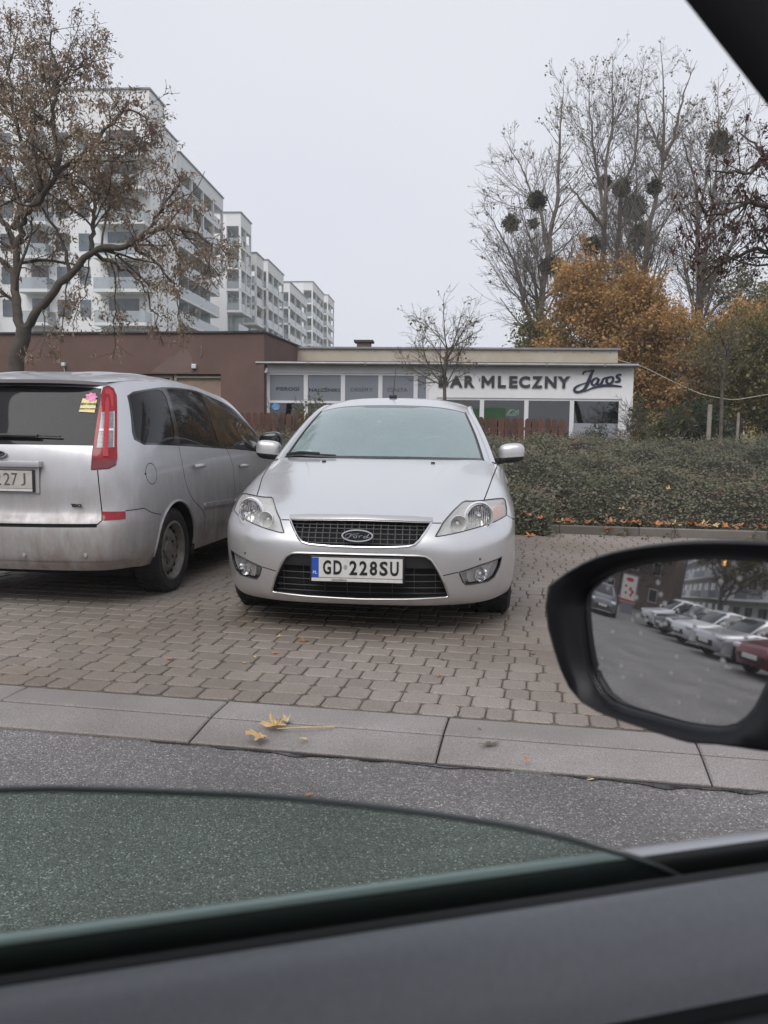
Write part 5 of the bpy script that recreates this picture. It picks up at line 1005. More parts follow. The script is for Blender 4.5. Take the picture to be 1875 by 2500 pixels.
POP = {'A': [[(8.26, 46.0, 5.18), (8.14, 46.0, 7.43), (8.26, 46.0, 9.1), (8.45, 46.0, 10.22), (8.57, 46.0, 11.87), (8.93, 46.0, 13.2), (8.82, 46.0, 14.94), (8.92, 46.0, 17.1), (9.03, 46.0, 19.14)], [(7.94, 46.0, 6.08), (7.39, 45.6, 7.37), (7.01, 45.2, 8.41), (6.47, 44.8, 9.96), (5.49, 44.4, 11.47), (4.55, 44.0, 12.74)], [(8.44, 46.0, 10.55), (8.1, 46.3, 12.49), (7.67, 46.6, 13.56), (7.1, 46.9, 15.19), (6.32, 47.2, 16.38), (6.11, 47.5, 17.14)], [(8.18, 46.0, 7.99), (9.1, 45.67, 9.06), (9.64, 45.33, 11.08), (9.43, 45.0, 11.87)]], 'B': [[(12.34, 50.0, 5.56), (12.21, 50.0, 9.22), (12.37, 50.0, 11.64), (12.29, 50.0, 13.79), (12.38, 50.0, 16.4), (12.6, 50.0, 18.75), (12.48, 50.0, 22.23)], [(12.33, 50.0, 12.83), (10.95, 49.5, 14.0), (9.58, 49.0, 15.49)], [(12.29, 50.0, 13.79), (11.79, 50.33, 16.49), (11.4, 50.67, 19.56), (11.52, 51.0, 22.05)]], 'C': [[(14.4, 54.0, 5.92), (14.18, 54.0, 11.83), (14.31, 54.0, 13.78), (14.17, 54.0, 15.58), (15.13, 54.0, 18.14), (15.13, 54.0, 21.43), (15.43, 54.0, 23.93)], [(15.45, 54.0, 6.59), (15.29, 54.25, 12.54), (15.37, 54.5, 15.72), (15.34, 54.75, 18.5), (14.89, 55.0, 21.54)]], 'D': [[(14.95, 50.0, 5.59), (14.72, 50.0, 11.42), (15.0, 50.0, 13.46), (15.46, 50.0, 15.84), (15.57, 50.0, 16.9), (15.4, 50.0, 19.94), (15.15, 50.0, 23.06)], [(15.49, 50.0, 16.43), (16.05, 49.67, 17.74), (16.21, 49.33, 19.7), (16.85, 49.0, 21.52)], [(15.54, 50.0, 16.79), (14.82, 50.5, 18.71), (14.29, 51.0, 20.3)]], 'E': [[(15.6, 44.0, 4.44), (15.67, 44.0, 6.38), (15.87, 44.0, 8.0), (15.7, 44.0, 9.38), (15.49, 44.0, 11.49), (15.4, 44.0, 13.58), (14.67, 44.0, 15.44), (14.4, 44.0, 16.68)], [(15.87, 44.0, 8.0), (16.49, 43.75, 9.02), (16.97, 43.5, 10.35), (17.62, 43.25, 12.37), (18.25, 43.0, 14.35)], [(15.86, 44.0, 8.32), (16.2, 44.3, 11.57), (16.56, 44.6, 14.4), (16.66, 44.9, 17.02), (16.68, 45.2, 19.01)], [(15.49, 44.0, 11.49), (15.76, 43.8, 13.53), (15.91, 43.6, 15.33), (16.79, 43.4, 17.51)]]}
MIST = [(6.55, 46.5, 12.19, 0.42), (7.9, 46.6, 13.34, 0.5), (7.7, 46.2, 12.08, 0.25), (11.69, 50.0, 11.81, 0.55), (12.55, 51.0, 15.62, 0.4), (14.09, 53.0, 15.82, 0.55), (15.12, 50.0, 15.07, 0.45), (15.15, 54.0, 14.94, 0.75), (16.8, 45.0, 15.95, 0.6), (8.58, 46.0, 9.89, 0.5), (14.72, 51.0, 12.72, 0.6)]
RED = [[(5.86, 12.0, 3.6), (5.07, 11.75, 4.27), (4.61, 11.5, 4.2), (4.16, 11.25, 3.96), (3.77, 11.0, 4.12)], [(5.87, 12.0, 3.36), (5.23, 12.17, 3.76), (4.78, 12.33, 3.69), (4.53, 12.5, 3.43)], [(5.81, 12.0, 4.46), (5.07, 11.83, 4.95), (4.72, 11.67, 4.6), (4.22, 11.5, 4.61)], [(5.86, 12.0, 3.6), (5.37, 12.13, 4.37), (5.06, 12.27, 5.27), (4.92, 12.4, 5.38)]]
# ------------------------------------------------------------------ trees and shrubs
def tubes(branches, sides=None):
    """branches: list of (points, radii) -> V, F (quads)"""
    Vs = []; Fs = []; n0 = 0
    for P, r in branches:
        P = np.asarray(P, float); r = np.asarray(r, float); m_ = len(P); k = sides or (9 if r[0] > .09 else 6 if r[0] > .03 else 4 if r[0] > .012 else 3)
        t = np.gradient(P, axis=0); t /= np.maximum(np.linalg.norm(t, axis=1, keepdims=True), 1e-9)
        ref = np.array((.31, .95, .0)) if abs(t[0, 2]) > .6 else np.array((0, 0, 1.)); a = np.cross(t, ref); a /= np.maximum(np.linalg.norm(a, axis=1, keepdims=True), 1e-9); b = np.cross(t, a)
        th = np.arange(k)*2*np.pi/k; V = P[:, None]+r[:, None, None]*(a[:, None]*np.cos(th)[None, :, None]+b[:, None]*np.sin(th)[None, :, None]); Vs.append(V.reshape(-1, 3))
        i = np.arange(m_-1)[:, None]*k; j = np.arange(k)[None]; q = np.stack([i+j, i+(j+1) % k, i+k+(j+1) % k, i+k+j], -1).reshape(-1, 4); Fs.append(q+n0); n0 += m_*k
    return np.concatenate(Vs), np.concatenate(Fs)
def resample(P, n, wig=0.0, g=None):
    P = np.array(P, float); d = np.r_[0, np.cumsum(np.linalg.norm(np.diff(P, axis=0), axis=1))]; t = np.linspace(0, d[-1], n)
    Q = np.stack([np.interp(t, d, P[:, k]) for k in range(3)], 1)
    if n > 4: Q[1:-1] = (Q[:-2]+2*Q[1:-1]+Q[2:])/4
    if wig: w = (g or rng).normal(0, wig, Q.shape); w[0] = 0; Q = Q+w
    return Q
def grow(g, p, d, L, r, lev, sp, out, tips):
    """one branch and its offspring"""
    n = max(4, int(L/sp['seg'][lev])); d = d/np.linalg.norm(d); P = [p]; D = [d]; step = L/n
    for i in range(n):
        d = d+g.normal(0, sp['wig'][lev], 3)+np.array((0, 0, sp['trop'][lev]))*step; d /= np.linalg.norm(d); P.append(P[-1]+d*step); D.append(d)
    P = np.array(P); rr = r*np.linspace(1, sp['tip'], n+1)**.9; rr = np.maximum(rr, sp['rmin']); out.append((P, rr))
    if lev+1 < len(sp['n']): offspring(g, P, rr, D, L, lev, sp, out, tips)
    else: tips.append(P)
    if lev+1 == len(sp['n'])-1 or lev+1 == len(sp['n']): pass
def offspring(g, P, rr, D, L, lev, sp, out, tips, f0=None, cnt=None, fm=1.0):
    k = cnt if cnt is not None else max(1, int(g.poisson(sp['n'][lev+1]*min(1.4, L/sp['ref'][lev])))); n = len(P)-1; az = g.uniform(0, 6.28)
    for j in range(k):
        f = g.uniform(f0 if f0 is not None else sp['start'][lev], fm); i = min(int(f*n), n-1); q = P[i]+(P[i+1]-P[i])*(f*n-i); dd = np.array(D[i]); az += 2.4+g.normal(0, .5)
        u = np.cross(dd, (.3, .2, .9) if abs(dd[2]) < .9 else (1, 0, 0)); u /= np.linalg.norm(u); v = np.cross(dd, u); ang = g.normal(sp['ang'][lev+1], .16)
        nd = dd*math.cos(ang)+(u*math.cos(az)+v*math.sin(az))*math.sin(ang)
        l2 = L*sp['len'][lev+1]*g.uniform(.6, 1.15)*(1.15-.55*f); grow(g, q, nd, l2*(1 if fm == 1 else max(.42, 1.22-.80*f)), max(rr[i]*sp['rad'], sp['rmin']), lev+1, sp, out, tips)
def leaves(g, C, size, asp=.5, hang=0.0, jit=0.0, var=.35, curl=0.0, flat=0.0):
    """one four cornered leaf at every point"""
    C = np.asarray(C)+g.normal(0, jit, (len(C), 3)) if jit else np.asarray(C); n = len(C); d = g.normal(0, 1, (n, 3)); d[:, 2] -= hang; d /= np.linalg.norm(d, axis=1, keepdims=True)
    if flat: d[:, 2] *= 1-flat; d /= np.linalg.norm(d, axis=1, keepdims=True)
    u = np.cross(d, g.normal(0, 1, (n, 3))*(1-.6*flat)+np.array((0, -.35, 1.0))*2.2*flat); u /= np.maximum(np.linalg.norm(u, axis=1, keepdims=True), 1e-6); s = size*(1+g.normal(0, var, (n, 1)).clip(-.7, 1.2)); w = s*asp/2
    nn = np.cross(d, u); V = np.stack([C, C+d*s*.45+u*w+nn*s*curl, C+d*s, C+d*s*.5-u*w+nn*s*curl], 1).reshape(-1, 3); return V, np.arange(4*n).reshape(-1, 4)
def along(g, tips, per, spread=0.0):
    out = []
    for P in tips:
        k = g.poisson(per); t = g.uniform(.1, 1, k)*(len(P)-1); i = np.clip(t.astype(int), 0, len(P)-2); out.append(P[i]+(P[i+1]-P[i])*(t-i)[:, None])
    Q = np.concatenate(out); return Q+g.normal(0, spread, Q.shape) if spread else Q
def plant(name, label, cat, branches, bark, lv, leafm, group=None, base=(0, 0, 0)):
    o = empty(name, base, 0, label, cat, group); b = np.array(base)
    V, F = tubes(branches); obj_np('trunk', V-b, F, bark, o, True)
    if lv is not None: V, F = lv; obj_np('crown', V-b, F, leafm, o)
    return o
M['leaf_left'] = leafmat('dry acacia leaves', [(.17, .112, .092), (.27, .19, .155), (.38, .29, .20), (.45, .38, .20)], .6)
M['leaf_orange'] = leafmat('orange leaves', [(.17, .15, .06), (.33, .215, .08), (.50, .285, .10), (.62, .40, .17)], .5)
M['leaf_poplar'] = leafmat('poplar leaves', [(.10, .09, .055), (.15, .13, .06), (.28, .19, .06)], .3)
M['leaf_red'] = leafmat('dark red leaves', [(.035, .012, .012), (.07, .022, .020), (.10, .04, .03)], 1.5)
M['leaf_olive'] = leafmat('olive leaves', [(.085, .085, .03), (.15, .14, .05), (.24, .19, .065)], .6)
M['mistle'] = leafmat('mistletoe', [(.045, .05, .03), (.075, .085, .045)], 2)
M['needle'] = leafmat('dark green shoots', [(.012, .026, .012), (.03, .055, .022), (.05, .08, .035)], 2)
M['hedge'] = leafmat('small hedge leaves', [(.046, .058, .036), (.112, .124, .076), (.185, .18, .125), (.27, .16, .11)], 1.3, trans=.25)
M['bush'] = leafmat('bare brown twigs', [(.06, .045, .035), (.10, .075, .05)], 1)

# leaning tree with dry hanging leaves in front of the brown building
g = np.random.default_rng(3); br_ = []; tips = []
spL = dict(n=[0, 5, 8, 5], seg=[.2, .18, .11, .07], wig=[.1, .14, .18, .2], trop=[0, .05, -.5, -2.2], tip=.3, rmin=.0035, start=[.15, .12, .1], ang=[.6, .85, .8, .7], len=[1, .58, .52, .42], rad=.45, ref=[2.5, 1.2, .6])
R0 = {'trunk': (.145, .12), 'limbR': (.078, .020), 'limbL': (.085, .035), 'b2': (.062, .015), 'b3': (.038, .016), 'b4': (.042, .014), 'b5': (.055, .015), 'b6': (.05, .012), 'b7': (.035, .012), 'b8': (.045, .012), 'b9': (.035, .010), 'b10': (.035, .010), 'b11': (.03, .01), 'b12': (.025, .008), 'h1': (.016, .006), 'h2': (.018, .006), 'h3': (.018, .006), 'h4': (.014, .005), 'h5': (.014, .005), 'h6': (.014, .005), 'h7': (.016, .005)}
for k, P in LEFT.items():
    if k == 'trunk': P = [(-6.12, 14.0, 0), (-6.08, 14.0, .9)]+list(P)
    r0, r1 = R0[k]; Q = resample(P, max(8, len(P)*3), .018 if k != 'trunk' else .01, g); rr = np.linspace(r0, r1, len(Q)); 
    if k == 'trunk': rr[:3] *= (1.5, 1.25, 1.1)
    br_.append((Q, rr)); L = np.linalg.norm(np.diff(Q, axis=0), axis=1).sum(); D = np.gradient(Q, axis=0); D /= np.linalg.norm(D, axis=1, keepdims=True)
    if k != 'trunk': offspring(g, Q, rr, D, min(max(L, .9), 2.4) if k[0] != 'h' else .8, 0, spL, br_, tips, .42 if k in ('limbR', 'b10', 'b7') else .2 if k[0] != 'h' else .3, {'limbR': int(3.4*L), 'limbL': int(5*L), 'b3': int(4*L), 'b7': int(5*L), 'b10': int(4*L)}.get(k, int(5.8*L)+3) if k[0] != 'h' else int(6*L))
lc = along(g, tips, 10, .05)
lv = leaves(g, lc, .058, .36, 1.2, 0, .4, .12)
lt_ = plant('tree', 'leaning grey tree with dry brown hanging leaves at the left, behind the people carrier', 'tree', br_, M['bark'], lv, M['leaf_left'], base=(-6.1, 14.0, 0))

# row of tall nearly bare poplars with mistletoe
spP = dict(n=[0, 8, 9, 7], seg=[.8, .7, .5, .4], wig=[.03, .04, .06, .08], trop=[.05, .20, .20, .15], tip=.22, rmin=.0075, start=[.2, .12, .12], ang=[.5, .80, .65, .6], len=[1, .50, .52, .52], rad=.33, ref=[9, 3.5, 1.8])
labs = {'A': 'tall bare poplar with forked trunk, leftmost of the poplars behind the bar', 'B': 'tall bare poplar rising right behind the left half of the orange tree', 'C': 'double stemmed bare poplar behind the middle of the orange tree', 'D': 'tallest bare poplar behind the right half of the orange tree', 'E': 'bare poplar with thick grey trunk right of the orange tree'}
mist_of = {'A': (0, 1, 2, 9), 'B': (3, 4), 'C': (5, 7, 10), 'D': (6,), 'E': (8,)}
for key, limbs in POP.items():
    br_ = []; tips = []; g = np.random.default_rng(ord(key)); base = None
    for li, P in enumerate(limbs):
        P = [tuple(p) for p in P]
        if li == 0: base = (P[0][0]-.02, P[0][1], 0); P = [base]+P
        r0 = (.29, .13, .11, .09)[min(li, 3)]; Q = resample(P, len(P)*4, .03, g); rr = np.maximum(r0*np.linspace(1, .03, len(Q)), .010); br_.append((Q, rr)); L = np.linalg.norm(np.diff(Q, axis=0), axis=1).sum(); D = np.gradient(Q, axis=0); D /= np.linalg.norm(D, axis=1, keepdims=True)
        offspring(g, Q, rr, D, min(L, 10), 0, spP, br_, tips, .30 if li == 0 else .1, int(2.5*L), .985)
    lc = along(g, tips, .8, .06); top = lc[:, 2].max(); lc = lc[(lc[:, 2] > top-3.5) | (g.uniform(0, 1, len(lc)) < .45)]
    lv = leaves(g, lc, .115, .8, .4); o = plant('tree', labs[key], 'tree', br_, M['bark_far'], lv, M['leaf_poplar'], 'bare poplars behind the bar', base)
    for i in mist_of[key]:
        x, y, z, r = MIST[i]; n = int(1700*r*r/.25); v = g.normal(0, 1, (n, 3)); v /= np.linalg.norm(v, axis=1, keepdims=True); v *= r*g.uniform(.15, 1, (n, 1))**.55*(1+.25*np.sin(v[:, :1]*5)*np.cos(v[:, 1:2]*4)); V, F = leaves(g, v+np.array((x, y, z)), .15, .4, 0); obj_np('mistletoe', V-np.array(base), F, M['mistle'], o)
# orange tree, second one at the edge, olive shrubs
def crown_tree(label, base, h, w, lm, seed, nleaf=26, leaf=.14, lev=(0, 24, 9, 6), bark='bark', group=None, name='tree', rise=.25, shape=1.0, cat='tree'):
    g = np.random.default_rng(seed); br_ = []; tips = []; b = np.array(base, float); Q = resample([b, b+(.05, 0, h*.4), b+(-.05, .1, h*.93)], 14, .03, g); rr = np.linspace(.028*h*.6, .02, 14); br_.append((Q, rr))
    sp = dict(n=list(lev), seg=[.4, .35, .25, .2], wig=[.06, .12, .16, .2], trop=[0, rise, .15, .02], tip=.25, rmin=.008, start=[.2, .12, .12], ang=[.6, .95, .75, .7], len=[1, w/h*.78, .5, .5], rad=.5, ref=[h, w*.45, w*.2])
    D = np.gradient(Q, axis=0); D /= np.linalg.norm(D, axis=1, keepdims=True); offspring(g, Q, rr, D, h, 0, sp, br_, tips, .17, lev[1]); lv = leaves(g, along(g, tips, nleaf, .16), leaf, .75, .5)
    return plant(name, label, cat, br_, M[bark], lv, M[lm], group, tuple(base))
crown_tree('broad orange autumn tree beside the right end of the bar', (10.3, 38, 0), 7.0, 6.0, 'leaf_orange', 21, 30, .105, (0, 46, 9, 6))
crown_tree('second orange tree cut by the right edge, low and dense', (17.5, 38, 0), 5.4, 6, 'leaf_orange', 22, 30, .10, (0, 30, 8, 5))
crown_tree('low orange brown bush under the orange tree', (13.2, 36, 0), 4.6, 5.5, 'leaf_orange', 25, 28, .10, (0, 26, 8, 5), name='bush', cat='bush')
crown_tree('olive green bush between the orange trees', (14.8, 33, 0), 4.2, 5, 'leaf_olive', 23, 26, .10, (0, 26, 8, 5), name='bush', cat='bush')
crown_tree('thin olive brown tree at the right edge behind the round crowned sapling', (19.5, 44, 0), 8.5, 8, 'leaf_olive', 24, 9, .13, (0, 30, 8, 5))
crown_tree('yellow green bush showing above the bar roof left of the orange tree', (8.2, 43, 0), 6.3, 5, 'leaf_olive', 26, 10, .13, (0, 26, 8, 5), name='bush', cat='bush')
# small round headed trees
def sapling(label, base, z0, h, w, seed, leafm, nl, group):
    g = np.random.default_rng(seed); b = np.array(base, float); br_ = []; tips = []; Q = resample([b, b+(.03, 0, z0*.6), b+(.0, 0, z0), b+(.06, 0, z0+(h-z0)*.3)], 12, .008, g); br_.append((Q, np.linspace(.055, .035, 12)))
    sp = dict(n=[0, 9, 9, 6], seg=[.2, .14, .11, .08], wig=[.04, .09, .12, .15], trop=[0, .22, .1, 0], tip=.2, rmin=.0032, start=[.2, .12, .12], ang=[.6, .62, .6, .6], len=[1, 1, .55, .5], rad=.55, ref=[2, 1.2, .7]); D = np.gradient(Q, axis=0); D /= np.linalg.norm(D, axis=1, keepdims=True)
    for k in range(16):
        a = k*2.4; e = g.uniform(.2, 1.15); d = np.array((math.cos(a)*math.cos(e), math.sin(a)*math.cos(e), math.sin(e))); f = g.integers(8, 12); grow(g, Q[f], d, (h-z0)*g.uniform(.55, .85)*(1 if e > .6 else w/(h-z0)*.75), .017, 1, sp, br_, tips)
    lv = leaves(g, along(g, tips, nl, .02), .055, .6, .5); return plant('sapling', label, 'tree', br_, M['bark_pale'], lv, M[leafm], group, tuple(base))
sapling('small bare round headed tree standing in front of the sign BAR MLECZNY', (1.36, 20, 0), 2.55, 4.35, 1.9, 31, 'leaf_olive', .9, 'round headed saplings'); 
sapling('staked round headed sapling right of the bar, two stakes beside it', (8.56, 22, 0), 2.75, 4.1, 2.6, 32, 'leaf_olive', 1.6, 'round headed saplings')
for i, (x, h, lab) in enumerate(((8.2, 1.95, 'thick pale stake left of the staked sapling'), (8.93, 1.75, 'thin pale stake right of the staked sapling'))):
    mb = MB(); mb.tube([(x, 21.8, 0), (x+.01, 21.8, h)], (.055, .035)[i], 10); tag(mb.build('stake', M['stake'], None, True), lab, 'stake', 'stakes by the sapling')
# dark red tree reaching in from the right
g = np.random.default_rng(41); br_ = [(resample([(7.4, 12.3, 0), (7.2, 12.2, 1.8), (6.7, 12.0, 3.4), (6.0, 11.9, 4.4)], 16, .02, g), np.linspace(.16, .08, 16))]; tips = []
for P in RED:
    Q = resample(P, 16, .03, g); Q[0] = br_[0][0][11]; rr = np.linspace(.05, .012, 16); br_.append((Q, rr)); D = np.gradient(Q, axis=0); D /= np.linalg.norm(D, axis=1, keepdims=True); offspring(g, Q, rr, D, 1.6, 0, spL, br_, tips, .2, 10)
plant('tree', 'dark red leaved branches hanging in from the right edge', 'tree', br_, M['bark'], leaves(g, along(g, tips, 5, .03), .068, .32, 1.6), M['leaf_red'], base=(7.4, 12.3, 0))
# dark shrubs at the corner of the bar
def shrub(label, base, h, w, seed, lm, n=5200, leaf=.10, asp=.22, name='shrub', hang=.5):
    g = np.random.default_rng(seed); b = np.array(base, float); br_ = []; tips = []
    sp = dict(n=[0, 6, 5], seg=[.15, .12, .1], wig=[.1, .14, .18], trop=[.1, -.2, -.7], tip=.3, rmin=.005, start=[.2, .1], ang=[.5, .6, .7], len=[1, .5, .5], rad=.5, ref=[1.2, .6])
    for k in range(16):
        a = k*2.4; e = g.uniform(.7, 1.4); grow(g, b+g.normal(0, .07, 3)*(1, 1, 0), np.array((math.cos(a)*math.cos(e), math.sin(a)*math.cos(e), math.sin(e))), h*g.uniform(.6, 1.05), .018, 0, sp, br_, tips)
    c = along(g, tips, n/max(1, len(tips)), .05); c = c[np.abs(c[:, 0]-b[0]) < w]; return plant(name, label, 'shrub', br_, M['bark'], leaves(g, c, leaf, asp, hang), M[lm], None, tuple(base))
shrub('dark green feathery shrub at the right corner of the bar', (8.05, 23.6, 0), 2.3, 1.1, 51, 'needle', 9000, .12)
shrub('light leaved bamboo like shrub hanging before the bar corner', (7.35, 23.2, 0), 2.35, .7, 52, 'leaf_olive', 1400, .13, .2, hang=1.0)
shrub('dark evergreen shrub behind the staked sapling', (10.2, 28, 0), 2.0, 1.2, 53, 'needle', 6000, .13, .3)
shrub('small conifer like bush before the film covered window', (5.35, 22.3, 0), 1.45, .35, 54, 'needle', 1500, .09, .25)
shrub('climbing plant on the fence left of the saloon roof', (-1.85, 21.6, 0), 2.0, .32, 55, 'leaf_olive', 1500, .10, .5)
# low hedge bed: leaf mass over a mound coloured dark as the shade between leaves
def hedge_h(a, n):
    ft = np.where(a < .50, 6.80, np.where(a > 3.45, 6.68, 7.42))+.10*np.sin(3.1*a)+.06*np.sin(7.7*a+1)
    ft = np.where(a < -2.5, 7.3, ft); q = np.maximum(n-ft, 0); big = .81+.13*np.clip((n-9)/5, 0, 1)
    return big*(1-np.exp(-q/1.25))**.8*(1+.10*np.sin(1.3*a+.8*n)*np.sin(.9*n-.4*a)+.17*np.sin(3.7*a+.6)*np.sin(2.9*n)+.09*np.sin(6.3*a+n)*np.sin(5.1*n-a))
g = np.random.default_rng(61); n_l = 330000
a = g.uniform(-7.5, 10.5, n_l); t = g.uniform(0, 1, n_l); n = 6.7+t**1.6*10.5; keep = hedge_h(a, n) > .03; a, n = a[keep], n[keep]; h = hedge_h(a, n); dep = g.exponential(.05, len(a)); z = h+.02-np.minimum(dep, h*.8)+np.maximum(0, g.normal(-.02, .06, len(a)))
xy = K0+KE*a[:, None]+KN*n[:, None]; V, F = leaves(g, np.stack([xy[:, 0], xy[:, 1], z], 1), .034, .6, -.1, 0, .4, 0, .62)
# arching shoots that stand out of the mass
sh_b = []; sh_t = []
for i in range(1500):
    a1 = g.uniform(-6, 9.5); n1 = 7.0+g.uniform(0, 1)**1.4*9; h1 = float(hedge_h(np.array([a1]), np.array([n1]))[0]); p1 = np.array(kp(a1, n1, h1-.05)); d1_ = g.normal(0, .5, 3); d1_[2] = abs(d1_[2])+.55; l1 = g.uniform(.10, .34)
    P1 = np.array([p1+d1_*l1*t_+np.array((0, 0, -.5*l1*t_*t_)) for t_ in np.linspace(0, 1, 5)]); sh_b.append((P1, np.linspace(.004, .002, 5))); sh_t.append(P1)
Vs, Fs = leaves(g, along(g, sh_t, 22, .012), .034, .55, -.2, 0, .4); V = np.concatenate([V, Vs]); F = np.concatenate([F, Fs+len(V)-len(Vs)]); Vs, Fs = tubes(sh_b, 3); V = np.concatenate([V, Vs]); F = np.concatenate([F, Fs+len(V)-len(Vs)])
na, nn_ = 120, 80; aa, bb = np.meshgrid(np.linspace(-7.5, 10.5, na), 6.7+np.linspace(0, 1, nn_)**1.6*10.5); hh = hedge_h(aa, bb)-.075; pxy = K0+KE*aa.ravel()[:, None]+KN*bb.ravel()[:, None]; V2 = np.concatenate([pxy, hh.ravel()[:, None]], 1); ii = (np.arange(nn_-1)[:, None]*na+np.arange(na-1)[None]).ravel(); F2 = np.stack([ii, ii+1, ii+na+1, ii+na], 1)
M['hedge_core'] = mat('dark mound shade', (.028, .026, .018), .95, var=.5, vscale=10)  # dark colour is painted shade for the gaps in the foliage
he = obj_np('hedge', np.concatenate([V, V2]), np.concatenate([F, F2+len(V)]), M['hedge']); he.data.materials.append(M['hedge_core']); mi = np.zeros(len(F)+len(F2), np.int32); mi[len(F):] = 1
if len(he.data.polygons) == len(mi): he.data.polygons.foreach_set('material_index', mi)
tag(he, 'low dense dark green cotoneaster hedge covering the bed behind the cars', 'hedge', kind='stuff')
# twigs standing out of the hedge
# overhead cable from the bar to the right
mb = MB(); mb.tube(resample([(6.95, 26.4, 3.45), (7.74, 26, 3.19), (8.45, 25.6, 2.76), (9.31, 25.4, 2.35), (10.15, 25.2, 2.19), (11.5, 25, 2.44), (13.5, 24.8, 3.1)], 40), .012, 5); tag(mb.build('overhead_cable', M['cable'], None, True), 'pale slack cable hanging from the bar corner to the right', 'cable')
# pale yellow house behind the trees on the right
yh = empty('yellow_house', (24, 58, 0), R(-10), 'pale yellow house wall half hidden behind trees at the right edge', 'house')
MB().box((-6, 0, 0), (8, 8, 7.2)).build('wall', mat('yellow plaster', (.50, .44, .22), .85, var=.08, vscale=.5), yh); MB().box((-6.3, -.3, 7.21), (8.3, 8.3, 7.4)).build('roof', M['roof_felt'], yh)
for x in (-4, -1, 2): 
    for z in (1.2, 4.2): wv = MB().box((x, -.05, z), (x+1.2, -.003, z+1.5)).build('window', M['upvc'], yh); MB().box((x+.1, -.08, z+.1), (x+1.1, -.052, z+1.4)).build('pane', M['carglass'], wv)
MG_LOOP = [[-0.1256, 0.0089], [-0.121, -0.0086], [-0.1162, -0.0254], [-0.1101, -0.0417], [-0.1011, -0.0566], [-0.0891, -0.069], [-0.0723, -0.0754], [-0.0538, -0.076], [-0.0377, -0.0754], [-0.0237, -0.0747], [-0.0111, -0.0741], [0.0008, -0.0735], [0.0126, -0.0726], [0.0243, -0.071], [0.0364, -0.0688], [0.049, -0.0659], [0.0604, -0.0598], [0.0695, -0.0506], [0.0764, -0.0396], [0.081, -0.0276], [0.0848, -0.0157], [0.0924, -0.0042], [0.1032, 0.0089], [0.1139, 0.0252], [0.1239, 0.0451], [0.1294, 0.0677], [0.1185, 0.0846], [0.0915, 0.0875], [0.0683, 0.0868], [0.0502, 0.0858], [0.0354, 0.0846], [0.0226, 0.0832], [0.0113, 0.0815], [0.0008, 0.0798], [-0.0091, 0.0779], [-0.0188, 0.076], [-0.0288, 0.0738], [-0.0393, 0.0714], [-0.0508, 0.0685], [-0.0636, 0.0648], [-0.0782, 0.0597], [-0.0948, 0.0526], [-0.1114, 0.0419], [-0.127, 0.0273]]
MO_LOOP = [[-0.1657, 0.0055], [-0.1586, -0.0174], [-0.1472, -0.0379], [-0.1353, -0.0566], [-0.1209, -0.0727], [-0.1021, -0.0836], [-0.0799, -0.0875], [-0.0597, -0.0885], [-0.0423, -0.0885], [-0.0269, -0.0883], [-0.0128, -0.0882], [0.0007, -0.0881], [0.0141, -0.0879], [0.0278, -0.0869], [0.0414, -0.0838], [0.0556, -0.08], [0.0723, -0.0772], [0.0924, -0.074], [0.1166, -0.069], [0.1418, -0.059], [0.1575, -0.0406], [0.1629, -0.0178], [0.1642, 0.0055], [0.1629, 0.0288], [0.1623, 0.0529], [0.1597, 0.0781], [0.1477, 0.0999], [0.1182, 0.1073], [0.0882, 0.1065], [0.0644, 0.1047], [0.0452, 0.1029], [0.0288, 0.1011], [0.0141, 0.0992], [0.0007, 0.0972], [-0.0122, 0.095], [-0.0249, 0.0925], [-0.0378, 0.0897], [-0.0513, 0.0864], [-0.066, 0.0825], [-0.0824, 0.0775], [-0.1008, 0.0707], [-0.1203, 0.0607], [-0.1415, 0.0472], [-0.1647, 0.0293]]
# ------------------------------------------------------------------ the car we sit in: door, glass, mirror, pillar
own_l = (-.2121, .4533, 0); OA = R(15.6)
ow = empty('own_car', own_l, OA, 'dark car we look out of, with lowered door glass and black door mirror', 'car')
OI = (Matrix.Translation(own_l) @ Matrix.Rotation(OA, 4, 'Z')).inverted()
def extr(prof, x0, x1, name, mt, n=24, closed=False):
    X = np.linspace(x0, x1, n); mb = MB(); m_ = len(prof); V = [(x, y, z) for x in X for y, z in prof]; F = []
    for i in range(n-1):
        for k in range(m_ if closed else m_-1): F.append((i*m_+k, i*m_+(k+1) % m_, (i+1)*m_+(k+1) % m_, (i+1)*m_+k))
    mb.add(V, F); return mb.build(name, mt, ow, True, angle=60)
def smoothp(pts, k=5):
    P = np.array(pts, float); n = len(P); T = np.linspace(0, n-1, (n-1)*k+1); i = np.clip(T.astype(int), 0, n-2); f = (T-i)[:, None]; g = lambda q: P[np.clip(q, 0, n-1)]
    return [tuple(x) for x in .5*((2*g(i))+(-g(i-1)+g(i+1))*f+(2*g(i-1)-5*g(i)+4*g(i+1)-g(i+2))*f**2+(-g(i-1)+3*g(i)-3*g(i+1)+g(i+2))*f**3)]
extr(smoothp([(-.033, .900), (-.034, .915), (-.040, .9205), (-.051, .9168), (-.060, .9085), (-.067, .8975), (-.074, .884), (-.080, .868)]), -1.1, 1.0, 'door_panel', M['door_trim'])
extr(smoothp([(-.0802, .868), (-.083, .857), (-.089, .862), (-.099, .855), (-.110, .83), (-.120, .76), (-.128, .5), (-.128, .28)]), -1.1, 1.0, 'door_lower_panel', M['door_low'])
extr(smoothp([(-.032, .88), (-.0315, .908), (-.028, .9155), (-.022, .9165), (-.0195, .905), (-.019, .88)], 3), -1.1, 1.0, 'inner_seal', M['seal'])
extr([(-.034, .885), (.024, .885)], -1.1, 1.0, 'seal_floor', M['seal'])
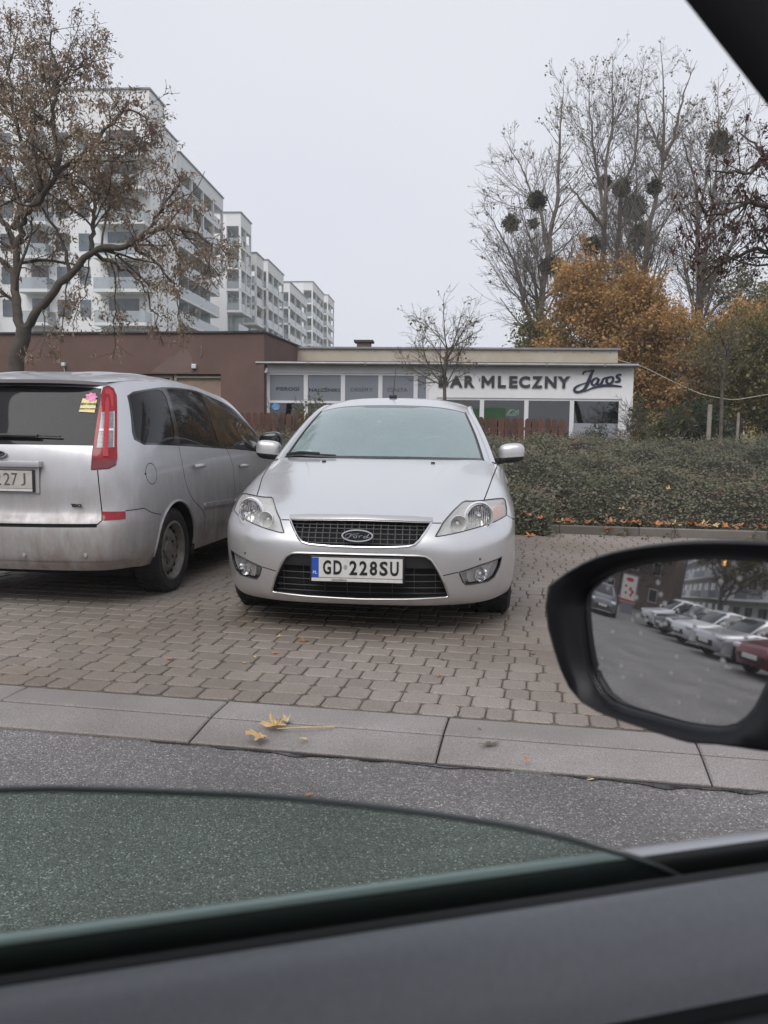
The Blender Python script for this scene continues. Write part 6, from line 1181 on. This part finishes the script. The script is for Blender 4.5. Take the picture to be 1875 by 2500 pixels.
extr(smoothp([(.0072, .9165), (.0095, .9188), (.012, .9195), (.0165, .918), (.0185, .9165), (.021, .908), (.0225, .895)], 3), -1.1, 1.0, 'belt_moulding', M['belt_trim'])
extr([(.023, .90), (.03, .85), (.036, .7), (.036, .45), (.02, .3), (-.02, .26)], -1.1, 1.15, 'door_skin', M['green_paint'])
extr(smoothp([(.003, .88), (.0035, .903), (.0045, .9125), (.0070, .9163)], 3), -1.1, 1.0, 'outer_seal', M['seal'])
# lowered glass with its polished edge
top = smoothp([(-.75, 1.035), (-.45, 1.033), (-.2, 1.026), (.0026, 1.0107), (.0508, 1.0057), (.1018, .9986), (.156, .9899), (.2135, .9778), (.275, .9629), (.3239, .9491), (.3757, .9305), (.4191, .9120), (.46, .885), (.5, .84)], 4)
mb = MB(); mb.strip([(x, 0, z) for x, z in top], [(x, 0, .6) for x, z in top]); dg = mb.build('door_glass', M['greenglass'], ow)
mb = MB(); mb.tube([(x, 0, z) for x, z in top], .0022, 8); mb.build('glass_edge', mat('polished glass edge', (.05, .062, .058), .3, coat=.3), dg, True)
# A-pillar, roof lining and the rest of the cabin
def beam(E0, E1, off, dep, name, mt, n=8, bulge=.0):
    E0, E1, off, dep = map(np.array, (E0, E1, off, dep)); mb = MB(); V = []; prof = [(0, 0), (.12, -.18), (.5, -.3), (1, -.2), (1, 1), (.25, 1), (.04, .6)]; m_ = len(prof)
    for i in range(n):
        p = E0+(E1-E0)*i/(n-1)
        for a, b in prof: V.append(tuple(OI @ Vector(p+off*a+dep*b)))
    F = [(i*m_+k, i*m_+(k+1) % m_, (i+1)*m_+(k+1) % m_, (i+1)*m_+k) for i in range(n-1) for k in range(m_)]; mb.add(V, F); return mb.build(name, mt, ow, True, angle=50)
beam((-.009, .525, 1.668), (.814, .825, .984), (.115, .0, .105), (.03, .07, .01), 'pillar', M['door_low'])
MB().box((-1.5, -1.42, 1.47), (.48, -.14, 1.50)).build('roof', M['interior'], ow); MB().box((-1.5, -1.45, .2), (1.2, -1.42, .95)).build('far_side', M['interior'], ow); MB().box((-1.5, -1.42, .18), (1.2, -.16, .2)).build('floor', M['door_low'], ow); MB().box((-1.53, -1.42, .2), (-1.5, -.16, 1.1)).build('rear_shelf', M['interior'], ow)
MB().box((.62, -1.4, .5), (1.2, -.16, .90), .04).build('dashboard', M['door_low'], ow)
# door mirror
MC = Vector((.2760094, .7903891, 1.0132668)); Mn = Vector((-.8062373, -.5835406, .0972718)).normalized(); Mr = Vector((.5863, -.8101, 0)).normalized(); Mu = Mn.cross(Mr).normalized(); Mu = Mu if Mu.z > 0 else -Mu; MR = 1.35
def mpt(p, off): return OI @ (MC+Mr*p[0]+Mu*p[1]+Mn*off)
gl_ = np.array(MG_LOOP); ou = np.array(MO_LOOP); 
lim = lambda P: np.stack([np.minimum(P[:, 0], .118+.02*np.tanh((P[:, 0]-.118)*20)*(P[:, 0] > .118)), P[:, 1]], 1)
gl_ = lim(gl_); ou = np.stack([np.where(ou[:, 0] > .12, .12+(ou[:, 0]-.12)*.6, ou[:, 0]), ou[:, 1]], 1)
ka = len(gl_); rings = 14; V = [tuple(mpt((0, 0), -.012))]; Nn = [-1]
for r_ in range(1, rings+1):
    for k in range(ka): p = gl_[k]*r_/rings; V.append(tuple(mpt(p, -.012-(p@p)/(2*MR))))
F = [(0, 1+k, 1+(k+1) % ka) for k in range(ka)]; F4 = []
for r_ in range(rings-1):
    for k in range(ka): i = 1+r_*ka+k; j = 1+r_*ka+(k+1) % ka; F += [(i, i+ka, j), (j, i+ka, j+ka)]
me = mesh_np('mirror_glass', V, F, M['wet_mirror'], True); cc = OI @ (MC-Mn*(MR+.012)); nv = [tuple((Vector(v)-cc).normalized()) for v in V]; fn = Vector(np.array(me.polygons[0].normal)); 
if fn.dot(Vector(nv[0])) < 0: me.flip_normals()
me.normals_split_custom_set_from_vertices(nv)
hs = empty('m', (0, 0, 0)); bpy.data.objects.remove(hs)
mb = MB(); loops = []
for k_, off in (((0, 1.0), -.030), ((0, 1.0), -.0105), ((.10, 1.0), -.006), ((.45, 1.0), .002), ((.8, 1.0), .0065), ((.95, 1.0), .004), ((1, 1.0), -.002), ((1, 1.01), -.012), ((1, .985), -.035), ((1, .90), -.062), ((1, .74), -.084), ((1, .45), -.100), ((1, .05), -.106)):
    f, s = k_; loops.append([tuple(mpt(((gl_[k]*1.012)*(1-f)+ou[k]*f)*s, off)) for k in range(ka)])
V = sum(loops, []); F = [(i*ka+k, i*ka+(k+1) % ka, (i+1)*ka+(k+1) % ka, (i+1)*ka+k) for i in range(len(loops)-1) for k in range(ka)]; mb.add(V, F); mh = mb.build('mirror_housing', M['housing'], ow, True, angle=60)
link(bpy.data.objects.new('mirror_glass', me), mh)
arm = MB(); arm.tube([mpt((.10, -.05), -.06), mpt((.16, -.06), -.05), Vector((.62, .0, .93))], [.035, .04, .05], 10); arm.build('mirror_arm', M['housing'], ow, True)
# ------------------------------------------------------------------ what the mirror shows: the row across the road
def simple_car(label, loc, rz, paint_, group='cars across the road', h=1.0, L=1.0):
    o = empty('parked_car', loc, rz, label, 'car', group); rows = []
    for y, zt, w in ((.09, .24, .55), (.0, .45, .66), (.04, .62, .76), (.22, .74, .82), (.9, .86, .86), (1.3, .95, .87), (2.0, .97, .88), (3.3, .99, .88), (3.95, 1.0, .86), (4.22, .85, .80), (4.3, .5, .76), (4.24, .25, .7)):
        zt *= h; rows.append([(0, y*L, zt), (w*.5, (y+.02)*L, zt), (w*.86, (y+.07)*L, zt-.02*h), (w, (y+.16)*L, max(zt-.12, .23)), (w*1.01, (y+.2)*L, min(.5, max(zt-.15, .22))), (w*.97, (y+.2)*L, .21)])
    P = Patch(rows); pn_ = Panels(P, [], .34, flipn=bool(P.nrm(np.array([[0, 6.]]))[0][2] < 0)); pn_.piece('body', paint_, o)
    cab = [[(0, 1.18, .93), (.35, 1.2, .93), (.62, 1.3, .93), (.80, 1.4, .92)], [(0, 1.95, 1.40), (.3, 1.96, 1.39), (.54, 2.02, 1.36), (.82, 1.9, .95)], [(0, 2.6, 1.47), (.3, 2.6, 1.46), (.56, 2.62, 1.42), (.83, 2.6, .97)], [(0, 3.4, 1.45), (.3, 3.4, 1.44), (.55, 3.4, 1.40), (.83, 3.4, .97)], [(0, 3.9, 1.36), (.3, 3.88, 1.35), (.52, 3.85, 1.31), (.80, 3.8, .97)], [(0, 4.2, .98), (.3, 4.18, .98), (.6, 4.1, .98), (.78, 4.0, .96)]]
    cab = [[(x, y*L, z*h) for x, y, z in r] for r in cab]; Pc = Patch(cab); roof = [(-2.05, .95), (2.05, .95), (2.05, 4.1), (-2.05, 4.1)]; pl = [[(2.0, 0), (2.3, 0), (2.3, 1.1), (2.0, 1.1)], [(2.05, 2.15), (3, 2.15), (3, 2.35), (2.05, 2.35)], [(2.05, 3.4), (3, 3.3), (3, 5), (2.05, 5)]]; pl = pl+[flip(p) for p in pl]
    pk_ = Panels(Pc, [roof]+pl, .25, flipn=bool(Pc.nrm(np.array([[0, 2.]]))[0][2] < 0)); pk_.piece('cabin_glass', M['carglass'], o, None, [roof]+pl); pk_.piece('roof', paint_, o, [roof]+pl, off=.004)
    for s in (1, -1):
        V, F = superell((s*.62, .20*L, .63*h), (.17, .16, .075*h), .7, 14, 8); a = MB().add(V, F).build('headlight', M['white_lens'], o, True, angle=180); a.rotation_euler = (0, 0, 0)
        V, F = superell((s*.98, 1.5*L, 1.0*h), (.10, .06, .07), .7, 12, 8); MB().add(V, F).build('door_mirror', paint_, o, True, angle=180)
        for y in (.85, 3.5):
            t = MB(); Mx = Matrix.Translation((s*.80, y*L, .31)); t.lathe([(.2, -.1), (.29, -.105), (.31, -.08), (.31, .08), (.29, .105), (.2, .1)], 24, Mx); w_ = t.build('wheel', M['rubber'], o, True); q = MB(); q.lathe([(.2, s*.09), (.17, s*.05), (.06, s*.08), (.001, s*.08)], 10, Mx); q.build('rim', M['satin'], w_, False)
            q = MB(); q.lathe([(.36, 0), (.33, s*.012), (.001, s*.01)], 20, Matrix.Translation((s*.872, y*L, .33))); q.build('wheel_arch', M['liner'], o, True)
    MB().box((-.4, -.02, .34), (.4, .06, .5), .02).build('grille', M['black'], o); MB().box((-.26, -.03, .40), (.26, -.022, .51)).build('number_plate', M['plate'], o)
    return o
FR = math.atan2(.184, -.983)  # direction of the row, away from us
RD = np.array((-.95, .312)); P0 = np.array((-11.9, -.35)); rzc = KA+math.pi-R(20)
for s, lab, pm, h, L in ((-2.9, 'dark red car nearest in the row across the road, seen in the door mirror', 'car_red', 1.0, .98), (0, 'silver car second in the row across the road, seen in the door mirror', 'car_silver', .98, 1.0), (2.75, 'white car third in the row across the road, seen in the door mirror', 'car_white', 1.0, .97), (5.5, 'dark grey estate fourth in the row across the road, seen in the door mirror', 'car_dark', 1.02, 1.03), (8.4, 'tall white car last in the row across the road, seen in the door mirror', 'car_white', 1.12, 1.0)):
    p = P0+RD*s; simple_car(lab, (p[0], p[1], -.03), rzc, M[pm], h=h, L=L)
simple_car('grey car standing on the far side of the road, left in the door mirror', (-18.2, 4.6, -.03), R(78), M['car_grey'], 'cars across the road')
ps = empty('poster_stand', (-27.5, 4.4, 0), R(95), 'street poster in a grey frame with red and white print, seen in the door mirror', 'poster stand')
MB().box((-.68, -.09, .62), (.68, .09, 2.55), .03).build('frame', M['rail_metal'], ps); MB().box((-.5, -.06, 0), (.5, .06, .62)).build('foot', M['rail_metal'], ps)
po = MB().box((-.6, -.1, .74), (.6, -.092, 2.46)).build('poster', mat('poster white', (.72, .66, .62), .4), ps); mb = MB(); rr_ = random.Random(4)
for i in range(7): cx, cz, a, b = (0, 2.2, .34, .14) if i == 0 else (rr_.uniform(-.4, .4), rr_.uniform(1.15, 1.9), rr_.uniform(.06, .14), rr_.uniform(.07, .15)); mb.prism([(cx+a*math.cos(t), cz+b*math.sin(t)) for t in np.linspace(0, 6.28, 14, endpoint=False)], -.104-.001*i, -.1005)
mb.box((-.6, -.104, .76), (.6, -.1005, .92)); mb.build('poster_print', mat('poster red', (.45, .04, .04), .4), po)
rb_ = empty('residential_block', (-22, -11.5, 0), math.atan2(.184, -.983)+math.pi, 'grey residential block with long balconies and one warm lit window, seen in the door mirror', 'apartment block')
# local x runs back towards us, facade faces +y ... built with local -x going away
W_ = 75; MB().box((-W_, -10, 0), (4, 0, 15)).build('wall', mat('grey white render', (.66, .66, .66), .85, var=.1, vscale=.3), rb_); MB().box((-W_-1.4, -9, 0), (-W_, .5, 15)).build('end_wall', mat('yellow render', (.45, .36, .17), .85), rb_); MB().box((-W_-1.6, -10.3, 15.01), (4.3, .6, 15.3)).build('roof', M['roof_felt'], rb_)
lit = mat('lit room', (.8, .4, .15), .6); lit.node_tree.nodes['Principled BSDF'].inputs['Emission Color'].default_value = (1.0, .48, .14, 1); lit.node_tree.nodes['Principled BSDF'].inputs['Emission Strength'].default_value = 1.3
rl = mat('balcony panel', (.36, .37, .39), .7, var=.15, vscale=.7)
for f in range(5):
    z = .9+2.8*f
    if f: MB().box((-W_+.2, .003, z-.25), (3.5, 1.3, z-.05)).build('slab', M['apt'], rb_)
    for k in range(20):
        x = -W_+1+3.7*k; lt = (f == 2 and k == 11)
        w_ = MB().box((x, .003, z+.9), (x+2.2, .05, z+2.2)).build('window', M['upvc'], rb_); MB().box((x+.07, .052, z+.97), (x+1.05, .07, z+2.13)).build('pane', lit if lt else M['apt_glass'], w_); MB().box((x+1.15, .052, z+.97), (x+2.13, .07, z+2.13)).build('pane', lit if lt else M['apt_glass'], w_)
        if f: MB().box((x-.5, 1.24, z-.05), (x+3.0, 1.29, z+.85)).build('railing', (rl, M['apt2'], M['rail_metal'])[(k*7+f*3) % 3], rb_)
bh = empty('brick_house', (-52, 9.5, 0), R(100), 'brown brick house wall behind the street poster, seen in the door mirror', 'house')
MB().box((-8.5, 0, 0), (9, 9, 9)).build('wall', mat('brown brick wall', (.17, .125, .105), .9, var=.25, vscale=1.5), bh); MB().box((-8.8, -.3, 9.01), (9.3, 9.3, 9.3)).build('roof', M['roof_felt'], bh)
for x in (-6.5, -3, .5, 4):
    for z in (1.2, 4.4): wv = MB().box((x, -.06, z), (x+1.3, -.003, z+1.6)).build('window', M['upvc'], bh); MB().box((x+.1, -.09, z+.1), (x+1.2, -.062, z+1.5)).build('pane', M['carglass'], wv)
crown_tree('yellow leaved tree in front of the grey residential block, seen in the door mirror', (-26, -2.4, 0), 10, 7, 'leaf_olive', 71, 14, .13, (0, 26, 8, 5))
crown_tree('bare brown bush behind the street poster, seen in the door mirror', (-42, 7.5, 0), 9.5, 13, 'bush', 72, 40, .22, (0, 28, 8, 5), name='bush', cat='bush')
crown_tree('bare brown bush behind the grey car, seen in the door mirror', (-38, 13.5, 0), 9.5, 12, 'bush', 73, 40, .22, (0, 28, 8, 5), name='bush', cat='bush')
# ------------------------------------------------------------------ fallen leaves and litter
def maple(size, g, curl=.25, crumple=.16):
    fo = g.uniform(0, 3.14); out = []; lob = [(90, 1.0, 14), (38, .86, 12), (142, .86, 12), (-12, .62, 12), (192, .62, 12)]; pts = []
    for a, r, w in sorted(lob, key=lambda l: l[0]): pts += [(a-w, r*.62), (a-w*.45, r*.8), (a, r), (a+w*.45, r*.8), (a+w, r*.62), (a+26 if a < 180 else 230, .33)]
    pts += [(268, .25), (272, .25)]; V = [(0, 0, 0)]
    for a, r in pts: x, y = r*math.cos(R(a)), r*math.sin(R(a)); r *= g.uniform(.72, 1.12); x, y = r*math.cos(R(a+g.normal(0, 5))), r*math.sin(R(a)); z = curl*abs(x*math.cos(fo)+y*math.sin(fo))+crumple*g.uniform(-.3, 1)*r; V.append((x*size, y*size, z*size))
    n = len(V)-1; return V, [(0, 1+i, 1+(i+1) % n) for i in range(n)]
lm = {k: mat('fallen leaf '+k, c, .6, col2=c2, vscale=25, detail=3) for k, c, c2 in (('yellow', (.40, .25, .09), (.58, .41, .20)), ('orange', (.40, .13, .045), (.52, .22, .08)), ('brown', (.20, .11, .06), (.30, .17, .09)), ('straw', (.46, .34, .16), (.56, .45, .25)))}
lg_ = np.random.default_rng(81); GRP = 'fallen leaves'
def fallen(label, x, y, z, size, k, curl=.3, rot=None, group=GRP):
    V, F = maple(size, lg_, curl); o = MB().add(V, F).build('fallen_leaf', lm[k], None); o.location = (x, y, z); o.rotation_euler = (lg_.normal(0, .15), lg_.normal(0, .15), lg_.uniform(0, 6.28) if rot is None else rot); return tag(o, label, 'leaf', group)
gen = 'small fallen leaf lying on the block paving'
fallen('crumpled yellow leaf lying across the kerb before the saloon', -.43, 3.36, .012, .085, 'yellow', .5, .4); fallen('torn straw coloured leaf at the wet gutter below the crumpled yellow leaf', -.475, 3.27, .004, .085, 'yellow', .25, 2.0); fallen('small yellow scrap at the gutter edge right of the crumpled leaves', -.305, 3.262, .0, .028, 'straw', .4)
fallen('folded brown leaf beside the crumpled yellow leaf on the kerb', -.395, 3.42, .014, .055, 'straw', .6, 1.2)
sm = MB(); sm.tube([(-.42, 3.345, .010), (-.30, 3.352, .014), (-.19, 3.372, .010)], [.0022, .004, .003], 6); tag(sm.build('leaf_stalk', lm['straw'], None, True), 'pale dry leaf stalk lying on the front kerb', 'stalk')
fallen('big yellow maple leaf standing on the bed kerb at the hedge', 3.66, 10.48, .17, .14, 'yellow', .35, .3).rotation_euler = (R(52), 0, .2)
fallen('pale crumpled leaf on the paving in front of the bed kerb', 2.75, 9.95, .02, .12, 'straw', .6)
fallen('bright orange leaf among the dry leaves under the hedge', 2.80, 10.55, .17, .13, 'orange', .5)
wl_ = fallen('white paper scrap on the paving by the hedge foot', 2.16, 10.33, .02, .09, 'straw', .9, group=None); wl_.data.materials.clear(); wl_.data.materials.append(M['white_lens']); wl_.name = 'paper_scrap'; wl_['category'] = 'paper'
for i, (x, y, k, s) in enumerate(((1.68, 9.72, 'orange', .09), (1.9, 10.0, 'brown', .09), (2.33, 10.19, 'straw', .07), (1.74, 9.95, 'orange', .08), (2.02, 9.75, 'brown', .06), (1.85, 9.86, 'orange', .08))): fallen('orange brown leaf on the paving where the hedge spills over its kerb', x, y, .02, s, k, .5, group='leaves at the hedge foot')
for i in range(60):
    a = lg_.uniform(.5, 3.3); n = lg_.uniform(7.30, 7.52); p = kp(a, n, .135); kk = ('orange', 'brown', 'brown', 'straw', 'orange')[i % 5]; fallen(kk.replace('straw', 'pale')+' dry leaf in the strip of litter between bed kerb and hedge', *p, lg_.uniform(.07, .125), kk, .6, group='leaf litter under the hedge')
for i in range(14):
    a = lg_.uniform(.0, 3.6); n = lg_.uniform(7.0, 8.6); h = float(hedge_h(np.array([a]), np.array([n]))[0]); p = kp(a, n, max(h, .05)+.04); fallen('dead orange leaf caught on top of the hedge', *p, lg_.uniform(.06, .10), ('orange', 'brown', 'yellow')[i % 3], .5, group='leaves caught on the hedge')
for x, y, k, s in ((-1.11, 4.35, 'orange', .035), (-.58, 4.49, 'orange', .032), (-.44, 4.75, 'brown', .05), (-.71, 4.30, 'straw', .022), (-.67, 4.41, 'straw', .025), (-.6, 4.86, 'straw', .03), (.28, 4.09, 'brown', .035), (.32, 4.40, 'brown', .03), (.82, 4.54, 'brown', .03), (.33, 3.58, 'straw', .016), (.53, 3.06, 'orange', .022), (.76, 2.97, 'straw', .022), (.40, 3.38, 'brown', .016), (-.25, 2.81, 'orange', .022), (-1.95, 4.75, 'straw', .018), (-1.6, 4.93, 'brown', .018), (.30, 2.85, 'brown', .012), (.53, 2.82, 'yellow', .012)):
    z = .014 if y+.187*x > 3.58 else (.008 if y+.187*x > 3.15 else -.03); fallen(gen if y+.187*x > 3.15 else 'small fallen leaf lying on the wet asphalt', x, y, z, s, k, .3, group='small leaves on the paving' if y+.187*x > 3.15 else 'small leaves on the asphalt')
# damp earth smear on the kerb
V, F = maple(.06, lg_, .02); sm_ = MB().add([(x*1.3, y*.6, 0) for x, y, z in V], F).build('mud_smear', mat('mud', (.13, .10, .06), .9), None); sm_.location = (.42, 3.21, .008); sm_.rotation_euler = (0, 0, .3); tag(sm_, 'small brown mud smear on the front kerb stone', 'mud')
# ------------------------------------------------------------------ thin autumn mist
hz = bpy.data.materials.new('misty air'); hz.use_nodes = True; hn = hz.node_tree; hn.nodes.clear(); ho = hn.nodes.new('ShaderNodeOutputMaterial'); hv = hn.nodes.new('ShaderNodeVolumePrincipled')
hv.inputs['Color'].default_value = (.97, .98, 1, 1); hv.inputs['Density'].default_value = .0009; hn.links.new(hv.outputs[0], ho.inputs['Volume']); S.cycles.volume_bounces = 2
tag(MB().box((-145, -70, -1.2), (110, 320, 36)).build('haze', hz, None), kind='stuff')
